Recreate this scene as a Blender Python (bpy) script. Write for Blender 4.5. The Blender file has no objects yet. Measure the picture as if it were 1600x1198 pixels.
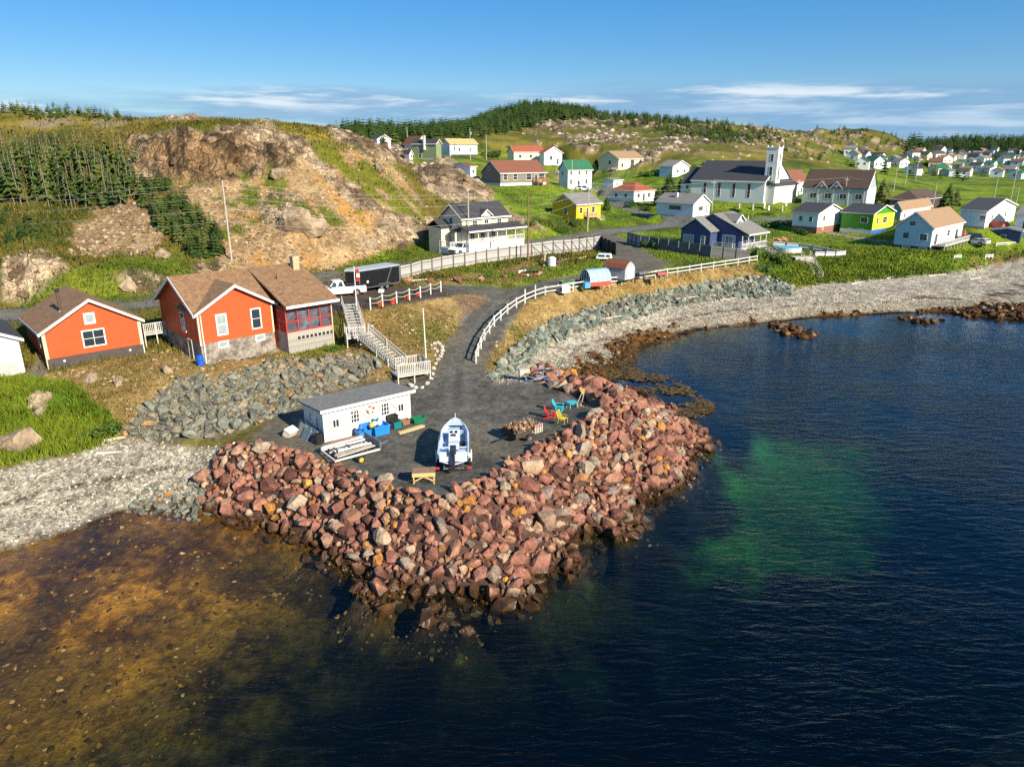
import bpy, math, random
import numpy as np
from mathutils import Vector, Matrix, Euler

# ------------------------------------------------------------------ camera, sky, sun, exposure
SC = bpy.context.scene
COL = SC.collection
R = math.radians
TH, F, CZ = R(18.0), 1110.0, 23.0
cam_d = bpy.data.cameras.new('camera'); cam = bpy.data.objects.new('camera', cam_d); COL.objects.link(cam)
cam.location = (0, 0, CZ); cam.rotation_euler = (R(90) - TH, 0, 0)
cam_d.sensor_width = 36; cam_d.lens = 36 * F / 1600; cam_d.clip_start = .5; cam_d.clip_end = 20000
SC.camera = cam
SUN_EL, SUN_AZ = R(29), R(137)            # azimuth clockwise from +Y
SKY_S, SUN_S = .062, 5.0
W = bpy.data.worlds.new('World'); SC.world = W; W.use_nodes = True
nt = W.node_tree; nt.nodes.clear()
def N(nt, t, **k):
    n = nt.nodes.new(t)
    for a, b in k.items():
        if a == 'inp':
            for i, v in b.items(): n.inputs[i].default_value = v
        else: setattr(n, a, b)
    return n
def build_sky():
    L = nt.links.new
    out = N(nt, 'ShaderNodeOutputWorld')
    sky = N(nt, 'ShaderNodeTexSky', sky_type='NISHITA', sun_disc=False, sun_elevation=SUN_EL, sun_rotation=SUN_AZ,
            altitude=20, air_density=1.0, dust_density=.35, ozone_density=3.0)
    hs = N(nt, 'ShaderNodeHueSaturation', inp={'Hue': .512, 'Saturation': 1.5, 'Value': 1.27}); L(sky.outputs[0], hs.inputs['Color'])
    ev = N(nt, 'ShaderNodeMix', data_type='RGBA'); ev.inputs[0].default_value = .45; ev.inputs[7].default_value = (.95, 3.5, 7.0, 1); L(hs.outputs[0], ev.inputs[6])   # the even azure of a clear, dry evening
    bg = N(nt, 'ShaderNodeBackground', inp={1: SKY_S}); L(ev.outputs[2], bg.inputs[0])
    tc = N(nt, 'ShaderNodeTexCoord'); sp = N(nt, 'ShaderNodeSeparateXYZ'); L(tc.outputs['Generated'], sp.inputs[0])
    # cloud layer: planar projection of the direction so that clouds flatten to streaks near the horizon
    def M(op, a, b=None, c=None, clamp=False):
        m = N(nt, 'ShaderNodeMath', operation=op, use_clamp=clamp)
        for i, v in enumerate((a, b, c)):
            if v is None: continue
            if hasattr(v, 'is_linked'): L(v, m.inputs[i])
            else: m.inputs[i].default_value = v
        return m.outputs[0]
    az = M('ARCTAN2', sp.outputs[0], sp.outputs[1])
    comb = N(nt, 'ShaderNodeCombineXYZ')
    L(M('MULTIPLY', az, 4.2), comb.inputs[0]); L(M('MULTIPLY', sp.outputs[2], 44.0), comb.inputs[1])
    n1 = N(nt, 'ShaderNodeTexNoise', inp={'Scale': 1.0, 'Detail': 9.0, 'Roughness': .60, 'Distortion': .15}); L(comb.outputs[0], n1.inputs['Vector'])
    comb2 = N(nt, 'ShaderNodeCombineXYZ')
    L(M('MULTIPLY', az, 1.7), comb2.inputs[0]); L(M('MULTIPLY', sp.outputs[2], 16.0), comb2.inputs[1]); comb2.inputs[2].default_value = 3.3
    n2 = N(nt, 'ShaderNodeTexNoise', inp={'Scale': 1.3, 'Detail': 4.0}); L(comb2.outputs[0], n2.inputs['Vector'])
    def ramp(x, a, b):
        r = N(nt, 'ShaderNodeMapRange', interpolation_type='SMOOTHSTEP', inp={1: a, 2: b}); L(x, r.inputs[0]); return r.outputs[0]
    z = sp.outputs[2]
    top = M('MULTIPLY_ADD', n2.outputs[0], .075, .022)              # ragged upper edge of the bank
    right = ramp(az, -.62, .35)                                     # thicker and higher towards the right
    top = M('MULTIPLY_ADD', right, .014, top)
    rel = M('SUBTRACT', z, top)
    band = M('MULTIPLY', ramp(z, -.03, .0), M('SUBTRACT', 1.0, ramp(rel, -.012, .012)))
    cov = M('MULTIPLY_ADD', right, .07, n1.outputs[0])
    m = M('MULTIPLY', ramp(cov, .33, .54), band)
    edge = M('MULTIPLY', ramp(rel, -.030, -.004), M('SUBTRACT', 1.0, ramp(rel, .0, .014)))
    cm = N(nt, 'ShaderNodeMix', data_type='RGBA'); cm.inputs[6].default_value = (.14, .26, .41, 1); cm.inputs[7].default_value = (.31, .41, .51, 1)
    L(ramp(n1.outputs[0], .44, .66), cm.inputs[0])
    cm2 = N(nt, 'ShaderNodeMix', data_type='RGBA'); cm2.inputs[7].default_value = (.52, .55, .58, 1)
    L(M('MULTIPLY', edge, ramp(n1.outputs[0], .50, .64)), cm2.inputs[0]); L(cm.outputs[2], cm2.inputs[6])
    bc = N(nt, 'ShaderNodeBackground', inp={1: 1.0}); L(cm2.outputs[2], bc.inputs[0])
    mx = N(nt, 'ShaderNodeMixShader'); L(M('MULTIPLY', m, .92), mx.inputs[0]); L(bg.outputs[0], mx.inputs[1]); L(bc.outputs[0], mx.inputs[2])
    L(mx.outputs[0], out.inputs[0])
build_sky()
sun_d = bpy.data.lights.new('sun', 'SUN'); sun = bpy.data.objects.new('sun', sun_d); COL.objects.link(sun)
sun_d.energy = SUN_S; sun_d.angle = R(.5); sun_d.color = (1, .90, .74)
sdir = Vector((math.sin(SUN_AZ) * math.cos(SUN_EL), math.cos(SUN_AZ) * math.cos(SUN_EL), math.sin(SUN_EL)))
sun.rotation_euler = sdir.to_track_quat('Z', 'Y').to_euler()
sun.location = sdir * 300
VS = SC.view_settings
VS.view_transform = 'Standard'; VS.look = 'None'; VS.exposure = 0.78; VS.gamma = 1.0; VS.use_curve_mapping = False
SC.cycles.max_bounces = 6; SC.cycles.transparent_max_bounces = 12; SC.cycles.diffuse_bounces = 2; SC.cycles.glossy_bounces = 2
SC.cycles.caustics_reflective = False; SC.cycles.caustics_refractive = False
SC.cycles.use_denoising = False; SC.cycles.sample_clamp_direct = 6; SC.cycles.sample_clamp_indirect = 3

random.seed(7)
rng = np.random.default_rng(7)

# ------------------------------------------------------------------ survey helpers: a bearing read off the photo + a height or a distance -> a place
SN, CS = math.sin(TH), math.cos(TH)
def ph(u, v, h):
    a = (u - 800) / F; b = (v - 599) / F; d = (CZ - h) / (SN + b * CS)
    return Vector((a * d, (CS - b * SN) * d, h))
def pd(u, v, d):
    a = (u - 800) / F; b = (v - 599) / F
    return Vector((a * d, (CS - b * SN) * d, CZ - (SN + b * CS) * d))
def uv_of(X, Y, Z):
    z = Z - CZ; d = Y * CS - z * SN; up = Y * SN + z * CS
    d = np.where(d < .1, .1, d)
    return 800 + F * X / d, 599 - F * up / d

# ------------------------------------------------------------------ numpy noise
def _h(ix, iy, s):
    n = (ix.astype(np.int64) * 374761393 + iy.astype(np.int64) * 668265263 + s * 1442695041) & 0x7fffffff
    n = ((n ^ (n >> 13)) * 1274126177) & 0x7fffffff
    return ((n ^ (n >> 16)) & 0xffff) / 65535.0
def vnoise(x, y, s=0):
    ix = np.floor(x); iy = np.floor(y); fx = x - ix; fy = y - iy
    fx = fx * fx * (3 - 2 * fx); fy = fy * fy * (3 - 2 * fy)
    a = _h(ix, iy, s); b = _h(ix + 1, iy, s); c = _h(ix, iy + 1, s); d = _h(ix + 1, iy + 1, s)
    return (a + (b - a) * fx) * (1 - fy) + (c + (d - c) * fx) * fy
def fbm(x, y, o=4, s=0, ridged=False):
    t = np.zeros_like(x); amp = .5; tot = 0
    for k in range(o):
        n = vnoise(x, y, s + k * 17)
        if ridged: n = 1 - np.abs(2 * n - 1)
        t += amp * n; tot += amp
        ca, sa = math.cos(.6 + k), math.sin(.6 + k)
        x, y = (x * ca - y * sa) * 2.03 + 3.1, (x * sa + y * ca) * 2.03 + 1.7; amp *= .5
    return t / tot
def sstep(a, b, x):
    t = np.clip((x - a) / (b - a), 0, 1); return t * t * (3 - 2 * t)
def poly_sd(U, V, poly):
    """signed distance to a polygon, positive inside"""
    P = np.array(poly, float); n = len(P)
    d2 = np.full(U.shape, 1e18); ins = np.zeros(U.shape, bool)
    for i in range(n):
        a = P[i]; b = P[(i + 1) % n]; e = b - a
        t = np.clip(((U - a[0]) * e[0] + (V - a[1]) * e[1]) / (e @ e + 1e-9), 0, 1)
        d2 = np.minimum(d2, (U - a[0] - t * e[0]) ** 2 + (V - a[1] - t * e[1]) ** 2)
        if a[1] != b[1]:
            c = ((a[1] > V) != (b[1] > V)) & (U < (b[0] - a[0]) * (V - a[1]) / (b[1] - a[1]) + a[0])
            ins ^= c
    return np.where(ins, 1, -1) * np.sqrt(d2)
def line_d(X, Y, P):
    """distance to a 3D polyline in plan, height of the nearest point on it"""
    d2 = np.full(X.shape, 1e18); h = np.zeros(X.shape)
    for a, b in zip(P, P[1:]):
        ex, ey = b.x - a.x, b.y - a.y
        t = np.clip(((X - a.x) * ex + (Y - a.y) * ey) / (ex * ex + ey * ey + 1e-9), 0, 1)
        q = (X - a.x - t * ex) ** 2 + (Y - a.y - t * ey) ** 2
        m = q < d2; d2 = np.where(m, q, d2); h = np.where(m, a.z + t * (b.z - a.z), h)
    return np.sqrt(d2), h

# ------------------------------------------------------------------ relief
CP = []
def add(*pts):
    for p in pts: CP.append(pd(p[0], p[1], -p[2]) if p[2] < -15 else ph(*p))
def H_(l, n=0):
    P = [ph(*p) for p in l]
    for a, b in zip(P, P[1:]):
        k = max(1, int((b - a).length / 3.0)) if (b - a).length < 40 else 4
        for i in range(k): CP.append(a.lerp(b, i / k))
    CP.append(P[-1])
def D_(l):
    for u, v, d in l: CP.append(pd(u, v, d))
WATERLINE = [(-260, 960, 0), (-120, 895, 0), (0, 864, 0), (60, 848, 0), (130, 825, 0), (200, 800, 0), (260, 792, 0), (330, 802, 0), (420, 822, 0), (470, 845, 0), (520, 882, 0), (560, 925, 0),
  (605, 955, 0), (660, 966, 0), (735, 978, 0), (800, 950, 0), (850, 932, 0), (905, 886, 0), (960, 845, 0), (1000, 812, 0), (1050, 768, 0), (1085, 735, 0), (1108, 702, 0), (1098, 680, 0), (1065, 655, 0),
  (1010, 628, 0), (960, 608, 0), (965, 585, 0), (985, 560, 0), (1000, 543, 0), (1060, 526, 0), (1100, 514, 0), (1180, 506, 0), (1280, 496, 0), (1400, 490, 0), (1470, 488, 0), (1540, 497, 0), (1600, 503, 0), (1750, 515, 0)]
H_(WATERLINE)
# sea bed
add((-200, 1100, -.6), (0, 1000, -.4), (120, 930, -.25), (200, 950, -.35), (300, 880, -.25), (400, 940, -.7), (0, 1150, -.7), (300, 1150, -1.2), (-300, 1198, -1.0), (500, 1050, -2.), (600, 1120, -3), (800, 1198, -4), (800, 1050, -2.6), (900, 1000, -2.8), (1000, 1000, -3.6), (1200, 1000, -4.4),
    (1200, 900, -3.8), (1300, 750, -3.6), (1200, 700, -3.4), (1150, 780, -3.2), (1600, 1198, -7), (1600, 900, -6.5), (1600, 700, -6), (1350, 600, -4.0), (1500, 570, -2.6), (1250, 560, -1.7), (1100, 580, -1.5), (1400, 520, -1.0), (1600, 530, -1.2), (1900, 600, -4), (2000, 900, -8),
    (380, 860, -.8), (470, 890, -1.3), (540, 960, -1.9), (620, 1010, -2.3), (740, 1030, -2.4), (860, 985, -2.4), (950, 900, -2.4), (1040, 840, -2.4), (1110, 770, -2.4), (1160, 710, -2.2), (1120, 650, -.5), (1060, 620, -.25), (1010, 600, -.5), (1000, 575, -.5), (1150, 640, -.9))
# left cove
H_([(-200, 790, 2.0), (-60, 760, 2.1), (0, 742, 2.2), (60, 718, 2.2), (110, 712, 2.2), (180, 690, 2.2), (240, 692, 2.0), (300, 698, 2.0), (350, 712, 2.2)])
H_([(-150, 830, 1.2), (0, 790, 1.2), (100, 760, 1.2), (200, 745, 1.1), (300, 745, .9)])
H_([(-200, 610, 5.), (0, 602, 5.0), (60, 598, 5.0), (140, 590, 5.1), (230, 598, 5.1), (350, 588, 5.1), (480, 568, 5.1), (560, 553, 5.1), (610, 556, 5.0)])
H_([(-100, 600, 5.2), (20, 590, 5.1), (75, 578, 5.1), (225, 555, 5.1), (318, 568, 5.1), (430, 547, 5.1), (528, 534, 5.2)])
H_([(0, 690, 3.2), (60, 665, 3.4), (130, 650, 3.6)])
H_([(200, 672, 2.6), (300, 680, 2.7), (390, 672, 2.9), (440, 640, 3.0), (485, 622, 3.05), (560, 596, 3.1), (640, 596, 3.1), (672, 600, 3.1)])
# work yard, breakwater
H_([(400, 690, 3), (440, 665, 3), (500, 690, 3), (560, 715, 3), (620, 745, 3), (680, 755, 3), (740, 725, 3), (820, 685, 3), (880, 655, 3), (920, 630, 3)])
H_([(560, 680, 3), (660, 660, 3), (740, 660, 3), (800, 640, 3), (850, 615, 3)])
H_([(640, 620, 3.05), (720, 610, 3.05), (800, 600, 3.05), (840, 592, 3.05)])
CREST = [(372, 706, 3.1), (420, 708, 3.2), (480, 722, 3.2), (560, 752, 3.25), (630, 780, 3.3), (690, 793, 3.3), (740, 768, 3.4), (800, 733, 3.5), (860, 700, 3.6), (920, 666, 3.7), (985, 632, 3.8)]
H_(CREST)
H_([(836, 592, 3.3), (880, 606, 3.4), (930, 622, 3.5)])
# right cove: foot of the riprap, beach
H_([(775, 590, 2.6), (800, 570, 2.4), (870, 525, 2.3), (940, 504, 2.3), (1050, 472, 2.3), (1160, 460, 2.3), (1230, 455, 2.3), (1290, 441, 2.3), (1400, 433, 2.3), (1500, 424, 2.3), (1600, 404, 2.4), (1800, 380, 2.4)])
H_([(870, 560, 1.3), (930, 530, 1.2), (1050, 498, 1.2), (1250, 478, 1.2), (1450, 465, 1.2), (1650, 455, 1.2)])
H_([(742, 568, 3.6), (765, 520, 4.6), (790, 488, 5.3), (830, 466, 5.9), (880, 452, 6.0), (950, 440, 6.0), (1050, 430, 5.7), (1180, 412, 5.4)])
H_([(1200, 405, 5.2), (1225, 412, 5.0), (1290, 395, 4.9), (1400, 398, 4.6), (1500, 402, 4.2), (1560, 400, 3.9), (1650, 390, 3.8)])
# drive and roads
DRIVE = [ph(*p) for p in [(716, 640, 3.02), (714, 605, 3.06), (722, 568, 3.4), (740, 530, 4.2), (764, 496, 5.0), (790, 472, 5.6), (830, 452, 6.0), (880, 442, 6.2), (935, 431, 6.3), (985, 415, 6.4), (995, 396, 6.5), (968, 382, 6.7), (945, 369, 6.8)]]
BRANCH = [ph(*p) for p in [(800, 462, 5.8), (760, 455, 6.2), (720, 453, 6.5), (670, 458, 6.8), (620, 464, 7.0), (575, 470, 7.1), (530, 478, 7.2)]]
ROAD = [ph(*p) for p in [(-160, 512, 7.2), (0, 494, 7.2), (120, 484, 7.2), (240, 472, 7.2), (380, 452, 7.3), (500, 434, 7.3), (600, 418, 7.3), (700, 400, 7.3), (800, 385, 7.2), (860, 377, 7.1), (940, 364, 6.9), (1000, 357, 6.9), (1060, 351, 6.8), (1130, 347, 6.6), (1200, 343, 6.5), (1290, 338, 6.5), (1380, 336, 6.4), (1470, 338, 6.2), (1600, 350, 5.6), (1750, 362, 5.)]]
SIDE = [ph(*p) for p in [(1060, 351, 6.8), (1030, 341, 7.4), (995, 331, 8.2), (968, 322, 8.8), (950, 314, 9.3), (935, 300, 10.5), (900, 285, 12.5), (860, 272, 14.5)]]
LANE = [ph(*p) for p in [(1205, 343, 6.5), (1250, 352, 5.8), (1300, 366, 5.3), (1350, 374, 5.0), (1392, 379, 4.9)]]
for L_ in (DRIVE, BRANCH, ROAD, SIDE, LANE):
    for a, b in zip(L_, L_[1:]):
        for i in range(4): CP.append(a.lerp(b, i / 4))
H_([(500, 500, 7.1), (560, 486, 7.1), (640, 473, 6.9), (700, 462, 6.7)])
H_([(560, 545, 5.2), (610, 530, 4.9), (680, 560, 3.6), (700, 520, 4.6), (720, 490, 5.6)])
add((760, 425, 6.9), (850, 415, 6.8), (700, 430, 7.0), (650, 440, 7.0), (930, 405, 6.8), (1060, 410, 6.1), (1130, 395, 6.2), (1080, 380, 6.5), (1000, 380, 6.6))
# hill on the left
H_([(-200, 490, 8.0), (0, 470, 7.8), (120, 462, 7.8), (250, 447, 7.9), (360, 428, 8.1), (450, 420, 8.1), (540, 413, 7.9), (600, 400, 7.9), (660, 381, 8.0), (690, 366, 8.4)])
D_([(10, 415, 79), (50, 402, 80), (85, 412, 80), (110, 440, 79), (-60, 410, 82), (180, 428, 82), (215, 421, 84), (250, 432, 84), (300, 408, 88), (20, 385, 90), (150, 408, 88),
    (-150, 400, 88), (0, 375, 94), (100, 370, 97), (200, 375, 97), (300, 375, 99), (400, 370, 101), (500, 352, 107), (600, 345, 116), (665, 350, 124),
    (-150, 330, 98), (0, 330, 101), (100, 320, 106), (200, 310, 109), (270, 305, 108), (350, 300, 111), (440, 300, 113), (550, 285, 121), (620, 300, 126), (660, 325, 130),
    (420, 355, 101), (465, 320, 104), (445, 350, 101.5), (480, 350, 102), (400, 320, 108), (500, 320, 112),
    (200, 278, 113), (250, 285, 112.5), (300, 287, 112), (350, 283, 113), (400, 275, 116), (460, 262, 118), (205, 245, 115.5), (300, 245, 114), (400, 240, 118),
    (200, 212, 118), (250, 208, 117), (300, 206, 116), (360, 205, 118), (420, 207, 121), (480, 216, 124), (540, 238, 126), (590, 258, 130), (640, 288, 136),
    (0, 280, 109), (0, 235, 116), (100, 228, 119), (150, 260, 114), (-150, 240, 116), (0, 195, 128), (100, 198, 130), (200, 193, 130), (300, 194, 128), (400, 196, 130), (460, 200, 130),
    (-200, 168, 150), (-100, 171, 147), (0, 174, 143), (100, 178, 143), (190, 184, 142), (300, 185, 142), (370, 187, 141), (430, 191, 140), (500, 199, 138), (530, 205, 137), (560, 215, 136), (600, 236, 137), (640, 259, 141), (680, 297, 145), (712, 318, 148)])
for u, v, d in [(-200, 168, 150), (-100, 171, 147), (0, 174, 143), (100, 178, 143), (190, 184, 142), (300, 185, 142), (370, 187, 141), (430, 191, 140), (500, 199, 138), (560, 215, 136), (600, 236, 137), (640, 259, 141)]:
    p = pd(u, v, d); CP.append(Vector((p.x * 1.15, p.y * 1.15, p.z - 3.5))); CP.append(Vector((p.x * 1.4, p.y * 1.4, min(p.z - 8, 19))))
# crag by the brown house, village slopes
D_([(668, 262, 165), (690, 258, 167), (715, 270, 166), (742, 290, 165), (690, 290, 158), (720, 310, 156), (760, 312, 160), (770, 300, 172), (660, 285, 160), (800, 320, 158), (830, 305, 172), (790, 340, 145), (840, 355, 135), (700, 345, 138), (640, 320, 128.5)])
VILLAGE = [(590, 232, 240), (640, 246, 232), (668, 250, 236), (720, 242, 255), (782, 291, 190), (853, 287, 200), (735, 275, 205), (830, 262, 250), (870, 258, 250), (890, 295, 205), (924, 294, 215), (905, 345, 153), (937, 342, 155), (870, 325, 165), (1010, 318, 195), (960, 308, 200), (955, 295, 215), (960, 266, 262), (1000, 264, 260), (1050, 277, 245), (1082, 339, 165), (1030, 325, 182),
           (1090, 308, 215), (1192, 319, 200), (1222, 316, 205), (1236, 308, 222), (1352, 321, 200), (1260, 318, 215), (1430, 330, 200), (1410, 345, 165), (1452, 338, 185), (1530, 355, 152), (1590, 352, 155), (1480, 330, 195)]
D_(VILLAGE)
add((950, 352, 7.6), (900, 362, 7.6), (1000, 344, 7.8), (1240, 330, 7.0), (1180, 330, 7.4), (1300, 330, 6.9), (1100, 365, 6.5), (1230, 370, 5.6), (1280, 380, 5.2), (1350, 388, 4.9), (1450, 392, 4.8), (1500, 385, 4.9), (1600, 375, 4.5), (1550, 365, 5.0))
D_([(1400, 300, 250), (1500, 300, 265), (1600, 320, 220), (1500, 330, 195), (1450, 285, 330), (1600, 290, 310), (1700, 320, 230)])
# far hill and far town
D_([(520, 214, 230), (540, 206, 270), (600, 204, 300), (680, 202, 340), (740, 192, 400), (780, 176, 440), (830, 165, 450), (870, 168, 450), (905, 176, 440), (960, 186, 430), (1010, 184, 420), (1070, 192, 400), (1140, 198, 385), (1190, 200, 390), (1225, 202, 420), (1250, 203, 450), (1280, 199, 490), (1310, 202, 520), (1350, 200, 530), (1390, 208, 530), (1420, 224, 530),
    (600, 226, 262), (700, 218, 290), (780, 222, 300), (850, 205, 340), (930, 200, 350), (900, 230, 290), (1000, 215, 330), (1000, 240, 275), (1100, 220, 310), (1100, 250, 260), (1200, 230, 300), (1150, 262, 240), (1280, 225, 400), (1300, 255, 360), (1240, 268, 255), (1380, 245, 470), (1420, 258, 470), (1330, 268, 350)])
for u, v, d in [(540, 206, 270), (680, 202, 340), (780, 176, 440), (830, 165, 450), (905, 176, 440), (1010, 184, 420), (1140, 198, 385), (1225, 202, 420), (1250, 203, 450), (1280, 199, 490), (1350, 200, 530), (1420, 224, 530)]:
    p = pd(u, v, d); CP.append(Vector((p.x * 1.2, p.y * 1.2, p.z - 9))); CP.append(Vector((p.x * 1.7, p.y * 1.7, 14)))
D_([(1340, 262, 420), (1400, 250, 600), (1450, 246, 740), (1520, 246, 740), (1600, 244, 740), (1450, 262, 480), (1540, 264, 470), (1600, 266, 460), (1700, 266, 470), (1500, 275, 400), (1600, 278, 390), (1400, 270, 400),
    (1430, 226, 900), (1470, 220, 950), (1520, 219, 980), (1560, 225, 980), (1620, 225, 950), (1380, 232, 900), (1750, 228, 950)])
for a in range(-60, 61, 12):
    for r_, hh in ((1500, 5), (2600, 0), (4300, -6)): CP.append(Vector((r_ * math.sin(R(a)), r_ * math.cos(R(a)), hh)))
for x, y, z in [(-70, 25, -1), (-60, 45, 1.2), (-90, 60, 5), (-120, 90, 9), (-160, 130, 24), (-250, 180, 25), (110, 30, -10), (160, 60, -9), (200, 100, -4), (190, 140, 1.5), (240, 180, 4), (350, 260, 8), (500, 400, 12), (-400, 300, 24), (0, 5, -6), (60, 5, -8), (-60, 5, -2.5), (-100, 10, -4), (150, 5, -10)]:
    CP.append(Vector((x, y, z)))
_cp = {}
for p in CP: _cp[(round(p.x, 1), round(p.y, 1))] = p
CPA = np.array([(p.x, p.y, p.z) for p in _cp.values()])
def rbf_solve():
    n = len(CPA); Dm = np.hypot(CPA[:, None, 0] - CPA[None, :, 0], CPA[:, None, 1] - CPA[None, :, 1])
    A = np.zeros((n + 1, n + 1)); A[:n, :n] = -Dm; A[:n, :n] -= np.eye(n) * .08; A[:n, n] = 1; A[n, :n] = 1
    return np.linalg.solve(A, np.append(CPA[:, 2], 0))
RB = rbf_solve()
def base_h(X, Y):
    sh = X.shape; X = X.ravel(); Y = Y.ravel(); out = np.empty(X.size)
    cx = CPA[:, 0].astype(np.float32); cy = CPA[:, 1].astype(np.float32); w = (-RB[:-1]).astype(np.float64)
    for i in range(0, X.size, 20000):
        dx = X[i:i + 20000, None].astype(np.float32) - cx; dy = Y[i:i + 20000, None].astype(np.float32) - cy
        out[i:i + 20000] = np.sqrt(dx * dx + dy * dy) @ w + RB[-1]
    return out.reshape(sh)
# ------------------------------------------------------------------ where the houses stand (near corner bearing, height, yaw of the sunlit front)
def site(u, v, uR, uL, yaw, h=None, d=None, wd=None, dp=None):
    """near bottom corner of a house; its width and depth follow from the bearings of its two far corners"""
    p = ph(u, v, h) if h is not None else pd(u, v, d)
    def ext(uu, ang):
        a = (uu - 800) / F; c_, s_ = math.cos(ang), math.sin(ang)
        k = p.y * CS + (CZ - p.z) * SN
        return (a * k - p.x) / (c_ - a * s_ * CS)
    y = R(yaw)
    w_ = wd if wd else ext(uR, y); d_ = dp if dp else ext(uL, y + math.pi / 2)
    return dict(p=p, yaw=y, w=w_, d=d_)
S = {}
S['orange_small'] = site(78, 578, 225, 50, 42.5, h=5.1, dp=8.5)
S['orange_big'] = site(318, 570, 430, 262, 44, h=5.1, dp=13)
S['white_left'] = site(40, 583, 62, -40, 42, h=5.1, wd=.1, dp=7)
S['shed'] = site(508, 692, 640, 482, 38.5, h=3.0, dp=4.0)
S['cream'] = site(733, 394, 819, 687, 44, h=7.9, dp=11)
S['yellow'] = site(900, 343, 938, 863, 44, d=155)
S['brown'] = site(782, 291, 853, 763, 36, d=190, dp=9)
S['green_roof'] = site(887, 296, 924, 873, 36, d=207)
S['red_bungalow'] = site(990, 316, 1022, 953, 40, d=197)
S['pale_bungalow'] = site(1082, 339, 1108, 1025, 44, d=166)
S['blue'] = site(1158, 396, 1196, 1062, 44, h=6.4)
S['church'] = site(1192, 319, 1222, 1078, 50, d=203)
S['hall'] = site(1352, 321, 1364, 1252, 50, d=200)
S['red_between'] = site(1236, 309, 1258, 1215, 44, d=225)
S['white_hip'] = site(1275, 366, 1313, 1236, 42, h=5.5)
S['green'] = site(1360, 367, 1393, 1312, 42, h=5.4)
S['teal'] = site(1405, 350, 1452, 1390, 44, h=6.0)
S['light_blue'] = site(1452, 391, 1500, 1395, 44, h=4.9)
S['dark_bungalow'] = site(1432, 331, 1470, 1388, 44, d=200)
S['white_right'] = site(1537, 358, 1583, 1497, 44, d=152)
S['white_edge'] = site(1600, 362, 1622, 1584, 44, d=150)
S['green_far'] = site(682, 250, 690, 645, 60, d=235)
S['white_far'] = site(652, 246, 668, 632, 44, d=255)
S['unfinished'] = site(703, 244, 746, 690, 40, d=252)
S['white_cabin'] = site(590, 232, 611, 580, 44, d=240)
S['tiny_white'] = site(640, 251, 645, 632, 44, d=228)
S['shed_brown'] = site(735, 276, 744, 705, 44, d=207)
S['tan_red'] = site(803, 252, 850, 793, 38, d=248)
S['white_red'] = site(850, 258, 878, 843, 38, d=246)
S['tan_gable'] = site(966, 266, 1006, 935, 44, d=262)
S['pale_blue_far'] = site(1050, 277, 1076, 1030, 44, d=245)
S['white_shed'] = site(958, 296, 972, 940, 44, d=213)
FLAT = []
for k_, s_ in S.items():
    if k_ in ('orange_small', 'orange_big', 'white_left', 'shed', 'cream', 'blue'): continue
    FLAT.append((s_['p'], s_['yaw'], s_['w'], s_['d'], 2.5))

# ------------------------------------------------------------------ the ground sheet: a fan of cells round the bay, finer where the bay is
def rows():
    r = [7.0]
    while r[-1] < 4200:
        x = r[-1]
        k = .03 if x < 14 else .010 if x < 26 else   .0052 if x < 75 else .0058 if x < 95 else .0034 if x < 150 else .010 if x < 480 else .02 if x < 1100 else .08
        r.append(x * (1 + k))
    return np.array(r)
RR = rows(); NA = 740
AA = np.linspace(R(-58), R(58), NA)
GX = RR[:, None] * np.sin(AA)[None]; GY = RR[:, None] * np.cos(AA)[None]
BH = base_h(GX, GY)
def corridor(Hh, P, w, soft):
    d, h = line_d(GX, GY, P); return Hh + (h - Hh) * (1 - sstep(w, w + soft, d))
for P, w, s in ((ROAD, 3.6, 3), (SIDE, 2.6, 2.5), (LANE, 2.2, 2), (DRIVE, 2.2, 1.6), (BRANCH, 2.6, 1.8)): BH = corridor(BH, P, w, s)
for p, yaw, w_, d_, so in FLAT:
    c_, s_ = math.cos(yaw), math.sin(yaw)
    lx = (GX - p.x) * c_ + (GY - p.y) * s_; ly = -(GX - p.x) * s_ + (GY - p.y) * c_
    q = np.hypot(np.maximum(np.maximum(-lx, lx - w_), 0), np.maximum(np.maximum(-ly, ly - d_), 0))
    BH = BH + (p.z - BH) * (1 - sstep(.3, so, q))
GU, GV = uv_of(GX, GY, BH)
# noise fields, all in metres on the ground
n30 = fbm(GX / 30, GY / 30, 4, 1); n8 = fbm(GX / 8, GY / 8, 4, 5); n2 = fbm(GX / 2.2, GY / 2.2, 4, 9); n05 = fbm(GX / .55, GY / .55, 3, 13)
rid6 = fbm(GX / 7, GY / 7, 5, 21, True); rid2 = fbm(GX / 2.4, GY / 2.4, 4, 27, True)
wob = (fbm(GX / 5, GY / 5, 5, 33) - .5)
dist_c = np.hypot(GX, GY)
PXM = F / np.maximum(dist_c, 20)                       # pixels of the photo per metre here: turns a metre of wobble into pixels for the outlines
def C(*a): return np.array(a)
colr = np.zeros(GX.shape + (3,)); MK = {}
amp = np.zeros(GX.shape)
def lerp3(a, b, w): return a + (b - a) * w[..., None]
def mixc(a, b, t): return C(*a)[None, None] + (C(*b) - C(*a))[None, None] * t[..., None]
def region(poly, soft=.5, wobble=4.0):
    return sstep(-soft, soft, poly_sd(GU, GV, poly) / PXM + wob * wobble)
GRASS = mixc((.062, .115, .007), (.195, .25, .018), sstep(.3, .7, n2 * .6 + n8 * .4))
HEATH = lerp3(mixc((.036, .048, .008), (.125, .100, .018), sstep(.36, .64, n8)), mixc((.07, .10, .012), (.16, .12, .03), n2), sstep(.45, .7, n30) * .75)
OCHRE = lerp3(mixc((.19, .118, .034), (.35, .24, .09), sstep(.3, .7, n2 * .5 + n05 * .5)), mixc((.075, .10, .015), (.13, .15, .02), n05), sstep(.52, .66, n8 * .5 + n2 * .5) * .8)
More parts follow.
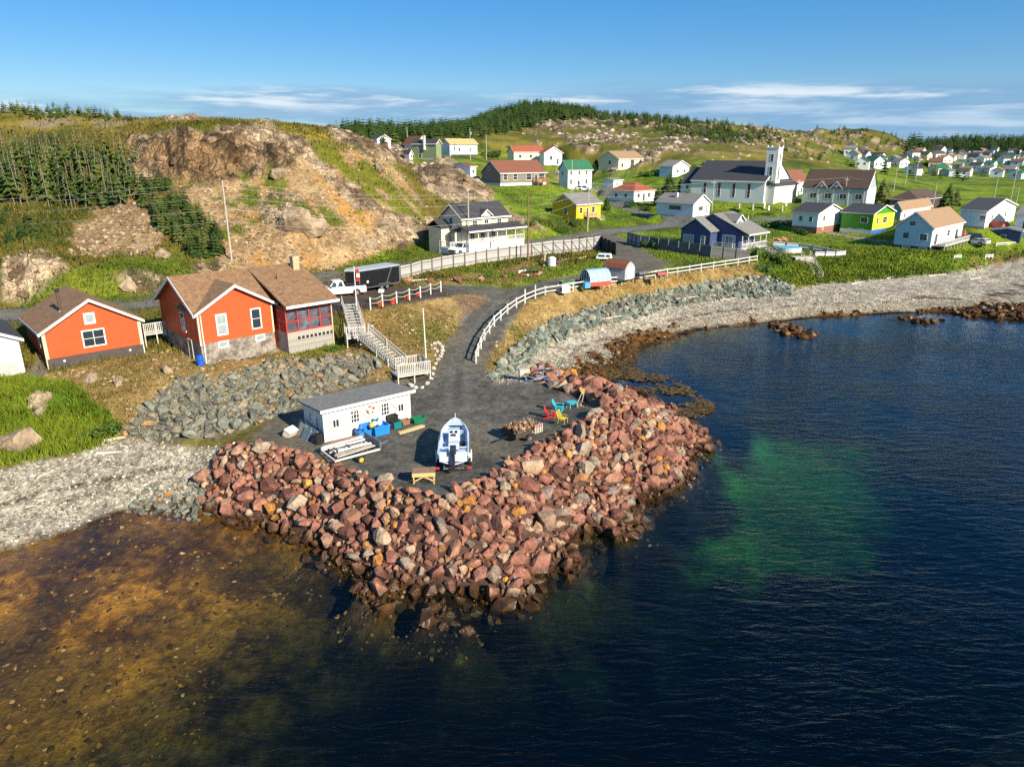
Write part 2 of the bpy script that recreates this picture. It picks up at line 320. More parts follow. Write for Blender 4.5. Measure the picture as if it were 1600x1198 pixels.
SCREE = mixc((.20, .128, .060), (.44, .30, .145), sstep(.28, .72, n2 * .5 + n05 * .5))
ROCK = lerp3(mixc((.17, .115, .062), (.43, .32, .20), sstep(.3, .75, rid2)), mixc((.05, .035, .022), (.10, .07, .045), n05), sstep(.62, .8, rid6) * .8)
GRAVEL = lerp3(mixc((.062, .058, .049), (.145, .133, .107), sstep(.2, .8, n2 * .4 + n05 * .6)), mixc((.13, .112, .078), (.185, .16, .11), n05), sstep(.46, .64, n8) * .7)
PEBBLE = mixc((.24, .21, .155), (.49, .435, .33), sstep(.25, .75, n05 * .7 + n2 * .3))
WEED = mixc((.035, .014, .004), (.17, .075, .015), sstep(.35, .7, n2 * .5 + n05 * .5))
col = HEATH.copy()
MK['heath'] = np.ones(GX.shape)
def put(name, w, c, a=None):
    global col, amp
    col = lerp3(col, c, w)
    for k in MK: MK[k] = MK[k] * (1 - w)
    MK[name] = MK.get(name, np.zeros(GX.shape)) * 1.0 + w
    if a is not None: amp = amp * (1 - w) + a * w
amp[:] = .30
# general green of the village and the right-hand meadow
put('grass', np.maximum(region([(690, 400), (760, 300), (830, 240), (1000, 262), (1250, 262), (1420, 262), (1800, 262), (1800, 420), (1500, 440), (1180, 430), (1050, 440), (690, 470)], 2, 6), 0) * sstep(.30, .5, n8 * .6 + n30 * .4 + .05), GRASS, .12)
put('grass', region([(560, 228), (780, 216), (830, 240), (760, 300), (700, 285), (640, 260)], 3, 8) * sstep(.40, .55, n8), GRASS, .15)
put('grass', region([(1080, 246), (1240, 246), (1240, 256), (1080, 262)], 2, 6) * .9, GRASS * 1.1, .15)
GOLDH = lerp3(mixc((.10, .105, .014), (.20, .155, .03), sstep(.32, .66, n8)), mixc((.025, .045, .008), (.06, .08, .012), n2), sstep(.56, .66, fbm(GX / 16, GY / 16, 4, 91)) * .9)
put('heath', sstep(205, 235, dist_c) * (1 - sstep(560, 640, dist_c)) * region([(700, 236), (760, 215), (820, 170), (900, 160), (1100, 180), (1300, 190), (1440, 205), (1440, 235), (1330, 262), (1240, 262), (1100, 246), (1000, 262), (880, 255), (800, 238)], 4, 8) * .92, GOLDH, .5)
# far hill: pale rock showing through
far = sstep(200, 240, dist_c) * (1 - sstep(620, 720, dist_c))
put('rock', far * sstep(.57, .63, rid6 * .55 + n8 * .45) * region([(880, 300), (820, 190), (900, 165), (1000, 175), (1060, 190), (1140, 196), (1300, 200), (1440, 210), (1440, 245), (1300, 240), (1180, 225), (1080, 240), (1000, 262)], 6, 12), ROCK * 1.25, 1.0)
town = sstep(345, 400, dist_c) * region([(1270, 300), (1300, 240), (1430, 244), (1800, 236), (1800, 300)], 4, 10)
put('grass', town * .85, GRASS * .85, .1)
dark = sstep(780, 860, dist_c); put('wood', dark, mixc((.015, .030, .010), (.045, .065, .018), n30), 2.0)
# left hill
put('heath', region([(-200, 165), (200, 178), (540, 195), (560, 230), (440, 215), (200, 205), (-200, 200)], 1, 3), lerp3(mixc((.085, .095, .010), (.24, .18, .028), sstep(.32, .62, n8)), mixc((.30, .24, .16), (.2, .15, .1), n05), sstep(.60, .70, rid6 * .4 + n8 * .6) * .8), .35)
put('scree', region([(262, 300), (330, 285), (430, 262), (500, 232), (560, 236), (620, 262), (672, 330), (690, 352), (655, 378), (590, 398), (540, 410), (450, 420), (360, 428), (310, 410)], .8, 3) * sstep(.22, .36, n8 * .65 + n2 * .35),
    lerp3(SCREE, mixc((.42, .22, .06), (.36, .19, .05), n05), sstep(.5, .75, fbm((GX * .75 + GY * .66) / 3.2, (GX - GY) / 16, 4, 41))), .28)
put('scree', region([(110, 345), (200, 318), (240, 330), (260, 370), (230, 400), (120, 392)], 1, 5) * sstep(.33, .5, n8), SCREE * .85, .3)
STRK = fbm((GX + BH * .9) / 1.5, (BH - GX * .35) / 3.6, 5, 95, True)
put('cliff', region([(195, 212), (290, 203), (420, 206), (470, 222), (470, 262), (420, 280), (340, 290), (250, 288), (198, 275)], .8, 2.5), lerp3(lerp3(mixc((.19, .13, .075), (.39, .285, .17), sstep(.3, .7, n2)), mixc((.23, .135, .055), (.38, .21, .08), n2), sstep(.46, .66, n8) * .6), mixc((.025, .018, .012), (.05, .034, .022), n05), sstep(.66, .78, STRK) * .8), 1.2)
for pl in ([(575, 208), (600, 205), (640, 235), (650, 262), (610, 250), (585, 232)], [(500, 196), (540, 200), (560, 214), (520, 212)], [(250, 180), (300, 178), (320, 190), (260, 192)], [(405, 340), (420, 305), (465, 300), (492, 330), (485, 362), (440, 362)], [(330, 200), (420, 192), (470, 222), (440, 232), (360, 214)], [(430, 212), (470, 215), (600, 330), (560, 330), (480, 260)], [(520, 204), (575, 208), (640, 242), (632, 262), (560, 236), (530, 222)], [(640, 258), (700, 246), (735, 272), (770, 300), (770, 318), (700, 314), (660, 296)],
           [(0, 405), (40, 396), (90, 402), (112, 440), (60, 474), (0, 474)], [(160, 448), (175, 420), (225, 412), (262, 425), (262, 455), (190, 466)], [(300, 412), (345, 405), (360, 428), (310, 440)], [(600, 330), (680, 340), (690, 366), (640, 385), (590, 372)], [(740, 330), (770, 318), (830, 345), (850, 362), (800, 360)]):
    w = region(pl, .5, 1.6); put('rock', w * .95, ROCK * 1.15, .95)
put('grass', region([(262, 300), (330, 285), (430, 262), (500, 232), (620, 262), (690, 352), (655, 378), (540, 405), (450, 415), (360, 425), (310, 405)], 1, 4) * sstep(.60, .68, fbm((GX * .75 + GY * .66) / 4.0, (GX - GY) / 12, 4, 141)) * .9, GRASS * .42 + HEATH * .45, .25)
put('heath', region([(560, 250), (600, 262), (640, 300), (680, 335), (660, 350), (610, 322), (560, 290), (500, 250), (480, 225), (520, 225)], .6, 3) * sstep(.46, .56, n8 * .5 + n2 * .5), GRASS * .34 + HEATH * .5, .4)
put('grass', region([(0, 470), (110, 440), (130, 430), (180, 405), (300, 430), (290, 400), (200, 405), (150, 440), (250, 470), (80, 480)], .8, 5) * sstep(.30, .52, n8 * .5 + n2 * .5), GRASS * .5 + HEATH * .35, .2)
put('grass', region([(530, 424), (600, 396), (660, 378), (700, 368), (760, 398), (700, 398), (600, 414), (530, 432)], .6, 1.5), GRASS, .15)
# near banks
put('ochre', region([(540, 490), (600, 478), (690, 462), (760, 462), (735, 520), (690, 590), (640, 560), (600, 560), (545, 530)], .5, 1.2), OCHRE, .14)
put('purple', region([(715, 468), (790, 462), (760, 500), (735, 520), (715, 500)], .5, 1.5) * .8, mixc((.10, .06, .045), (.16, .10, .075), n2), .1)
put('ochre', region([(742, 585), (748, 550), (790, 482), (830, 460), (880, 448), (1050, 426), (1190, 410), (1240, 440), (1240, 462), (1050, 480), (880, 525), (800, 590)], .3, 1.0), OCHRE, .16)
put('ochre', region([(645, 452), (640, 438), (780, 420), (850, 408), (850, 435), (760, 444), (700, 447)], .4, 1.5) * sstep(.35, .5, n2), OCHRE, .14)
put('ochre', region([(-200, 585), (60, 585), (225, 552), (330, 560), (440, 540), (560, 540), (600, 562), (640, 590), (480, 640), (440, 640), (300, 690), (180, 690), (170, 640), (100, 612), (-200, 612)], .4, 1.2), OCHRE, .15)
put('grass', region([(-200, 605), (50, 595), (100, 602), (130, 620), (165, 650), (185, 672), (178, 692), (110, 712), (0, 735), (-200, 780)], .4, 1.5), GRASS * 1.15, .22)
put('grass', region([(440, 552), (530, 534), (545, 545), (470, 560)], .3, .8) * .8, GRASS, .12)
put('grass', region([(1180, 418), (1200, 400), (1300, 385), (1500, 395), (1700, 380), (1700, 398), (1600, 404), (1500, 424), (1400, 433), (1290, 441), (1230, 446)], .5, 1.5), GRASS, .35)
put('bare', region([(1460, 408), (1500, 400), (1700, 392), (1700, 405), (1500, 420)], .4, 2.5) * sstep(.45, .6, n2 * .5 + n8 * .5), mixc((.22, .10, .05), (.3, .17, .09), n05), .3)
# yard, drives, bare gravel
yard = region([(386, 700), (392, 680), (440, 640), (482, 618), (560, 596), (640, 590), (676, 588), (700, 545), (740, 500), (770, 480), (760, 520), (742, 572), (780, 592), (836, 590), (925, 622), (985, 628), (920, 666), (860, 702), (800, 736), (740, 774), (690, 798), (630, 786), (560, 758), (480, 726)], .4, .8)
put('gravel', yard, GRAVEL, .035)
dd, _ = line_d(GX, GY, DRIVE); put('gravel', 1 - sstep(2.2, 3.0, dd + wob * 1.2), GRAVEL * 1.05, .03)
d2, _ = line_d(GX, GY, BRANCH); put('gravel', 1 - sstep(2.8, 3.6, d2 + wob * 1.2), GRAVEL * 1.0, .03)
put('gravel', region([(498, 498), (500, 470), (570, 448), (640, 444), (690, 448), (700, 460), (620, 474), (545, 490)], .4, 1), mixc((.055, .042, .032), (.10, .075, .055), n2), .03)
put('gravel', region([(940, 440), (960, 404), (940, 372), (985, 372), (1010, 396), (1050, 412), (1010, 428)], .4, 1), GRAVEL, .03)
put('gravel', region([(-100, 620), (20, 600), (70, 590), (76, 560), (60, 555), (40, 590), (-100, 590)], .3, .5), GRAVEL * 1.3, .03)
ruts = np.minimum(np.abs(dd - .8), 9); tr = (1 - sstep(.15, .55, ruts + (n2 - .5) * .5)) * sstep(1.0, .2, dd * 0 + .3)
col = lerp3(col, mixc((.12, .115, .10), (.16, .15, .13), n05), tr * .55 * (1 - sstep(20, 26, np.hypot(GX + 4, GY - 62))))
for tr_ in ([(716, 640, 3), (700, 690, 3), (670, 735, 3)], [(722, 640, 3), (760, 672, 3), (790, 690, 3)], [(712, 640, 3), (660, 660, 3), (610, 690, 3), (560, 720, 3)], [(722, 630, 3), (790, 625, 3), (850, 630, 3)]):
    for o_ in (-.75, .75):
        q_, _ = line_d(GX + o_, GY, [ph(*p) for p in tr_]); col = lerp3(col, mixc((.14, .128, .105), (.19, .172, .14), n05), (1 - sstep(.12, .5, q_ + (n2 - .5) * .5)) * .45 * MK['gravel'] * sstep(.35, .6, n8))
dr, _ = line_d(GX, GY, ROAD); put('verge', (1 - sstep(4.0, 5.0, dr + wob * 1.5)) * (1 - sstep(2.4, 3.2, np.minimum(dd * 0 + 9, dr))) * 0 + (1 - sstep(3.4, 4.4, dr + wob * 1.2)) * .8, mixc((.10, .085, .06), (.16, .135, .10), n2), .04)
BWP = [(318, 800), (318, 755), (350, 705), (372, 698), (420, 700), (480, 715), (560, 747), (632, 776), (690, 787), (740, 762), (800, 724), (860, 692), (920, 658), (960, 620), (990, 612), (1045, 640), (1098, 675), (1118, 705), (1092, 747), (1058, 780), (1008, 826), (964, 860), (912, 900), (858, 946), (800, 967), (738, 990), (660, 981), (598, 967), (550, 938), (510, 893), (462, 858), (415, 838), (365, 826)]
ARM = [(826, 584), (846, 572), (890, 590), (930, 602), (985, 612), (960, 634), (915, 626), (870, 612)]
RRL = [(192, 676), (240, 625), (280, 600), (350, 588), (430, 576), (480, 570), (520, 556), (570, 556), (606, 572), (560, 600), (500, 618), (450, 640), (400, 668), (340, 692), (300, 692), (230, 692)]
RRR = [(770, 592), (785, 562), (826, 522), (870, 500), (940, 480), (1000, 462), (1060, 448), (1130, 440), (1200, 434), (1238, 446), (1234, 462), (1150, 466), (1060, 476), (940, 509), (870, 531), (812, 576)]
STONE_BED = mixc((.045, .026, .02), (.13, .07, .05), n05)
# shores: shingle between the bank and the tide, weed at the tide line, sea bed below
shL = region([(-300, 800), (-200, 780), (0, 735), (60, 716), (112, 712), (180, 688), (240, 690), (300, 696), (380, 700), (378, 716), (330, 790), (330, 830), (200, 820), (0, 890), (-300, 990)], .35, 1.0)
shR = region([(775, 596), (800, 574), (870, 528), (940, 506), (1050, 474), (1160, 461), (1230, 455), (1290, 441), (1400, 433), (1500, 424), (1600, 404), (1800, 384), (1800, 540), (1600, 515), (1400, 500), (1180, 515), (1060, 540), (985, 600), (930, 625), (836, 592)], .35, .8)
shore = np.clip(shL + shR, 0, 1)
put('shingle', shore, PEBBLE, .05)
def wrack(level, width, s):
    return (1 - sstep(0, width, np.abs(BH - level + (fbm(GX / 9, GY / 9, 3, s) - .5) * .7))) * sstep(.42, .60, fbm(GX / 1.3, GY / 1.3, 4, s + 3))
col = lerp3(col, mixc((.055, .02, .012), (.03, .012, .008), n05), shore * np.clip(wrack(1.15, .16, 51) + wrack(.8, .12, 57) * .8 + wrack(1.6, .07, 61) * .5, 0, 1) * .92)
col = lerp3(col, mixc((.19, .155, .10), (.30, .25, .17), n05), shR * sstep(1.3, .7, BH) * .6)
wd = region([(850, 590), (905, 560), (960, 520), (1040, 508), (1120, 512), (1180, 500), (1180, 520), (1060, 545), (1000, 562), (990, 600), (1060, 618), (1115, 640), (1100, 665), (1010, 632), (930, 612)], .4, 1.6)
wd = np.maximum(wd, region([(1200, 510), (1290, 492), (1420, 486), (1480, 480), (1600, 480), (1750, 480), (1750, 520), (1540, 500), (1400, 496)], .4, 1.5))
put('weed', wd * sstep(.36, .50, n2 * .7 + n8 * .3) * sstep(1.3, .5, BH), WEED, .22)
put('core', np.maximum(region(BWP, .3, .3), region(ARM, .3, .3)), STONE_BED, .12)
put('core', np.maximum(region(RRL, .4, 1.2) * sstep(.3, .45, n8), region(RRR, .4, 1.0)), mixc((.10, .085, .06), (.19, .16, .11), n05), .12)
tide = sstep(.35, .02, BH + (n2 - .5) * .5)
# sea bed
GOLD = mixc((.10, .036, .003), (.54, .225, .018), sstep(.34, .68, n2 * .4 + n8 * .3 + n05 * .3))
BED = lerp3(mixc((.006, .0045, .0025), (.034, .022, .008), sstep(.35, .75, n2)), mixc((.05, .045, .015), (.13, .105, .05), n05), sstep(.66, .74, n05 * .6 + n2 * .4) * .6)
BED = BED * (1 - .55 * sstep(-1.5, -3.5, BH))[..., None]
bedc = BED
gm = region([(-300, 1300), (-300, 960), (0, 890), (260, 830), (430, 840), (480, 900), (560, 980), (520, 1080), (420, 1198), (380, 1300)], 3.0, 5)
bedc = lerp3(bedc, mixc((.022, .012, .004), (.15, .075, .012), sstep(.35, .7, n2 * .6 + n05 * .4)), gm * .9)
gw = region([(-300, 1198), (-300, 960), (0, 890), (120, 860), (260, 830), (420, 840), (440, 880), (380, 920), (330, 990), (200, 1060), (90, 1198)], 2.6, 6)
bedc = lerp3(bedc, GOLD, gw * .95)
bedc = lerp3(bedc, mixc((.035, .020, .006), (.12, .06, .012), n2), gw * sstep(.46, .62, fbm(GX / 3.1, GY / 3.1, 4, 71)) * .8)
sand = region([(1125, 800), (1160, 720), (1190, 685), (1260, 680), (1330, 705), (1370, 770), (1360, 850), (1290, 890), (1180, 900), (1095, 865)], 1.5, 8) * (.55 + .45 * sstep(.3, .6, n8 * .6 + n2 * .4))
sand2 = region([(800, 990), (900, 930), (1000, 900), (1080, 930), (1080, 1040), (960, 1100), (850, 1080)], 1.5, 6) * .10 * sstep(.4, .6, n2)
bedc = lerp3(bedc, mixc((.10, .36, .13), (.24, .58, .24), n8), sand * .95)
bedc = lerp3(bedc, mixc((.16, .17, .09), (.3, .3, .16), n2), sand2)
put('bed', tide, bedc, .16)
# relief noise goes on last
damp = 1 - .9 * np.maximum.reduce([1 - sstep(2.6, 4.2, q) for q in (dr,)] + [1 - sstep(1.8, 3.0, dd), 1 - sstep(2.4, 3.4, d2)])
GH = BH + 1.6 * MK['cliff'] * (STRK - .5) + amp * damp * ((rid6 - .55) * 1.5 * sstep(.5, 1.0, amp) + (rid2 - .5) * 1.0 + (n2 - .5) * 1.2 + (n05 - .5) * .5 * (amp < .5))
GH = np.where(sstep(.2, -.1, BH) > .5, np.minimum(GH, BH + .3), GH)
_lr = np.log(RR)
def ground(x, y):
    """height of the finished ground"""
    x = np.atleast_1d(np.asarray(x, float)); y = np.atleast_1d(np.asarray(y, float))
    i = np.interp(np.log(np.maximum(np.hypot(x, y), 7.05)), _lr, np.arange(len(RR))); j = (np.arctan2(x, y) - AA[0]) / (AA[1] - AA[0])
    i = np.clip(i, 0, len(RR) - 1.001); j = np.clip(j, 0, NA - 1.001); a = i.astype(int); b = j.astype(int); fi = i - a; fj = j - b
    return (GH[a, b] * (1 - fi) + GH[a + 1, b] * fi) * (1 - fj) + (GH[a, b + 1] * (1 - fi) + GH[a + 1, b + 1] * fi) * fj
def gz(x, y): return float(ground(x, y)[0])
def on(u, v, h0=4.0, it=14):
    """the place on the finished ground seen along a bearing (nearest first)"""
    a = (u - 800) / F; b = (v - 599) / F
    dx, dy, dz = a, CS - b * SN, -(SN + b * CS)
    t = np.geomspace(20, 900, 3000); g = ground(dx * t, dy * t); m = np.nonzero(CZ + dz * t < g)[0]
    k = m[0] if len(m) else len(t) - 1
    t0, t1 = t[max(k - 1, 0)], t[k]
    for _ in range(it):
        tm = (t0 + t1) / 2
        if CZ + dz * tm < gz(dx * tm, dy * tm): t1 = tm
        else: t0 = tm
    return Vector((dx * t1, dy * t1, gz(dx * t1, dy * t1)))

# ------------------------------------------------------------------ materials
MATS = {}
def nodes_mat(name):
    m = bpy.data.materials.new(name); m.use_nodes = True; m.node_tree.nodes.clear(); return m, m.node_tree
def mat(name, c, rough=.75, var=.18, scale=3.0, bump=.0, bscale=None, metal=0.0, spec=.4, attr=None, rand=None, c2=None, wave=None, wear=None, up=0.0):
    """plain procedural surface: colour with two scales of noise, optional bump, boards (wave), per-object tint (rand) or a second colour (c2) in blotches"""
    if name in MATS: return MATS[name]
    m, t = nodes_mat(name); L = t.links.new
    out = N(t, 'ShaderNodeOutputMaterial'); b = N(t, 'ShaderNodeBsdfPrincipled'); L(b.outputs[0], out.inputs[0])
    b.inputs['Roughness'].default_value = rough; b.inputs['Metallic'].default_value = metal; b.inputs['Specular IOR Level'].default_value = spec
    tc = N(t, 'ShaderNodeTexCoord'); geo = tc.outputs['Object']
    n = N(t, 'ShaderNodeTexNoise', inp={'Scale': scale, 'Detail': 6.0, 'Roughness': .65}); L(geo, n.inputs['Vector'])
    mr = N(t, 'ShaderNodeMapRange', inp={1: .3, 2: .7, 3: 1 - var, 4: 1 + var}); L(n.outputs[0], mr.inputs[0])
    if attr:
        a = N(t, 'ShaderNodeAttribute', attribute_name=attr); csock = a.outputs['Color']
    elif c2:
        n2_ = N(t, 'ShaderNodeTexNoise', inp={'Scale': scale * .35, 'Detail': 5.0, 'Roughness': .6}); L(geo, n2_.inputs['Vector'])
        r2 = N(t, 'ShaderNodeMapRange', inp={1: .42, 2: .60}); L(n2_.outputs[0], r2.inputs[0])
        mx = N(t, 'ShaderNodeMix', data_type='RGBA'); mx.inputs[6].default_value = (*c, 1); mx.inputs[7].default_value = (*c2, 1); L(r2.outputs[0], mx.inputs[0]); csock = mx.outputs[2]
    else:
        rgb = N(t, 'ShaderNodeRGB'); rgb.outputs[0].default_value = (*c, 1); csock = rgb.outputs[0]
    if rand:
        src = N(t, 'ShaderNodeObjectInfo').outputs['Random'] if rand != 'attr' else N(t, 'ShaderNodeAttribute', attribute_name='rnd').outputs['Fac']
        cr = N(t, 'ShaderNodeValToRGB'); e = cr.color_ramp; cols = RAMPS[name.split('@')[0]]
        e.interpolation = 'LINEAR'
        while len(e.elements) < len(cols): e.elements.new(.5)
        for i, (pp, cc) in enumerate(cols): e.elements[i].position = pp; e.elements[i].color = (*cc, 1)
        L(src, cr.inputs[0]); csock = cr.outputs[0]
    vm = N(t, 'ShaderNodeMix', data_type='RGBA', blend_type='MULTIPLY'); vm.inputs[0].default_value = 1; L(csock, vm.inputs[6])
    cmb = N(t, 'ShaderNodeCombineColor'); [L(mr.outputs[0], cmb.inputs[i]) for i in range(3)]; L(cmb.outputs[0], vm.inputs[7])
    last = vm.outputs[2]
    if wear:
        n3 = N(t, 'ShaderNodeTexNoise', inp={'Scale': wear[1], 'Detail': 8.0, 'Roughness': .7}); mp = N(t, 'ShaderNodeMapping'); mp.inputs['Scale'].default_value = (1, 1, wear[2] if len(wear) > 2 else 1); L(geo, mp.inputs[0]); L(mp.outputs[0], n3.inputs['Vector'])
        r3 = N(t, 'ShaderNodeMapRange', inp={1: wear[3] if len(wear) > 3 else .55, 2: .72}); L(n3.outputs[0], r3.inputs[0])
        wm = N(t, 'ShaderNodeMix', data_type='RGBA'); wm.inputs[7].default_value = (*wear[0], 1); L(r3.outputs[0], wm.inputs[0]); L(last, wm.inputs[6]); last = wm.outputs[2]
    L(last, b.inputs['Base Color'])
    hgt = None
    if bump:
        nb = N(t, 'ShaderNodeTexNoise', inp={'Scale': bscale or scale * 4, 'Detail': 5.0}); L(geo, nb.inputs['Vector']); hgt = nb.outputs[0]
        bp = N(t, 'ShaderNodeBump', inp={'Strength': min(1, bump * 2), 'Distance': bump * .2}); L(hgt, bp.inputs['Height']); L(bp.outputs[0], b.inputs['Normal'])
    if wave:      # (axis, boards per metre, strength): lapped boards
        sp = N(t, 'ShaderNodeSeparateXYZ'); L(geo, sp.inputs[0])
        mu = N(t, 'ShaderNodeMath', operation='MULTIPLY', inp={1: wave[1]}); L(sp.outputs['XYZ'.index(wave[0])], mu.inputs[0])
        fr = N(t, 'ShaderNodeMath', operation='FRACT'); L(mu.outputs[0], fr.inputs[0])
        bp2 = N(t, 'ShaderNodeBump', inp={'Strength': wave[2], 'Distance': .03}); L(fr.outputs[0], bp2.inputs['Height'])
        if bump: L(bp.outputs[0], bp2.inputs['Normal'])
        L(bp2.outputs[0], b.inputs['Normal'])
    if up:        # thin leaves and blades take the light of the sward they make up
        gn = N(t, 'ShaderNodeNewGeometry'); vm_ = N(t, 'ShaderNodeVectorMath', operation='MULTIPLY'); vm_.inputs[1].default_value = (1 - up,) * 3; L(gn.outputs['Normal'], vm_.inputs[0])
        va = N(t, 'ShaderNodeVectorMath', operation='ADD'); va.inputs[1].default_value = (0, 0, up); L(vm_.outputs[0], va.inputs[0]); vn = N(t, 'ShaderNodeVectorMath', operation='NORMALIZE'); L(va.outputs[0], vn.inputs[0]); L(vn.outputs[0], b.inputs['Normal'])
    MATS[name] = m; return m
RAMPS = {}
def ground_mat():
    m, t = nodes_mat('ground_cover'); L = t.links.new
    out = N(t, 'ShaderNodeOutputMaterial'); b = N(t, 'ShaderNodeBsdfPrincipled', inp={'Roughness': .92, 'Specular IOR Level': .12}); L(b.outputs[0], out.inputs[0])
    a = N(t, 'ShaderNodeAttribute', attribute_name='col'); pe = N(t, 'ShaderNodeAttribute', attribute_name='shingle')
    tc = N(t, 'ShaderNodeTexCoord'); g = tc.outputs['Object']
    n1 = N(t, 'ShaderNodeTexNoise', inp={'Scale': 2.6, 'Detail': 8.0, 'Roughness': .72}); L(g, n1.inputs['Vector'])
    mr = N(t, 'ShaderNodeMapRange', inp={1: .28, 2: .72, 3: .35, 4: 1.65}); L(n1.outputs[0], mr.inputs[0])
    nw = N(t, 'ShaderNodeTexNoise', inp={'Scale': 1.7, 'Detail': 4.0, 'Roughness': .7}); L(g, nw.inputs['Vector'])
    ws = N(t, 'ShaderNodeVectorMath', operation='SCALE'); ws.inputs['Scale'].default_value = .9; L(nw.outputs['Color'], ws.inputs[0])
    wa = N(t, 'ShaderNodeVectorMath', operation='ADD'); L(g, wa.inputs[0]); L(ws.outputs[0], wa.inputs[1])
    vo = N(t, 'ShaderNodeTexVoronoi', inp={'Scale': 4.3, 'Randomness': 1.0}); L(wa.outputs[0], vo.inputs['Vector'])
    sv = N(t, 'ShaderNodeSeparateColor'); L(vo.outputs['Color'], sv.inputs[0])
    mv = N(t, 'ShaderNodeMapRange', inp={1: 0, 2: 1, 3: .45, 4: 1.5}); L(sv.outputs[0], mv.inputs[0])
    mix = N(t, 'ShaderNodeMix', data_type='FLOAT'); L(pe.outputs['Fac'], mix.inputs[0]); L(mr.outputs[0], mix.inputs[2]); L(mv.outputs[0], mix.inputs[3])
    cmb = N(t, 'ShaderNodeCombineColor'); [L(mix.outputs[0], cmb.inputs[i]) for i in range(3)]
    mm = N(t, 'ShaderNodeMix', data_type='RGBA', blend_type='MULTIPLY'); mm.inputs[0].default_value = 1; L(a.outputs['Color'], mm.inputs[6]); L(cmb.outputs[0], mm.inputs[7]); L(mm.outputs[2], b.inputs['Base Color'])
    n2_ = N(t, 'ShaderNodeTexNoise', inp={'Scale': 5.0, 'Detail': 6.0, 'Roughness': .7}); L(g, n2_.inputs['Vector'])
    hm = N(t, 'ShaderNodeMix', data_type='FLOAT'); L(pe.outputs['Fac'], hm.inputs[0]); L(n2_.outputs[0], hm.inputs[2]); L(vo.outputs['Distance'], hm.inputs[3])
    bp = N(t, 'ShaderNodeBump', inp={'Strength': .8, 'Distance': .12}); L(hm.outputs[0], bp.inputs['Height'])
    # bare rock: joints and broken faces
    rk = N(t, 'ShaderNodeAttribute', attribute_name='rocky')
    nd = N(t, 'ShaderNodeTexNoise', inp={'Scale': .5, 'Detail': 3.0}); L(g, nd.inputs['Vector'])
    vs_ = N(t, 'ShaderNodeVectorMath', operation='SCALE'); vs_.inputs['Scale'].default_value = 2.6; L(nd.outputs['Color'], vs_.inputs[0])
    va = N(t, 'ShaderNodeVectorMath', operation='ADD'); L(g, va.inputs[0]); L(vs_.outputs[0], va.inputs[1])
    mp = N(t, 'ShaderNodeMapping'); mp.inputs['Rotation'].default_value = (.5, .35, .2); mp.inputs['Scale'].default_value = (1.0, 1.0, .45); L(va.outputs[0], mp.inputs[0])
    ve = N(t, 'ShaderNodeTexVoronoi', feature='DISTANCE_TO_EDGE', inp={'Scale': .62}); L(mp.outputs[0], ve.inputs['Vector'])
    ve2 = N(t, 'ShaderNodeTexVoronoi', feature='DISTANCE_TO_EDGE', inp={'Scale': 1.9}); L(mp.outputs[0], ve2.inputs['Vector'])
    mn = N(t, 'ShaderNodeMath', operation='MINIMUM'); L(ve.outputs[0], mn.inputs[0])
    m2 = N(t, 'ShaderNodeMath', operation='MULTIPLY_ADD', inp={1: 1.2, 2: .04}); L(ve2.outputs[0], m2.inputs[0]); L(m2.outputs[0], mn.inputs[1])
    vc = N(t, 'ShaderNodeTexVoronoi', inp={'Scale': .62}); L(mp.outputs[0], vc.inputs['Vector']); sc_ = N(t, 'ShaderNodeSeparateColor'); L(vc.outputs['Color'], sc_.inputs[0])
    cr = N(t, 'ShaderNodeMapRange', inp={1: 0.0, 2: .10, 3: .28, 4: 1.0}); L(mn.outputs[0], cr.inputs[0])
    fa = N(t, 'ShaderNodeMapRange', inp={1: 0, 2: 1, 3: .65, 4: 1.3}); L(sc_.outputs[1], fa.inputs[0])
    mu = N(t, 'ShaderNodeMath', operation='MULTIPLY'); L(cr.outputs[0], mu.inputs[0]); L(fa.outputs[0], mu.inputs[1])
    rm = N(t, 'ShaderNodeMix', data_type='FLOAT', inp={2: 1.0}); L(rk.outputs['Fac'], rm.inputs[0]); L(mu.outputs[0], rm.inputs[3])
    c3 = N(t, 'ShaderNodeCombineColor'); [L(rm.outputs[0], c3.inputs[i]) for i in range(3)]
    m3 = N(t, 'ShaderNodeMix', data_type='RGBA', blend_type='MULTIPLY'); m3.inputs[0].default_value = 1; L(mm.outputs[2], m3.inputs[6]); L(c3.outputs[0], m3.inputs[7]); L(m3.outputs[2], b.inputs['Base Color'])
    hh = N(t, 'ShaderNodeMath', operation='MINIMUM', inp={1: .3}); L(mn.outputs[0], hh.inputs[0])
    ha = N(t, 'ShaderNodeMath', operation='MULTIPLY_ADD', inp={1: 1.6}); L(hh.outputs[0], ha.inputs[0]); L(sc_.outputs[0], ha.inputs[2])
    hr = N(t, 'ShaderNodeMath', operation='MULTIPLY'); L(ha.outputs[0], hr.inputs[0]); L(rk.outputs['Fac'], hr.inputs[1])
    bp2 = N(t, 'ShaderNodeBump', inp={'Strength': .9, 'Distance': .45}); L(hr.outputs[0], bp2.inputs['Height']); L(bp.outputs[0], bp2.inputs['Normal']); L(bp2.outputs[0], b.inputs['Normal'])
    return m
GM = ground_mat()
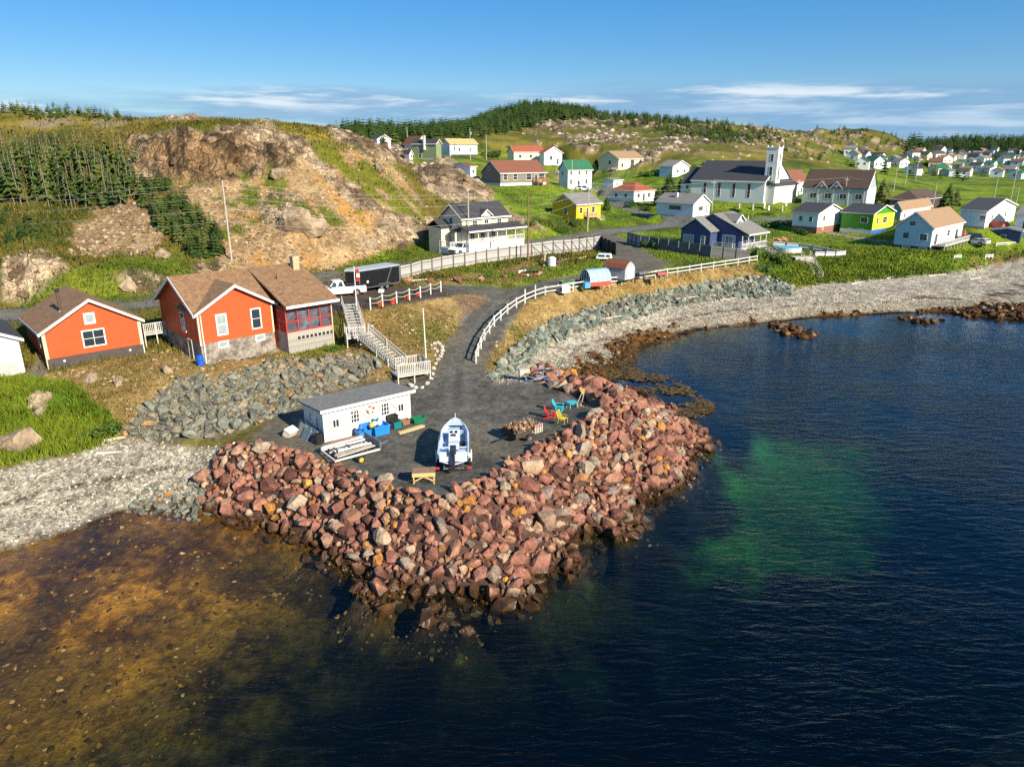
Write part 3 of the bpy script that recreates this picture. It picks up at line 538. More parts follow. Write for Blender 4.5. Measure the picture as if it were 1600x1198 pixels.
def water_mat():
    m, t = nodes_mat('sea_water'); L = t.links.new
    out = N(t, 'ShaderNodeOutputMaterial')
    dep = N(t, 'ShaderNodeAttribute', attribute_name='depth')
    def ex(k):
        a = N(t, 'ShaderNodeMath', operation='MULTIPLY', inp={1: -k}); L(dep.outputs['Fac'], a.inputs[0])
        e = N(t, 'ShaderNodeMath', operation='EXPONENT'); L(a.outputs[0], e.inputs[0]); return e.outputs[0]
    cc = N(t, 'ShaderNodeCombineColor'); [L(ex(k), cc.inputs[i]) for i, k in enumerate((.40, .28, .42))]
    tr = N(t, 'ShaderNodeBsdfTransparent'); L(cc.outputs[0], tr.inputs[0])
    gl = N(t, 'ShaderNodeBsdfGlossy', inp={'Roughness': .09}); gl.inputs[0].default_value = (.78, .92, 1, 1)
    df = N(t, 'ShaderNodeBsdfDiffuse'); df.inputs[0].default_value = (.0002, .0011, .0034, 1)
    tc = N(t, 'ShaderNodeTexCoord'); mp = N(t, 'ShaderNodeMapping'); mp.inputs['Rotation'].default_value = (0, 0, R(14)); mp.inputs['Scale'].default_value = (.38, 1.25, 1); L(tc.outputs['Object'], mp.inputs[0])
    n1 = N(t, 'ShaderNodeTexNoise', inp={'Scale': 1.15, 'Detail': 3.0, 'Roughness': .55, 'Distortion': .8}); L(mp.outputs[0], n1.inputs['Vector'])
    mp2 = N(t, 'ShaderNodeMapping'); mp2.inputs['Rotation'].default_value = (0, 0, R(-9)); mp2.inputs['Scale'].default_value = (.9, 2.9, 1); L(tc.outputs['Object'], mp2.inputs[0])
    n1b = N(t, 'ShaderNodeTexNoise', inp={'Scale': 1.3, 'Detail': 4.0, 'Roughness': .6, 'Distortion': .5}); L(mp2.outputs[0], n1b.inputs['Vector'])
    n3 = N(t, 'ShaderNodeTexNoise', inp={'Scale': .09, 'Detail': 4.0}); L(tc.outputs['Object'], n3.inputs['Vector'])
    ad = N(t, 'ShaderNodeMath', operation='MULTIPLY_ADD', inp={1: .42}); L(n1b.outputs[0], ad.inputs[0]); L(n1.outputs[0], ad.inputs[2])
    # calmer close to the shore
    ds = N(t, 'ShaderNodeMapRange', inp={1: .2, 2: 3.0, 3: .16, 4: 1.0}); L(dep.outputs['Fac'], ds.inputs[0])
    gs = N(t, 'ShaderNodeMapRange', inp={1: .3, 2: .7, 3: .45, 4: 1.25}); L(n3.outputs[0], gs.inputs[0])
    st = N(t, 'ShaderNodeMath', operation='MULTIPLY'); L(ds.outputs[0], st.inputs[0]); L(gs.outputs[0], st.inputs[1])
    hh = N(t, 'ShaderNodeMath', operation='MULTIPLY'); L(ad.outputs[0], hh.inputs[0]); L(st.outputs[0], hh.inputs[1])
    bp = N(t, 'ShaderNodeBump', inp={'Strength': 1.0, 'Distance': .165}); L(hh.outputs[0], bp.inputs['Height'])
    L(bp.outputs[0], gl.inputs['Normal'])
    lw = N(t, 'ShaderNodeLayerWeight', inp={'Blend': .5}); L(bp.outputs[0], lw.inputs['Normal'])   # Schlick by the facing angle: the same from above and from below
    fm_ = N(t, 'ShaderNodeMath', operation='MINIMUM', inp={1: .90}); L(lw.outputs['Facing'], fm_.inputs[0])
    p5 = N(t, 'ShaderNodeMath', operation='POWER', inp={1: 5.0}); L(fm_.outputs[0], p5.inputs[0])
    fr = N(t, 'ShaderNodeMath', operation='MULTIPLY_ADD', use_clamp=True, inp={1: .95, 2: .014}); L(p5.outputs[0], fr.inputs[0])
    adds = N(t, 'ShaderNodeAddShader'); L(tr.outputs[0], adds.inputs[0])
    dm = N(t, 'ShaderNodeMixShader'); da = N(t, 'ShaderNodeMapRange', inp={1: .6, 2: 4.5}); L(dep.outputs['Fac'], da.inputs[0])
    L(da.outputs[0], dm.inputs[0]); L(df.outputs[0], dm.inputs[2])
    blk = N(t, 'ShaderNodeBsdfDiffuse'); blk.inputs[0].default_value = (0, 0, 0, 1); L(blk.outputs[0], dm.inputs[1]); L(dm.outputs[0], adds.inputs[1])
    mx = N(t, 'ShaderNodeMixShader'); L(fr.outputs[0], mx.inputs[0]); L(adds.outputs[0], mx.inputs[1]); L(gl.outputs[0], mx.inputs[2]); L(mx.outputs[0], out.inputs[0])
    return m

# ------------------------------------------------------------------ sheets
def mesh_np(name, V, Fq, attrs=None, smooth=True):
    me = bpy.data.meshes.new(name); nf, k = Fq.shape
    me.vertices.add(len(V)); me.vertices.foreach_set('co', np.ascontiguousarray(V, np.float32).ravel())
    me.loops.add(nf * k); me.loops.foreach_set('vertex_index', np.ascontiguousarray(Fq, np.int32).ravel())
    me.polygons.add(nf); me.polygons.foreach_set('loop_start', np.arange(0, nf * k, k, dtype=np.int32))
    me.update(calc_edges=True)
    me.polygons.foreach_set('use_smooth', np.full(nf, smooth))
    for an, av in (attrs or {}).items():
        if av.ndim == 2:
            a = me.attributes.new(an, 'FLOAT_COLOR', 'POINT'); a.data.foreach_set('color', np.ascontiguousarray(np.c_[av, np.ones(len(av))], np.float32).ravel())
        else:
            a = me.attributes.new(an, 'FLOAT', 'POINT'); a.data.foreach_set('value', np.ascontiguousarray(av, np.float32))
    return me
def link(name, me, m=None, parent=None, **props):
    o = bpy.data.objects.new(name, me); COL.objects.link(o)
    if m and len(me.materials) == 0: me.materials.append(m)
    if parent: o.parent = parent
    for k, v in props.items(): o[k] = v
    return o
NR = len(RR)
vid = np.arange(NR * NA).reshape(NR, NA)
quads = np.stack([vid[:-1, :-1], vid[:-1, 1:], vid[1:, 1:], vid[1:, :-1]], -1).reshape(-1, 4)
GVt = np.stack([GX, GY, GH], -1).reshape(-1, 3)
def cell(a): return ((a[:-1, :-1] + a[1:, 1:]) * .5).ravel()
cb, cs_, cg, cd = cell(MK['bed']), cell(MK['shingle'] + MK['weed']), cell(MK['gravel']), cell(dist_c)
cls = np.where(cb > .5, 0, np.where(cs_ > .5, 1, np.where(cg > .5, 2, np.where(cd > 225, 4, 3))))
for i, nm in enumerate(('sea_bed', 'shingle_beach', 'gravel_yard', 'ground', 'hills')):
    q = quads[cls == i]; used, inv = np.unique(q, return_inverse=True)
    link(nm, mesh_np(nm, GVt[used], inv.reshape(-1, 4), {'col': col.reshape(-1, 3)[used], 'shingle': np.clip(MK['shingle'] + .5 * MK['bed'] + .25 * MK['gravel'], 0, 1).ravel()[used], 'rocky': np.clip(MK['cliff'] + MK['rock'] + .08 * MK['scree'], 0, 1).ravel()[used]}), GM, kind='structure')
wet = (np.minimum.reduce([GH[:-1, :-1], GH[1:, 1:], GH[:-1, 1:], GH[1:, :-1]]).ravel() < .15) & (cell(dist_c) < 900)
q = quads[wet]; used, inv = np.unique(q, return_inverse=True)
SV = GVt[used].copy(); depth = np.maximum(0, -SV[:, 2]); SV[:, 2] = 0
link('sea', mesh_np('sea', SV, inv.reshape(-1, 4), {'depth': depth}), water_mat(), kind='structure')
# ------------------------------------------------------------------ stones
def stone_variants(n, pts, flat, seed):
    rnd = random.Random(seed); out = []
    for k in range(n):
        bm = bmesh.new(); e = rnd.uniform(1.5, 3.2)
        for i in range(pts):
            v = Vector((rnd.gauss(0, 1), rnd.gauss(0, 1), rnd.gauss(0, 1))).normalized()
            s = (abs(v.x) ** e + abs(v.y) ** e + abs(v.z) ** e) ** (-1 / e)
            v = v * s * rnd.uniform(.80, 1.04)
            bm.verts.new((v.x, v.y * rnd.uniform(.72, .8), v.z * flat))
        bmesh.ops.convex_hull(bm, input=bm.verts[:])
        bmesh.ops.delete(bm, geom=[v for v in bm.verts if not v.link_faces], context='VERTS')
        bmesh.ops.dissolve_limit(bm, angle_limit=R(11), verts=bm.verts[:], edges=bm.edges[:])
        bmesh.ops.triangulate(bm, faces=bm.faces[:])
        bm.verts.index_update()
        out.append((np.array([v.co[:] for v in bm.verts]), np.array([[v.index for v in f.verts] for f in bm.faces])))
        bm.free()
    return out
import bmesh
BIG = stone_variants(24, 19, .68, 3)
MIDST = stone_variants(14, 16, .62, 5)
PEB = stone_variants(8, 9, .55, 9)
def pick_cells(w, n, r=rng):
    """n random spots on the ground sheet, weighted"""
    w = w[:-1, :-1].ravel(); p = np.cumsum(w); idx = np.searchsorted(p, r.random(n) * p[-1])
    i, j = np.divmod(idx, NA - 1); fi, fj = r.random(n), r.random(n)
    rr_ = RR[i] + (RR[i + 1] - RR[i]) * fi; aa = AA[j] + (AA[1] - AA[0]) * fj
    return rr_ * np.sin(aa), rr_ * np.cos(aa)
CELLA = np.zeros(GX.shape); CELLA[:-1, :-1] = ((RR[1:] - RR[:-1]) * RR[:-1])[:, None] * (AA[1] - AA[0])
def darts(w, sizes, tries, gap):
    """non-overlapping discs, largest first"""
    out = []; cell_ = 1.0; grid = {}
    for r0, r1, cnt in sizes:
        X, Y = pick_cells(w, tries * cnt); got = 0
        for x, y in zip(X, Y):
            r = random.uniform(r0, r1); cx, cy = int(x // cell_), int(y // cell_); ok = True; rg = int(math.ceil((r + 1.4) / cell_))
            for a in range(cx - rg, cx + rg + 1):
                for b in range(cy - rg, cy + rg + 1):
                    for (qx, qy, qr) in grid.get((a, b), ()):
                        if (qx - x) ** 2 + (qy - y) ** 2 < ((qr + r) * gap) ** 2: ok = False; break
                    if not ok: break
                if not ok: break
            if ok:
                grid.setdefault((cx, cy), []).append((x, y, r)); out.append((x, y, r)); got += 1
                if got >= cnt: break
    return out
def rotm():
    return Euler((random.uniform(0, 6.3), random.uniform(0, 6.3), random.uniform(0, 6.3))).to_matrix()
def merge(items, variants, attr_rnd=True):
    """items: (variant, 3x3 matrix incl. scale, position, rnd)"""
    V, T, A = [], [], []; off = 0
    for k, Mx, p, rn in items:
        v, f = variants[k]; vv = v @ np.array(Mx).T + np.array(p)
        V.append(vv); T.append(f + off); A.append(np.full(len(v), rn)); off += len(v)
    return np.concatenate(V), np.concatenate(T), {'rnd': np.concatenate(A)}
RAMPS['breakwater_stone'] = [(0, (.11, .048, .034)), (.18, (.22, .092, .060)), (.36, (.31, .135, .088)), (.54, (.25, .112, .074)), (.68, (.32, .17, .10)), (.78, (.38, .25, .155)), (.84, (.36, .28, .19)), (.90, (.19, .145, .115)), (.96, (.38, .155, .035)), (1, (.47, .25, .06))]
RAMPS['grey_stone'] = [(0, (.085, .088, .072)), (.3, (.145, .15, .115)), (.6, (.205, .205, .155)), (.80, (.19, .165, .115)), (.92, (.29, .24, .16)), (1, (.38, .18, .05))]
RAMPS['green_stone'] = [(0, (.09, .105, .085)), (.4, (.155, .18, .145)), (.75, (.23, .25, .195)), (1, (.31, .27, .19))]
RAMPS['shingle_stone'] = [(0, (.14, .125, .095)), (.4, (.27, .24, .185)), (.8, (.41, .37, .29)), (1, (.52, .48, .39))]
RAMPS['weedy_stone'] = [(0, (.03, .013, .004)), (.5, (.085, .036, .008)), (.85, (.14, .065, .014)), (1, (.24, .2, .14))]
def stone_mat(name, rand, wet=False):
    m = mat(name, (.3, .3, .3), rough=.85, var=.5, scale=2.0, bump=.45, bscale=3.2, spec=.25, rand=rand)
    if wet:   # stones at and under the tide line are wet and grown over with dark and rusty weed
        t = m.node_tree; L = t.links.new; b = [n for n in t.nodes if n.type == 'BSDF_PRINCIPLED'][0]
        old = b.inputs['Base Color'].links[0].from_socket
        g = N(t, 'ShaderNodeNewGeometry'); sp = N(t, 'ShaderNodeSeparateXYZ'); L(g.outputs['Position'], sp.inputs[0])
        nz = N(t, 'ShaderNodeTexNoise', inp={'Scale': 1.1, 'Detail': 4.0}); L(g.outputs['Position'], nz.inputs['Vector'])
        ad = N(t, 'ShaderNodeMath', operation='MULTIPLY_ADD', inp={1: -1.3}); L(nz.outputs[0], ad.inputs[0]); L(sp.outputs[2], ad.inputs[2])
        mr = N(t, 'ShaderNodeMapRange', interpolation_type='SMOOTHSTEP', inp={1: -.55, 2: .25, 3: 1.0, 4: 0.0}); L(ad.outputs[0], mr.inputs[0])
        mx = N(t, 'ShaderNodeMix', data_type='RGBA'); mx.inputs[7].default_value = (.055, .026, .010, 1); L(mr.outputs[0], mx.inputs[0]); L(old, mx.inputs[6])
        L(mx.outputs[2], b.inputs['Base Color'])
        rr_ = N(t, 'ShaderNodeMapRange', inp={3: .85, 4: .3}); L(mr.outputs[0], rr_.inputs[0]); L(rr_.outputs[0], b.inputs['Roughness'])
    return m
def variant_meshes(nm, variants, m):
    L_ = []
    for v, f in variants:
        me = mesh_np(nm, v, f, smooth=False); me.materials.append(m); L_.append(me)
    return L_
def riprap(root_name, label, cat, part, w, sizes, ramp, origin, lift=.15, extra_w=None, gap=.80, wet=False, nparts=300, fill=(.14, .26, 700), flat=1.0):
    root = link(root_name, None, label=label, category=cat); root.location = origin
    mo = stone_mat(ramp, 'obj', wet); ms = stone_mat(ramp + '@joined', 'attr', wet)
    key = ramp + '_meshes'
    if key not in MATS: MATS[key] = variant_meshes(part, BIG, mo)
    meshes = MATS[key]
    st = darts(w, sizes, 5, gap)
    zs = ground([s[0] for s in st], [s[1] for s in st])
    st = [(x, y, z, r) for (x, y, r), z in zip(st, zs)]
    st.sort(key=lambda s: -s[3] / math.hypot(s[0], s[1]))
    rest = []
    for i, (x, y, z, r) in enumerate(st):
        k = random.randrange(len(BIG)); Mx = Euler((random.gauss(0, .5), random.gauss(0, .5), random.uniform(0, 6.3))).to_matrix()
        sc = Vector((r * 1.22 * random.uniform(.85, 1.3), r * 1.22 * random.uniform(.85, 1.15), r * 1.22 * random.uniform(.85, 1.35) * flat))
        p = Vector((x, y, z + r * lift + random.uniform(-.05, .12) * r))
        if i < nparts:
            o = bpy.data.objects.new(part, meshes[k]); COL.objects.link(o); o.parent = root
            o.matrix_local = Matrix.Translation(p - origin) @ Mx.to_4x4() @ Matrix.Diagonal((*sc, 1))
        else: rest.append((k, Mx @ Matrix.Diagonal(sc), p - origin, random.random()))
    V, T, A = merge(rest, BIG) if rest else (None, None, None)
    X, Y = pick_cells(w, fill[2]); Z = ground(X, Y); it = []
    for x, y, z in zip(X, Y, Z):
        r = random.uniform(fill[0], fill[1]); it.append((random.randrange(len(MIDST)), rotm() @ Matrix.Diagonal((r * 1.3, r * 1.2, r)), Vector((x, y, z + r * .3)) - origin, random.random()))
    V2, T2, A2 = merge(it, MIDST)
    if rest: V2, T2, A2 = np.concatenate([V, V2]), np.concatenate([T, T2 + len(V)]), {'rnd': np.concatenate([A['rnd'], A2['rnd']])}
    link('smaller_' + part, mesh_np('smaller_' + part, V2, T2, A2, smooth=False), ms, root, kind='stuff')
    return root
def inpoly(poly, soft=.25, wb=.5): return region(poly, soft, wb) * CELLA
riprap('rock_breakwater', 'breakwater of piled reddish boulders ringing the gravel yard', 'breakwater', 'boulder', inpoly(BWP) * (GH > -1.1), [(.50, .72, 60), (.37, .51, 300), (.27, .38, 700), (.19, .28, 1000)], 'breakwater_stone', ph(690, 770, 3.0), lift=.25, wet=True, gap=.72, fill=(.10, .24, 2400))
riprap('rock_row', 'low row of red boulders along the back edge of the gravel yard', 'breakwater', 'boulder', inpoly(ARM), [(.55, .8, 30), (.36, .55, 70)], 'breakwater_stone', ph(880, 600, 3.2), lift=.4, wet=True, fill=(.14, .26, 120))
riprap('grey_rock_bank', 'bank of grey green riprap stones below the orange houses', 'rock bank', 'stone', inpoly(RRL, .2, 1.5), [(.42, .58, 60), (.30, .42, 330), (.20, .30, 700)], 'grey_stone', ph(400, 640, 3.5), lift=.12, fill=(.10, .2, 1500), flat=.75, gap=.72)
riprap('pale_rock_bank', 'bank of pale green riprap stones between driveway fence and beach', 'rock bank', 'stone', inpoly(RRR, .2, .8), [(.50, .75, 110), (.34, .50, 450), (.24, .34, 500)], 'green_stone', ph(940, 490, 3.5), lift=.12, fill=(.12, .25, 1500), flat=.75, gap=.72)
def scatter_stones(name, w, n, rlo, rhi, ramp, variants=PEB, lift=.2, power=2.0, zmin=-99, **props):
    X, Y = pick_cells(w, n); Z = np.maximum(ground(X, Y), zmin); it = []
    for x, y, z in zip(X, Y, Z):
        r = rlo + (rhi - rlo) * random.random() ** power
        it.append((random.randrange(len(variants)), Euler((random.gauss(0, .3), random.gauss(0, .3), random.uniform(0, 6.3))).to_matrix() @ Matrix.Diagonal((r, r, r * .9)), (x, y, z + r * lift), random.random()))
    V, T, A = merge(it, variants)
    return link(name, mesh_np(name, V, T, A, smooth=False), stone_mat(ramp + '@joined', 'attr'), kind='stuff', **props)
SCR = np.ones(GX.shape)                                  # cells are about even in view
scatter_stones('beach_pebbles', MK['shingle'] * (dist_c < 130) * SCR, 16000, .04, .19, 'shingle_stone', label='loose pale pebbles and cobbles on the shingle beaches', category='pebbles')
scatter_stones('tide_line_stones', region([(190, 805), (230, 770), (300, 745), (330, 760), (340, 800), (300, 815)], .3, .5) * SCR, 160, .12, .42, 'grey_stone', MIDST, label='grey green stones at the water edge beside the breakwater', category='stones')
scatter_stones('weedy_rocks', np.maximum(MK.get('weed'), region([(1196, 512), (1215, 506), (1240, 525), (1275, 543), (1255, 548), (1215, 535)], .2, .6)) * (GH < 1.2) * (dist_c < 160), 1500, .12, .60, 'weedy_stone', MIDST, .1, 2.6, label='weed covered rocks along the low tide line', category='rocks')
scatter_stones('weedy_reef', region([(1196, 512), (1215, 506), (1240, 522), (1272, 542), (1255, 548), (1215, 535)], .15, .5) * 1.0, 90, .3, .8, 'weedy_stone', MIDST, .3, 1.0, zmin=-.12, label='brown weedy reef rising from the blue water', category='reef')
scatter_stones('weedy_ledge', np.maximum(region([(1480, 488), (1530, 480), (1620, 474), (1750, 474), (1750, 500), (1600, 502), (1520, 498)], .2, 1.0), region([(1390, 503), (1440, 498), (1475, 510), (1440, 517)], .2, .6)), 520, .2, .7, 'weedy_stone', MIDST, .4, 1.6, zmin=-.15, label='brown weed covered ledge at the far end of the beach', category='ledge')
scatter_stones('scree_stones', (MK.get('scree') + MK.get('rock') * .3) * (dist_c < 170), 3500, .10, .45, 'scree_stone' if 'scree_stone' in RAMPS else 'shingle_stone', MIDST, .1, 2.5, label='loose stones lying on the scree slope', category='stones') if RAMPS.setdefault('scree_stone', [(0, (.16, .10, .055)), (.5, (.30, .205, .12)), (1, (.44, .34, .22))]) else 0
scatter_stones('bank_stones', MK['ochre'] * (dist_c < 130), 2600, .06, .28, 'scree_stone', PEB, .15, 2.5, label='small stones in the dry ochre banks', category='stones')
scatter_stones('cliff_blocks', (MK.get('cliff') * .35 + MK.get('rock') * .6) * (dist_c < 175) * CELLA, 260, .4, 1.9, 'crag_stone', BIG, -.34, 2.0, label='angular blocks of the brown cliff and crags', category='crags') if RAMPS.setdefault('crag_stone', [(0, (.09, .055, .034)), (.35, (.17, .11, .065)), (.7, (.25, .17, .10)), (1, (.36, .27, .17))]) else 0
scatter_stones('hill_rocks', MK.get('rock') * (dist_c > 175) * (dist_c < 600) * np.sqrt(CELLA), 2000, .4, 2.2, 'pale_crag', BIG, -.1, 2.0, label='pale rock outcrops on the far hill', category='crags') if RAMPS.setdefault('pale_crag', [(0, (.17, .13, .08)), (.5, (.32, .26, .18)), (1, (.45, .38, .29))]) else 0

# single boulders that stand out
bmeshes = variant_meshes('boulder', BIG, stone_mat('breakwater_stone', 'obj'))
for i, (u, v, r, lb) in enumerate([(638, 441, .75, 'maroon boulder nearest the black trailer at the parking edge'), (672, 440, .6, 'maroon boulder second from the black trailer along the drive'), (713, 441, .75, 'widest maroon boulder on the dry verge below the board fence'), (751, 438, .7, 'maroon boulder beside the small green shrub on the verge'), (788, 433, .5, 'small maroon boulder close to the round flower bed')]):
    p = on(u, v); o = link('boulder', bmeshes[i + 3], label=lb, category='boulder', group='maroon boulders along the drive')
    o.location = p + Vector((0, 0, r * .3)); o.scale = (r * 1.2, r * 1.0, r * 1.1); o.rotation_euler.z = i * 1.3
rockm = mat('pale_rock', (.34, .255, .16), var=.5, scale=1.6, bump=.6, bscale=3.2, c2=(.21, .15, .09))
def crag_mesh(i):
    """a broken rock: two hulls side by side, cut finer and roughened"""
    bm = bmesh.new()
    for k, (sx, ox, oz) in enumerate(((1, 0, 0), (.75, .62, -.12), (.6, -.55, -.18))):
        v_, f_ = BIG[(i * 3 + 1 + k * 5) % 24]; vs = [bm.verts.new((v[0] * sx + ox, v[1] * sx, v[2] * sx * 1.25 + oz)) for v in v_]
        for f in f_: bm.faces.new([vs[j] for j in f])
    bmesh.ops.subdivide_edges(bm, edges=bm.edges[:], cuts=3, use_grid_fill=True)
    r_ = random.Random(i)
    for v in bm.verts: v.co += Vector((r_.gauss(0, .022), r_.gauss(0, .022), r_.gauss(0, .022)))
    bmesh.ops.triangulate(bm, faces=bm.faces[:])
    me = bpy.data.meshes.new('boulder'); bm.to_mesh(me); bm.free(); return me
for i, (u, v, r, lb) in enumerate([(466, 352, 2.6, 'huge pale crag standing in the middle of the scree slope'), (437, 272, 1.5, 'pale rock knob below the cliff top'), (590, 265, 1.6, 'rock block high on the right shoulder of the hill'), (575, 385, 1.3, 'flat pale boulder at the foot of the scree by the grass'), (60, 628, .9, 'flat pale stone on the grass bank below the white house'), (63, 645, .8, 'tall pale rock in the middle of the grass bank'), (42, 698, 1.5, 'grey rock slab at the foot of the grass bank'), (258, 402, 1.2, 'grey boulder on the verge left of the pole'), (225, 395, .8, 'small grey boulder at the edge of the spruce patch'), (140, 595, .7, 'pale boulder on dry ground before the small orange house'), (185, 600, .6, 'low pale stone among the dry grass below the small orange house'), (262, 582, .6, 'grey stone on the dry lawn below the wooden steps')]):
    p = on(u, v); o = link('boulder', crag_mesh(i), rockm, label=lb, category='boulder')
    o.location = p; o.scale = (r * 1.2, r, r * 1.15); o.rotation_euler = (.2 * i % 1, .1 * i, i * 1.1)

# ------------------------------------------------------------------ plants
def tufts(name, w, n, hlo, hhi, c0, c1, nb=4, spread=.22, tint=None, **props):
    X, Y = pick_cells(w, n); Z = ground(X, Y)
    nb_ = n * nb; bx = np.repeat(X, nb) + rng.normal(0, spread, nb_); by = np.repeat(Y, nb) + rng.normal(0, spread, nb_); bz = np.repeat(Z, nb) - .03
    dsc = np.clip(np.hypot(bx, by) / 60, .8, 3.5)                 # coarser blades farther off
    h = rng.uniform(hlo, hhi, nb_); wd_ = rng.uniform(.018, .04, nb_) * dsc * 1.3; a = rng.uniform(0, 6.283, nb_); ln = rng.uniform(.1, .7, nb_) * h; la = rng.uniform(0, 6.283, nb_)
    V = np.empty((nb_, 3, 3)); ca, sa = np.cos(a) * wd_, np.sin(a) * wd_
    V[:, 0] = np.stack([bx - ca, by - sa, bz], -1); V[:, 1] = np.stack([bx + ca, by + sa, bz], -1); V[:, 2] = np.stack([bx + ln * np.cos(la), by + ln * np.sin(la), bz + h], -1)
    t = np.clip(rng.normal(.5, .28, nb_) + (np.repeat(fbm(X / 2.5, Y / 2.5, 3, 77), nb) - .5) * 1.6, 0, 1)[:, None]
    cc = np.array(c0)[None] * (1 - t) + np.array(c1)[None] * t
    link(name, mesh_np(name, V.reshape(-1, 3), np.arange(nb_ * 3).reshape(-1, 3), {'col': np.repeat(cc, 3, 0)}, smooth=False), mat('blade', (.1, .1, .1), rough=.8, attr='col', var=.1, spec=.15, up=.75), kind='stuff', **props)
tufts('verge_grass', region([(0, 470), (110, 440), (180, 405), (300, 430), (250, 470), (80, 482)], .5, 3) * .8 + region([(530, 424), (600, 396), (700, 368), (760, 398), (700, 398), (530, 432)], .5, 1.5), 6000, .12, .4, (.06, .10, .008), (.18, .22, .02), 3, .3, label='rough green grass on the verge of the road', category='grass')
lush_w = region([(-200, 605), (50, 597), (100, 604), (130, 622), (165, 650), (185, 672), (176, 690), (110, 710), (0, 733), (-200, 775)], .3, 1.0) * sstep(.2, .4, n2) * (1 - MK['shingle'])
tufts('tall_grass', lush_w, 16000, .25, .75, (.075, .14, .006), (.25, .31, .02), 4, .16, label='tall bright grass on the bank above the left cove', category='grass')
scatter_stones('sea_bed_stones', MK['bed'] * (GH > -1.3) * (dist_c < 62) * (GX < 25), 4200, .03, .22, 'bed_stone', MIDST, .0, 3.0, label='stones lying on the shallow sea bed', category='stones') if RAMPS.setdefault('bed_stone', [(0, (.03, .014, .003)), (.5, (.10, .045, .006)), (.85, (.26, .12, .018)), (1, (.40, .25, .10))]) else 0
tufts('bluff_grass', region([(1175, 425), (1200, 400), (1300, 385), (1500, 395), (1700, 380), (1700, 400), (1600, 405), (1500, 424), (1400, 433), (1290, 441), (1230, 446)], .4, 1.5) * sstep(.25, .4, n2), 14000, .15, .45, (.075, .14, .008), (.25, .30, .02), 3, .35, label='long green grass on the bluff above the beach', category='grass')
tufts('lawn_grass', MK['grass'] * (dist_c < 220) * (1 - lush_w), 26000, .12, .4, (.07, .125, .008), (.20, .26, .02), 2, .3, label='short grass around the village houses', category='grass')
tufts('dry_grass', MK['ochre'] * (dist_c < 125) * sstep(.3, .6, n8), 15000, .05, .2, (.10, .10, .015), (.38, .26, .08), 3, .2, label='dry straw coloured grass on the banks', category='grass')
tufts('heath_tufts', MK['heath'] * (dist_c > 70) * (dist_c < 170) * (GX < 15), 30000, .2, .6, (.055, .07, .008), (.27, .20, .03), 3, .4, label='low heath plants covering the hillside', category='heath')
def leaf_clump(n, leaf, seed, rx=1, ry=1, rz=1, lumps=5):
    """shrub foliage: leaf faces over a few uneven lobes"""
    r = np.random.default_rng(seed); c = r.normal(0, .42, (lumps, 3)) * [rx, ry, rz * .5]; c[:, 2] = np.abs(c[:, 2]) + rz * .35
    d = r.normal(0, 1, (n, 3)); d /= np.linalg.norm(d, axis=1)[:, None]
    P = c[r.integers(0, lumps, n)] + d * r.uniform(.28, .52, n)[:, None] * [rx, ry, rz]; P[:, 2] = np.maximum(P[:, 2], .03)
    a = r.normal(0, 1, (n, 3)); a -= d * (a * d).sum(1)[:, None] * .6; a /= np.linalg.norm(a, axis=1)[:, None]; b = np.cross(a, d + r.normal(0, .4, (n, 3))); b /= np.linalg.norm(b, axis=1)[:, None] + 1e-6
    s = r.uniform(.6, 1.3, n)[:, None] * leaf
    V = np.stack([P - a * s, P + b * s * .55, P + a * s, P - b * s * .55], 1)
    return V.reshape(-1, 3), np.arange(n * 4).reshape(-1, 4)
RAMPS['shrub_leaf'] = [(0, (.025, .055, .008)), (.5, (.05, .10, .014)), (1, (.09, .145, .02))]
shrub_m = mat('shrub_leaf', (.05, .09, .01), rough=.7, var=.5, scale=1.6, rand='obj', spec=.2, up=.45)
SHR = [link_ for link_ in (mesh_np('foliage', *leaf_clump(420, .13, 100 + k, 1, 1, .8), smooth=False) for k in range(4))]
for me in SHR: me.materials.append(shrub_m)
def bush(u, v, sx, sy, sz, label, k=0, cat='bush', group=None):
    p = on(u, v); r = link('bush', None, label=label, category=cat); r.location = p
    if group: r['group'] = group
    f_ = link('foliage', SHR[k % 4], parent=r); f_.scale = (sx, sy, sz); f_.location.z = -.1; f_.rotation_euler.z = k * 1.7
    return r
def spruce_crown(seed, levels, blades, h, rad, base, droop=.45, ragged=.5):
    """whorls of drooping branch sprays round a stem; gaps between them"""
    r = random.Random(seed); V, T = [], []
    for k in range(levels):
        t = k / (levels - 1); z = base + (h - base) * (t ** .9); L_ = rad * (1 - t) ** .8 * r.uniform(.75, 1.1) + .06 * rad
        n = max(4, int(blades * (1 - .5 * t))); a0 = r.uniform(0, 6.28)
        for i in range(n):
            if r.random() < .12 * ragged * 2: continue
            a = a0 + 6.283 * i / n + r.uniform(-.25, .25); l = L_ * r.uniform(1 - ragged * .6, 1.1); w = l * r.uniform(.30, .45)
            c_, s_ = math.cos(a), math.sin(a); dz = -droop * l * r.uniform(.6, 1.2); o = len(V)
            V += [(0, 0, z + .12 * l), (c_ * l * .55 - s_ * w, s_ * l * .55 + c_ * w, z + dz * .45), (c_ * l, s_ * l, z + dz), (c_ * l * .55 + s_ * w, s_ * l * .55 - c_ * w, z + dz * .45), (c_ * l * .5, s_ * l * .5, z + dz * .1 + .16 * l)]
            T += [(o, o + 1, o + 4), (o + 1, o + 2, o + 4), (o, o + 4, o + 3), (o + 4, o + 2, o + 3)]
    return np.array(V), np.array(T)
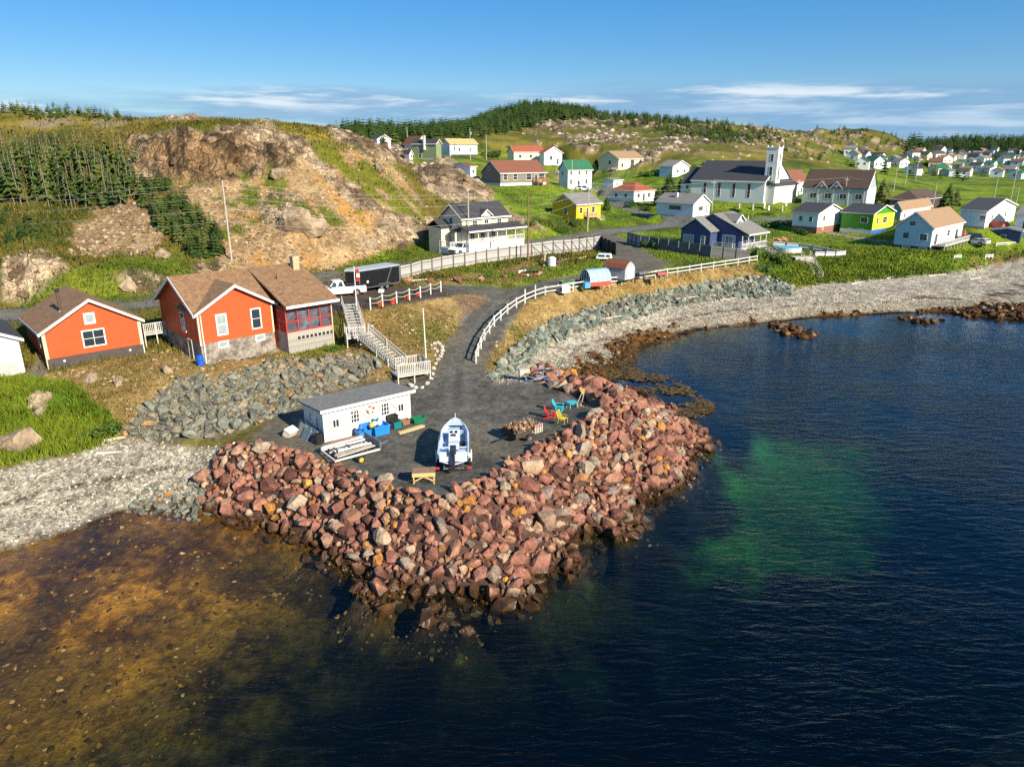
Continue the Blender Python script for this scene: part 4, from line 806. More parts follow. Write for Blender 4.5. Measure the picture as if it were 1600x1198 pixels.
def stem(h, r0, n=5):
    V, T = [], []
    for i in range(n):
        a = 6.283 * i / n; V += [(math.cos(a) * r0, math.sin(a) * r0, -.3), (math.cos(a) * r0 * .3, math.sin(a) * r0 * .3, h)]
    for i in range(n):
        j = (i + 1) % n; T += [(2 * i, 2 * j, 2 * j + 1), (2 * i, 2 * j + 1, 2 * i + 1)]
    return np.array(V), np.array(T)
RAMPS['spruce_needles'] = [(0, (.022, .045, .010)), (.4, (.040, .070, .012)), (.75, (.068, .098, .016)), (1, (.105, .105, .03))]
needle_m = mat('spruce_needles', (.03, .05, .012), rough=.8, var=.4, scale=.8, rand='obj', spec=.15)
needle_j = mat('spruce_needles@joined', (.03, .05, .012), rough=.8, var=.4, scale=.8, rand='attr', spec=.15)
bark_pale = mat('pale_bark', (.22, .18, .135), var=.3, scale=2); bark = mat('bark', (.10, .075, .055), var=.3, scale=3)
def mesh_m(nm, vt, m, smooth=False):
    me = mesh_np(nm, *vt, smooth=smooth); me.materials.append(m); return me
TALL = [mesh_m('crown', spruce_crown(k, 9, 7, 7.0, 1.5, 1.4, .5, .95), needle_m) for k in range(5)]
LOW = [mesh_m('crown', spruce_crown(20 + k, 8, 8, 3.4, 1.0, .4, .4, .4), needle_m) for k in range(5)]
DENSE = [mesh_m('crown', spruce_crown(40 + k, 17, 13, 8.5, 2.6, .7, .35, .35), needle_m) for k in range(3)]
ST_T, ST_L, ST_D = mesh_m('trunk', stem(7.0, .09), bark_pale), mesh_m('trunk', stem(3.3, .06), bark), mesh_m('trunk', stem(8.2, .2), bark)
DEAD = mesh_m('trunk', stem(5.6, .08), bark_pale)
def tree(p, crowns, tr, s, label, group=None, cat='tree', name='spruce_tree', sw=1.0):
    r = link(name, None, label=label, category=cat); r.location = p
    if group: r['group'] = group
    r.rotation_euler = (random.gauss(0, .07), random.gauss(-.03, .08), random.uniform(0, 6.28)); r.scale = (s * sw, s * sw, s)
    link('trunk', tr, parent=r)
    if crowns: link('crown', random.choice(crowns), parent=r)
    return r
def grove(poly, n, crowns, tr, s0, s1, label, group, soft=.2, dead=0, sw=1.0, mind=.9):
    w = region(poly, soft, 1.0) * CELLA * (dist_c < 240); got = []
    X, Y = pick_cells(w, n * 6)
    for x, y in zip(X, Y):
        if all((x - a) ** 2 + (y - b) ** 2 > mind ** 2 for a, b in got):
            got.append((x, y))
            if len(got) >= n: break
    for i, (x, y) in enumerate(got):
        if random.random() < dead: tree((x, y, gz(x, y)), None, DEAD, random.uniform(s0, s1), 'bare pale dead trunk standing in the spruce stand on the left slope', 'dead trunks in the left stand', name='dead_tree')
        else: tree((x, y, gz(x, y)), crowns, tr, random.uniform(s0, s1), label, group, sw=sw)
grove([(-60, 330), (-60, 262), (60, 250), (205, 262), (222, 320), (180, 335), (100, 328)], 150, TALL, ST_T, .55, 1.0, 'thin spruce with a pale bare trunk in the stand on the left slope', 'spruces in the stand on the left slope', dead=.12, mind=.8)
grove([(215, 300), (262, 292), (290, 310), (352, 392), (335, 408), (292, 402), (250, 362), (225, 325)], 85, LOW, ST_L, .5, 1.0, 'small dark spruce in the dense patch left of the utility pole', 'small spruces in the patch on the scree', mind=.6, sw=1.25)
grove([(-60, 186), (-60, 172), (100, 176), (205, 186), (205, 192), (60, 188)], 42, LOW, ST_L, .3, .75, 'wind bent spruce on the skyline of the left hill', 'skyline spruces on the left hill', mind=.8, sw=1.7)
grove([(0, 352), (40, 346), (60, 370), (30, 384), (0, 380)], 14, LOW, ST_L, .35, .6, 'scrubby young spruce low on the left edge of the hillside', 'young spruces at the left edge', mind=.8, sw=1.5)
grove([(470, 240), (560, 240), (610, 275), (590, 300), (540, 275)], 26, LOW, ST_L, .35, .7, 'stunted spruce in the green gully on the hill shoulder', 'stunted spruces in the gully', mind=1.0, sw=1.4)
for u, v, s, lb, sw in [(1378, 322, .95, 'large dark spruce between the grey hall and the dark bungalow', 1.3), (1476, 330, .95, 'tall dark spruce right of the dark bungalow by the meadow', 1.1), (1046, 312, .95, 'dark bushy spruce left of the white church', 1.5), (1028, 322, .6, 'small spruce behind the red roofed white bungalow', 1.3), (1062, 300, .5, 'young spruce against the church end wall', 1.3), (948, 330, .45, 'young spruce beside the yellow house lawn', 1.2), (1492, 322, .6, 'smaller spruce just right of the tall dark one in the meadow', 1.3), (930, 268, .6, 'dark spruce left of the tan gabled house', 1.4), (912, 272, .5, 'small spruce above the green roofed house', 1.4), (1113, 402, .3, 'little spruce in front of the dark blue house behind the fence', 1.2)]:
    tree(on(u, v), DENSE, ST_D, s, lb, sw=sw)

# far wood on the hills, nobody could count it
def far_wood(name, poly, n, lo, hi, label, soft=1.5, extra=1.0):
    w = region(poly, soft, 6) * extra * (dist_c > 215); X, Y = pick_cells(w * np.sqrt(CELLA), n); Z = ground(X, Y); it = []
    vs = [spruce_crown(60 + k, 7, 7, 1.0, .33, .03, .4, .35) for k in range(4)]
    for x, y, z in zip(X, Y, Z):
        h = random.uniform(lo, hi); it.append((random.randrange(4), Euler((0, 0, random.uniform(0, 6.28))).to_matrix() @ Matrix.Diagonal((h * random.uniform(.9, 1.5), h * random.uniform(.9, 1.5), h)), (x, y, z - .2), min(1, max(0, random.gauss(.25, .22)))))
    V, T, A = merge(it, vs); link(name, mesh_np(name, V, T, A, smooth=False), needle_j, kind='stuff', label=label, category='wood')
far_wood('spruce_wood', [(520, 226), (540, 202), (620, 196), (700, 190), (760, 176), (830, 164), (905, 168), (930, 182), (860, 190), (800, 206), (730, 214), (640, 220), (590, 226)], 2600, 3.0, 6.5, 'dark spruce wood covering the far hill above the houses')
far_wood('hill_spruces', [(905, 176), (1000, 178), (1090, 192), (1200, 205), (1220, 222), (1120, 224), (1020, 205), (930, 192)], 900, 2.0, 5, 'spruces scattered along the ridge behind the church')
far_wood('rocky_hill_spruces', [(1190, 215), (1300, 200), (1350, 204), (1340, 232), (1290, 252), (1220, 262), (1200, 240)], 500, 2.0, 4.5, 'dark scrub and spruces on the rocky hill right of the church', extra=sstep(.42, .55, n8))
far_wood('distant_wood', [(1400, 238), (1430, 222), (1520, 215), (1560, 222), (1800, 222), (1800, 236), (1600, 238)], 900, 6, 12, 'dark wooded ridge on the horizon behind the far town')
w_ = region([(1300, 275), (1330, 245), (1430, 240), (1800, 236), (1800, 285)], 3, 8)
far_wood('town_trees', [(1300, 275), (1330, 245), (1430, 240), (1800, 236), (1800, 285)], 420, 3, 8, 'trees among the houses of the far town')
far_wood('end_hill_scrub', [(1280, 215), (1310, 203), (1390, 208), (1430, 226), (1430, 245), (1330, 240)], 420, 2, 5, 'dark scrub on the rocky end of the ridge above the far town', extra=sstep(.40, .55, n8))
def thicket(name, poly, n, lo, hi, label):
    w = region(poly, .3, 1.5) * CELLA; X, Y = pick_cells(w, n); Z = ground(X, Y); vs = [spruce_crown(80 + k, 8, 7, 1.0, .30, .05, .5, .45) for k in range(4)]; it = []
    for x, y, z in zip(X, Y, Z): h = random.uniform(lo, hi); it.append((random.randrange(4), Euler((random.gauss(0, .06), random.gauss(0, .06), random.uniform(0, 6.28))).to_matrix() @ Matrix.Diagonal((h * random.uniform(1.0, 1.5), h * random.uniform(1.0, 1.5), h)), (x, y, z - .1), random.random()))
    V, T, A = merge(it, vs); link(name, mesh_np(name, V, T, A, smooth=False), needle_j, kind='stuff', label=label, category='thicket')
thicket('spruce_thicket', [(-60, 335), (-60, 255), (60, 246), (200, 255), (225, 320), (185, 338), (100, 330)], 330, 1.5, 4.2, 'low spruce undergrowth filling the stand on the left slope')
thicket('skyline_thicket', [(-60, 186), (-60, 174), (100, 177), (210, 187), (205, 192), (60, 190)], 70, 1.2, 3.0, 'low wind bent spruce scrub on the skyline of the left hill')
thicket('gully_scrub', [(0, 400), (40, 345), (120, 350), (110, 380), (40, 400)], 60, .5, 1.3, 'low dark scrub on the hillside above the roadside outcrop')
thicket('shoulder_scrub', [(470, 225), (540, 222), (640, 280), (600, 310), (530, 270)], 110, .5, 1.6, 'dark low scrub on the shoulder of the left hill')
thicket('far_scrub', [(880, 240), (1000, 215), (1150, 225), (1240, 240), (1240, 258), (1100, 250), (980, 258)], 130, 1.0, 2.4, 'scattered dark bushes on the far hill behind the church')
far_wood('slope_scrub', [(740, 244), (830, 226), (900, 246), (900, 262), (800, 240), (760, 262)], 160, 1.5, 3.5, 'low green scrub on the slope behind the brown house')
# shrubs
for a in [(1016, 388, 2.0, 2.0, 2.0, 'bright round shrub at the corner of the grey fence', 0), (893, 352, 1.6, 1.6, 1.5, 'shrub on the slope left of the yellow house', 1), (880, 362, 1.8, 1.4, 1.2, 'low shrub on the bank below the yellow house', 2), (912, 376, 1.4, 1.2, .8, 'small shrub at the foot of the pole by the lawn', 3), (905, 340, 1.2, 1, 1.2, 'brownish shrub against the yellow house wall', 1), (830, 352, 1.6, 1.4, 1, 'shrub among the rocks above the road', 0),
          (760, 434, 1.0, .8, .7, 'small green shrub on the dry verge by the drive', 2), (1178, 402, 1.6, 1.6, 2.2, 'leafy shrub beside the white steps of the blue house', 0), (1230, 352, 4.0, 2.0, 1.6, 'long dark hedge of bushes left of the white hip roofed house', 1), (1205, 356, 3.0, 1.8, 1.8, 'dark leafy bush behind the blue house porch', 2), (1255, 366, 3.0, 1.6, 1.4, 'leafy bush below the white hip roofed house', 3), (1210, 410, 2.2, 1.6, 2.0, 'big shrub on the bluff left of the beach stairs', 1), (1195, 425, 1.8, 1.5, 1.4, 'shrub at the end of the rail fence', 0),
          (704, 392, 1.5, .9, .9, 'clipped shrub before the cream house porch', 3), (1120, 362, 1.8, 1.6, 1.6, 'dark shrub behind the blue house roof', 2), (1075, 296, 3, 2, 2, 'bush at the church back corner', 1), (1010, 330, 1.8, 1.6, 1.5, 'bush beside the side street', 0), (985, 324, 1.8, 1.6, 2, 'bush in front of the red roofed bungalow', 2), (1150, 330, 3.5, 1.0, .8, 'low dark hedge in the churchyard', 3), (1195, 336, 3.0, 1.2, .8, 'dark hedge end in the churchyard', 0),
          (800, 236, 5, 3, 3, 'wide green bush on the slope behind the tan house', 1), (770, 246, 4, 3, 2.6, 'green bush between the pole and the tan house', 2), (1295, 300, 3, 2, 2, 'bush left of the grey hall', 3), (1012, 276, 4, 2, 2.2, 'bush on the rocks by the tan gabled house', 0), (160, 672, 1.5, 1.2, .9, 'dark green bush at the right end of the grass bank', 1), (84, 606, .8, .7, .5, 'dark green shrub at the top of the grass bank', 2), (355, 430, 1.1, .9, .8, 'small shrub by the foot of the utility pole', 3), (520, 548, .9, .6, .5, 'weedy shrub against the boarded porch base', 0), (140, 683, 1.0, .8, .7, 'leafy bush on the bank edge above the driftwood', 3)]:
    bush(*a)
def seaweed():
    w = np.maximum(region([(905, 600), (960, 575), (1000, 585), (1060, 612), (1112, 640), (1105, 662), (1040, 645), (960, 615)], .2, 1.2), region([(900, 585), (930, 550), (985, 540), (1000, 552), (975, 590), (930, 602)], .2, 1.2)) * sstep(.40, .55, n2 * .7 + n05 * .3)
    X, Y = pick_cells(w * SCR, 5200); Z = np.maximum(ground(X, Y), 0) + .02 + rng.uniform(0, .10, len(X)); n = len(X)
    a = rng.uniform(0, 6.28, n); l = rng.uniform(.12, .38, n); b = l * .35; P = np.stack([X, Y, Z], -1); A = np.stack([np.cos(a) * l, np.sin(a) * l, rng.uniform(-.03, .08, n)], -1); B = np.stack([-np.sin(a) * b, np.cos(a) * b, rng.uniform(-.03, .03, n)], -1)
    V = np.stack([P - A, P + B, P + A, P - B], 1).reshape(-1, 3); c = np.array([.05, .028, .006])[None] + rng.random((n, 1)) * np.array([.12, .075, .006])[None]
    link('seaweed', mesh_np('seaweed', V, np.arange(n * 4).reshape(-1, 4), {'col': np.repeat(c, 4, 0)}, smooth=False), mat('seaweed', (.1, .1, .1), rough=.4, attr='col', var=.2, spec=.5), kind='stuff', label='brown seaweed floating at the head of the breakwater', category='seaweed')
seaweed()
# ------------------------------------------------------------------ builder of solid shapes
class MB:
    def __init__(s): s.v = []; s.f = []
    def add(s, V, Fc):
        o = len(s.v); s.v += [tuple(x) for x in V]; s.f += [tuple(i + o for i in f) for f in Fc]; return s
    def box(s, x0, y0, z0, x1, y1, z1):
        return s.add([(x0, y0, z0), (x1, y0, z0), (x1, y1, z0), (x0, y1, z0), (x0, y0, z1), (x1, y0, z1), (x1, y1, z1), (x0, y1, z1)],
                     [(0, 3, 2, 1), (4, 5, 6, 7), (0, 1, 5, 4), (1, 2, 6, 5), (2, 3, 7, 6), (3, 0, 4, 7)])
    def prism(s, prof, a, b, axis='x'):
        """profile (two coordinates) extruded along an axis from a to b"""
        n = len(prof)
        P = (lambda t, q: (t, q[0], q[1])) if axis == 'x' else (lambda t, q: (q[0], t, q[1])) if axis == 'y' else (lambda t, q: (q[0], q[1], t))
        V = [P(a, q) for q in prof] + [P(b, q) for q in prof]
        return s.add(V, [tuple(range(n))[::-1], tuple(range(n, 2 * n))] + [(i, (i + 1) % n, n + (i + 1) % n, n + i) for i in range(n)])
    def tube(s, p0, p1, r0, r1=None, n=8, cap=True):
        p0, p1 = Vector(p0), Vector(p1); r1 = r0 if r1 is None else r1; d = (p1 - p0).normalized(); a = d.orthogonal().normalized(); b = d.cross(a); V = []
        for p, r in ((p0, r0), (p1, r1)):
            for i in range(n): t = 6.28318 * i / n; V.append(p + (a * math.cos(t) + b * math.sin(t)) * r)
        Fc = [(i, (i + 1) % n, n + (i + 1) % n, n + i) for i in range(n)]
        if cap: Fc += [tuple(range(n))[::-1], tuple(range(n, 2 * n))]
        return s.add(V, Fc)
    def bar(s, p0, p1, w, h):
        p0, p1 = Vector(p0), Vector(p1); d = (p1 - p0).normalized(); up = Vector((0, 0, 1)) if abs(d.z) < .95 else Vector((0, 1, 0)); a = d.cross(up).normalized() * w / 2; b = a.cross(d).normalized() * h / 2
        V = [p + q for p in (p0, p1) for q in (-a - b, a - b, a + b, -a + b)]
        return s.add(V, [(0, 1, 2, 3), (7, 6, 5, 4), (0, 4, 5, 1), (1, 5, 6, 2), (2, 6, 7, 3), (3, 7, 4, 0)])
    def loft(s, rings, closed=True, caps=(True, True)):
        n = len(rings[0]); V = [p for r in rings for p in r]; Fc = []
        for k in range(len(rings) - 1):
            for i in range(n if closed else n - 1): j = (i + 1) % n; Fc.append((k * n + i, k * n + j, (k + 1) * n + j, (k + 1) * n + i))
        if caps[0]: Fc.append(tuple(range(n))[::-1])
        if caps[1]: Fc.append(tuple(range((len(rings) - 1) * n, len(rings) * n)))
        return s.add(V, Fc)
    def mesh(s, name, m, smooth=False):
        me = bpy.data.meshes.new(name); me.from_pydata(s.v, [], s.f)
        bm = bmesh.new(); bm.from_mesh(me); bmesh.ops.recalc_face_normals(bm, faces=bm.faces[:]); bm.to_mesh(me); bm.free()
        me.materials.append(m)
        if smooth: me.polygons.foreach_set('use_smooth', np.ones(len(me.polygons), bool))
        return me
    def build(s, name, m, parent=None, smooth=False, **props): return link(name, s.mesh(name, m, smooth), None, parent, **props)
def thing(name, label, cat, p, yaw=0, group=None):
    o = link(name, None, label=label, category=cat); o.location = p; o.rotation_euler.z = yaw
    if group: o['group'] = group
    return o
def siding(nm, c, per=4.5, var=.08, wear=None, rough=.6): return mat(nm, c, rough=rough, var=var, scale=1.3, wave=('Z', per, .45) if per == 4.6 else ('Z', per, .10) if per < 6 else None, wear=wear)
M_WHITE = mat('white_trim', (.74, .72, .67), rough=.5, var=.05)
M_GLASS = mat('window_glass', (.025, .035, .045), rough=.08, var=.25, scale=.7, spec=.9)
M_GLASSP = mat('curtained_glass', (.30, .34, .35), rough=.1, var=.3, scale=1.2, spec=.8)
M_STEEL = mat('galvanised_steel', (.42, .43, .44), rough=.35, metal=.8, var=.12)
M_WOOD = mat('weathered_wood', (.36, .33, .28), var=.28, scale=2.5, rough=.85, c2=(.27, .245, .21))
M_WOODP = mat('pale_wood', (.48, .44, .36), var=.2, scale=3, rough=.8)
M_PINE = mat('new_lumber', (.52, .40, .19), var=.15, scale=3, rough=.75)
M_CONC = mat('concrete', (.36, .35, .33), var=.15, scale=2)
M_BLACK = mat('black_plastic', (.018, .018, .02), rough=.45, var=.1)
M_TYRE = mat('tyre_rubber', (.02, .02, .02), rough=.85, var=.2)
M_RED = mat('red_paint', (.52, .035, .025), rough=.45, var=.1)
M_DOOR = mat('dark_door', (.035, .03, .035), rough=.4)
_wc = {}
def win_mesh(w, h, mul, fm, gm, fw=.09):
    """a window frame ring with its bars, and the glass behind it; x along the wall, z up, outward = -y"""
    key = (round(w, 2), round(h, 2), mul, fm.name, gm.name)
    if key not in _wc:
        f = MB(); f.box(0, -.06, 0, w, -.005, fw).box(0, -.06, h - fw, w, -.005, h).box(0, -.06, fw, fw, -.005, h - fw).box(w - fw, -.06, fw, w, -.005, h - fw)
        nx, nz = mul; t = .022
        for i in range(1, nx): x = w * i / nx; f.box(x - t, -.045, fw, x + t, -.005, h - fw)
        for i in range(1, nz): z = h * i / nz; f.box(fw, -.043, z - t, w - fw, -.005, z + t)
        g = MB().box(fw, -.03, fw, w - fw, -.004, h - fw)
        _wc[key] = (f.mesh('window', fm), g.mesh('pane', gm))
    return _wc[key]
def face_mat(face, W_, D_, x, z):
    if face == 'F': return Matrix.Translation((x, 0, z))
    if face == 'L': return Matrix.Translation((0, D_ - x, z)) @ Matrix.Rotation(-math.pi / 2, 4, 'Z')      # x counted from the far end, as seen from outside
    if face == 'R': return Matrix.Translation((W_, x, z)) @ Matrix.Rotation(math.pi / 2, 4, 'Z')
    return Matrix.Translation((W_ - x, D_, z)) @ Matrix.Rotation(math.pi, 4, 'Z')
def window(root, face, W_, D_, x, z, w, h, mul=(1, 2), fm=None, gm=None, fw=.09):
    f, g = win_mesh(w, h, mul, fm or M_WHITE, gm or M_GLASS, fw)
    o = link('window', f, parent=root); o.matrix_local = face_mat(face, W_, D_, x, z); q = link('pane', g, parent=o); return o
def door(root, face, W_, D_, x, z, w=.95, h=2.05, m=None, fm=None):
    b = MB(); fw = .1; b.box(0, -.05, 0, fw, -.005, h).box(w - fw, -.05, 0, w, -.005, h).box(fw, -.05, h - fw, w - fw, -.005, h)
    key = ('door', w, h, (fm or M_WHITE).name, (m or M_DOOR).name)
    if key not in _wc: _wc[key] = (b.mesh('door', fm or M_WHITE), MB().box(fw, -.03, 0, w - fw, -.004, h - fw).mesh('door_leaf', m or M_DOOR))
    o = link('door', _wc[key][0], parent=root); o.matrix_local = face_mat(face, W_, D_, x, z); link('door_leaf', _wc[key][1], parent=o); return o
def gable_walls(W_, D_, H, rise, ridge, z0=-1.6, off=None):
    b = MB()
    if ridge == 'x':
        m = D_ * (off or .5); b.prism([(0, z0), (D_, z0), (D_, H), (m, H + rise), (0, H)], 0, W_, 'x')
    else:
        m = W_ * (off or .5); b.prism([(0, z0), (W_, z0), (W_, H), (m, H + rise), (0, H)], 0, D_, 'y')
    return b
def gable_roof(W_, D_, H, rise, ridge, ov=.35, th=.16, off=None, x0=None, x1=None):
    b = MB(); S_, L_ = (D_, W_) if ridge == 'x' else (W_, D_); m = S_ * (off or .5); k0 = rise / m; k1 = rise / (S_ - m)
    prof = [(-ov, H - ov * k0 + .03), (m, H + rise + .03), (S_ + ov, H - ov * k1 + .03), (S_ + ov, H - ov * k1 + .03 + th), (m, H + rise + .03 + th), (-ov, H - ov * k0 + .03 + th)]
    b.prism(prof, -ov if x0 is None else x0, L_ + ov if x1 is None else x1, ridge); return b
def barge(root, W_, D_, H, rise, ridge, ov=.35, off=None, m=None, hh=.24):
    """the white boards that edge a gable, one per slope, and the eave board"""
    S_, L_ = (D_, W_) if ridge == 'x' else (W_, D_); mm = S_ * (off or .5); k0 = rise / mm; k1 = rise / (S_ - mm); m = m or M_WHITE
    e = -ov - .03
    for q in ([(-ov, H - ov * k0 - hh + .12), (mm, H + rise - hh + .12), (mm, H + rise + .12), (-ov, H - ov * k0 + .12)], [(mm, H + rise - hh + .12), (S_ + ov, H - ov * k1 - hh + .12), (S_ + ov, H - ov * k1 + .12), (mm, H + rise + .12)]):
        MB().prism(q, e, e + .05, ridge).build('barge_board', m, root)
    b = MB(); z = H - ov * k0 + .03
    if ridge == 'x': b.box(-ov + .03, -ov - .045, z - .08, W_ + ov - .03, -ov - .003, z + .13)
    else: b.box(-ov - .045, -ov + .03, z - .08, -ov - .003, D_ + ov - .03, z + .13)
    b.build('eave_board', m, root)
def corner_boards(root, H, pts, m=None, z0=0, w=.14):
    for x, y in pts: MB().box(x - .03 if x <= 0 else x - w, y - .03, z0, x + w if x <= 0 else x + .03, y + w, H).build('corner_board', m or M_WHITE, root)
def house(key, label, H, rise, ridge, wall, roof, wins=(), doors=(), cat='house', found=None, chim=None, ov=.35, trim=None, name='house', off=None, edge=True, hip=0):
    s = S[key]; W_, D_ = s['w'], s['d']; r = thing(name, label, cat, s['p'], s['yaw'])
    if hip:
        b = MB(); b.box(0, 0, -1.6, W_, D_, H); b.build('wall', wall, r)
        i = min(W_, D_) / 2 * hip; o_ = ov; b = MB(); Z0, Z1 = H + .02, H + rise
        if W_ > D_: rd = [(i, D_ / 2, Z1), (W_ - i, D_ / 2, Z1)]; b.add([(-o_, -o_, Z0), (W_ + o_, -o_, Z0), (W_ + o_, D_ + o_, Z0), (-o_, D_ + o_, Z0)] + rd, [(0, 1, 5, 4), (1, 2, 5), (2, 3, 4, 5), (3, 0, 4), (0, 3, 2, 1)])
        else: rd = [(W_ / 2, i, Z1), (W_ / 2, D_ - i, Z1)]; b.add([(-o_, -o_, Z0), (W_ + o_, -o_, Z0), (W_ + o_, D_ + o_, Z0), (-o_, D_ + o_, Z0)] + rd, [(0, 1, 4), (1, 2, 5, 4), (2, 3, 5), (3, 0, 4, 5), (0, 3, 2, 1)])
        b.build('roof', roof, r); MB().box(-o_ - .02, -o_ - .05, H - .12, W_ + o_, -o_ - .003, H + .02).build('eave_board', trim or M_WHITE, r); MB().box(-o_ - .05, -o_, H - .12, -o_ - .003, D_ + o_, H + .02).build('eave_board', trim or M_WHITE, r)
    else:
        gable_walls(W_, D_, H, rise, ridge, off=off).build('wall', wall, r); gable_roof(W_, D_, H, rise, ridge, ov, off=off).build('roof', roof, r)
        if edge: barge(r, W_, D_, H, rise, ridge, ov, off, trim)
    if found: MB().box(-.04, -.04, -1.7, W_ + .04, D_ + .04, found[0]).build('foundation', found[1], r)
    for w in wins: window(r, w[0], W_, D_, w[1] * (W_ if w[0] in 'FB' else D_), *w[2:5], *(w[5] if len(w) > 5 else ()))
    for d in doors: door(r, d[0], W_, D_, d[1] * (W_ if d[0] in 'FB' else D_), *d[2:])
    if chim: x, y, z1, m = chim; MB().box(x - .3, y - .3, H * .6, x + .3, y + .3, z1).build('chimney', m, r)
    r['_'] = 0; del r['_']
    return r
def deck(root, x0, y0, x1, y1, z, rail=1.0, m=None, sides='FLR', floor=None, post=2.0, zlow=-1.5, sk=.22):
    """a raised floor with posts, top and bottom rails and pickets on the named sides"""
    m = m or M_WHITE; MB().box(x0, y0, z - .15, x1, y1, z).build('deck_floor', floor or m, root)
    ends = {'F': ((x0, y0), (x1, y0)), 'L': ((x0, y0), (x0, y1)), 'R': ((x1, y0), (x1, y1)), 'B': ((x0, y1), (x1, y1))}
    done = set()
    for sd in sides:
        a, b = Vector(ends[sd][0]), Vector(ends[sd][1]); n = max(1, round((b - a).length / post))
        for i in range(n + 1):
            p = a.lerp(b, i / n); k = (round(p.x, 1), round(p.y, 1))
            if k in done: continue
            done.add(k); MB().box(p.x - .05, p.y - .05, zlow, p.x + .05, p.y + .05, z + rail + .05).build('post', m, root)
        if rail <= 0: continue
        for zz in (z + .12, z + rail): MB().bar((*a, zz), (*b, zz), .07, .08).build('rail', m, root)
        L_ = (b - a).length; k = int(L_ / sk); pm = None
        for i in range(1, k):
            p = a.lerp(b, i / k)
            if pm is None: pm = MB().box(-.035, -.02, .16, .035, .02, rail - .04).mesh('picket', m)
            o = link('picket', pm, parent=root); o.location = (p.x, p.y, z); o.rotation_euler.z = math.atan2((b - a).y, (b - a).x)
def stairs(root, p0, p1, w, n, m, rails=True, open_=True):
    """a straight flight from p0 (bottom) to p1 (top); treads, two stringers, hand rails on posts"""
    p0, p1 = Vector(p0), Vector(p1); d = p1 - p0; h = Vector((d.x, d.y, 0)); side = Vector((-h.y, h.x, 0)).normalized() * w / 2; run = h / n
    for s_ in (-1, 1): MB().bar(p0 + side * s_ - Vector((0, 0, .12)), p1 + side * s_ - Vector((0, 0, .12)), .06, .22).build('stringer', m, root)
    for i in range(n):
        c = p0 + d * ((i + 1) / n) - run * .5; a = c - side * 1.02; b = c + side * 1.02
        MB().bar(a, b, run.length * .92, .05).build('tread', m, root)
    if rails:
        for s_ in (-1, 1):
            for k in range(3):
                q = p0.lerp(p1, k / 2) + side * s_; MB().box(q.x - .045, q.y - .045, q.z - .5, q.x + .045, q.y + .045, q.z + .95).build('post', m, root)
            for hh in (.5, .92): MB().bar(p0 + side * s_ + Vector((0, 0, hh)), p1 + side * s_ + Vector((0, 0, hh)), .05, .09).build('rail', m, root)

# ------------------------------------------------------------------ roads
def strip(name, P, w, m, lift=.03, seg=1.0, off=0.0, **props):
    pts = []
    for a, b in zip(P, P[1:]):
        n = max(1, int((b - a).length / seg)); pts += [a.lerp(b, i / n) for i in range(n)]
    pts.append(P[-1]); pts = [Vector(p) for p in pts]
    for _ in range(4): pts = [pts[0]] + [(pts[i - 1] + pts[i] * 2 + pts[i + 1]) / 4 for i in range(1, len(pts) - 1)] + [pts[-1]]
    V, T = [], []; ks = np.linspace(-w / 2, w / 2, 7) if w > 1 else np.array([-w / 2, w / 2])
    for i, p in enumerate(pts):
        d = pts[min(i + 1, len(pts) - 1)] - pts[max(i - 1, 0)]; s_ = Vector((d.y, -d.x, 0)).normalized()
        for k in ks: q = p + s_ * (k + off); V.append((q.x, q.y, 0))
    V = np.array(V); V[:, 2] = ground(V[:, 0], V[:, 1]) + lift; n = len(ks)
    T = np.array([(i * n + k, i * n + k + 1, (i + 1) * n + k + 1, (i + 1) * n + k) for i in range(len(pts) - 1) for k in range(n - 1)])
    me = mesh_np(name, V, T); me.materials.append(m); return link(name, me, kind='structure', **props)
M_ASPH = mat('asphalt', (.115, .112, .105), var=.2, scale=.6, rough=.9, bump=.05, bscale=20, c2=(.15, .145, .135))
M_GRAVR = mat('gravel_lane', (.21, .185, .15), var=.22, scale=1.5, rough=.95)
M_LINE = mat('yellow_road_paint', (.50, .34, .06), var=.2, scale=2)
strip('road', ROAD, 6.2, M_ASPH, .05)
strip('road_line', ROAD[:12], .12, M_LINE, .075, off=.1); strip('road_line', ROAD[:12], .12, M_LINE, .075, off=-.1)
strip('side_road', SIDE, 4.4, M_ASPH, .06); strip('lane', LANE, 3.2, M_GRAVR, .05)
# ------------------------------------------------------------------ houses
SH_BROWN = mat('brown_shingles', (.25, .145, .072), rough=.9, var=.35, scale=6, bump=.12, bscale=14, c2=(.19, .105, .052), wear=((.46, .32, .17), 4.6, 1.6, .575))
SH_GREY = mat('grey_shingles', (.18, .174, .158), rough=.9, var=.4, scale=5, bump=.1, bscale=12, c2=(.21, .20, .175))
SH_DARK = mat('dark_shingles', (.045, .045, .05), rough=.9, var=.25, scale=3, bump=.08, bscale=10)
SH_REDBR = mat('red_brown_shingles', (.19, .075, .045), rough=.9, var=.22, scale=3, bump=.08, bscale=10)
SH_UMBER = mat('umber_shingles', (.085, .055, .04), rough=.9, var=.2, scale=3)
SH_TAN = mat('tan_shingles', (.30, .19, .11), rough=.9, var=.2, scale=3)
SH_GREEN = mat('green_metal_roof', (.03, .13, .06), rough=.5, var=.1)
SH_RED = mat('red_shingles', (.28, .075, .04), rough=.9, var=.2, scale=3)
W_ORANGE = siding('orange_siding', (.56, .085, .02), 4.6, .10)
W_WHITE = siding('white_siding', (.76, .76, .74), 6, .05)
W_CREAM = siding('cream_siding', (.74, .66, .44), 6, .05)
W_YEL = siding('yellow_siding', (.66, .42, .015), 6, .06)
W_TAUPE = siding('taupe_siding', (.20, .175, .14), 6, .08)
W_SAGE = siding('sage_siding', (.20, .25, .13), 6, .06)
W_NAVY = siding('navy_siding', (.045, .065, .16), 6, .08)
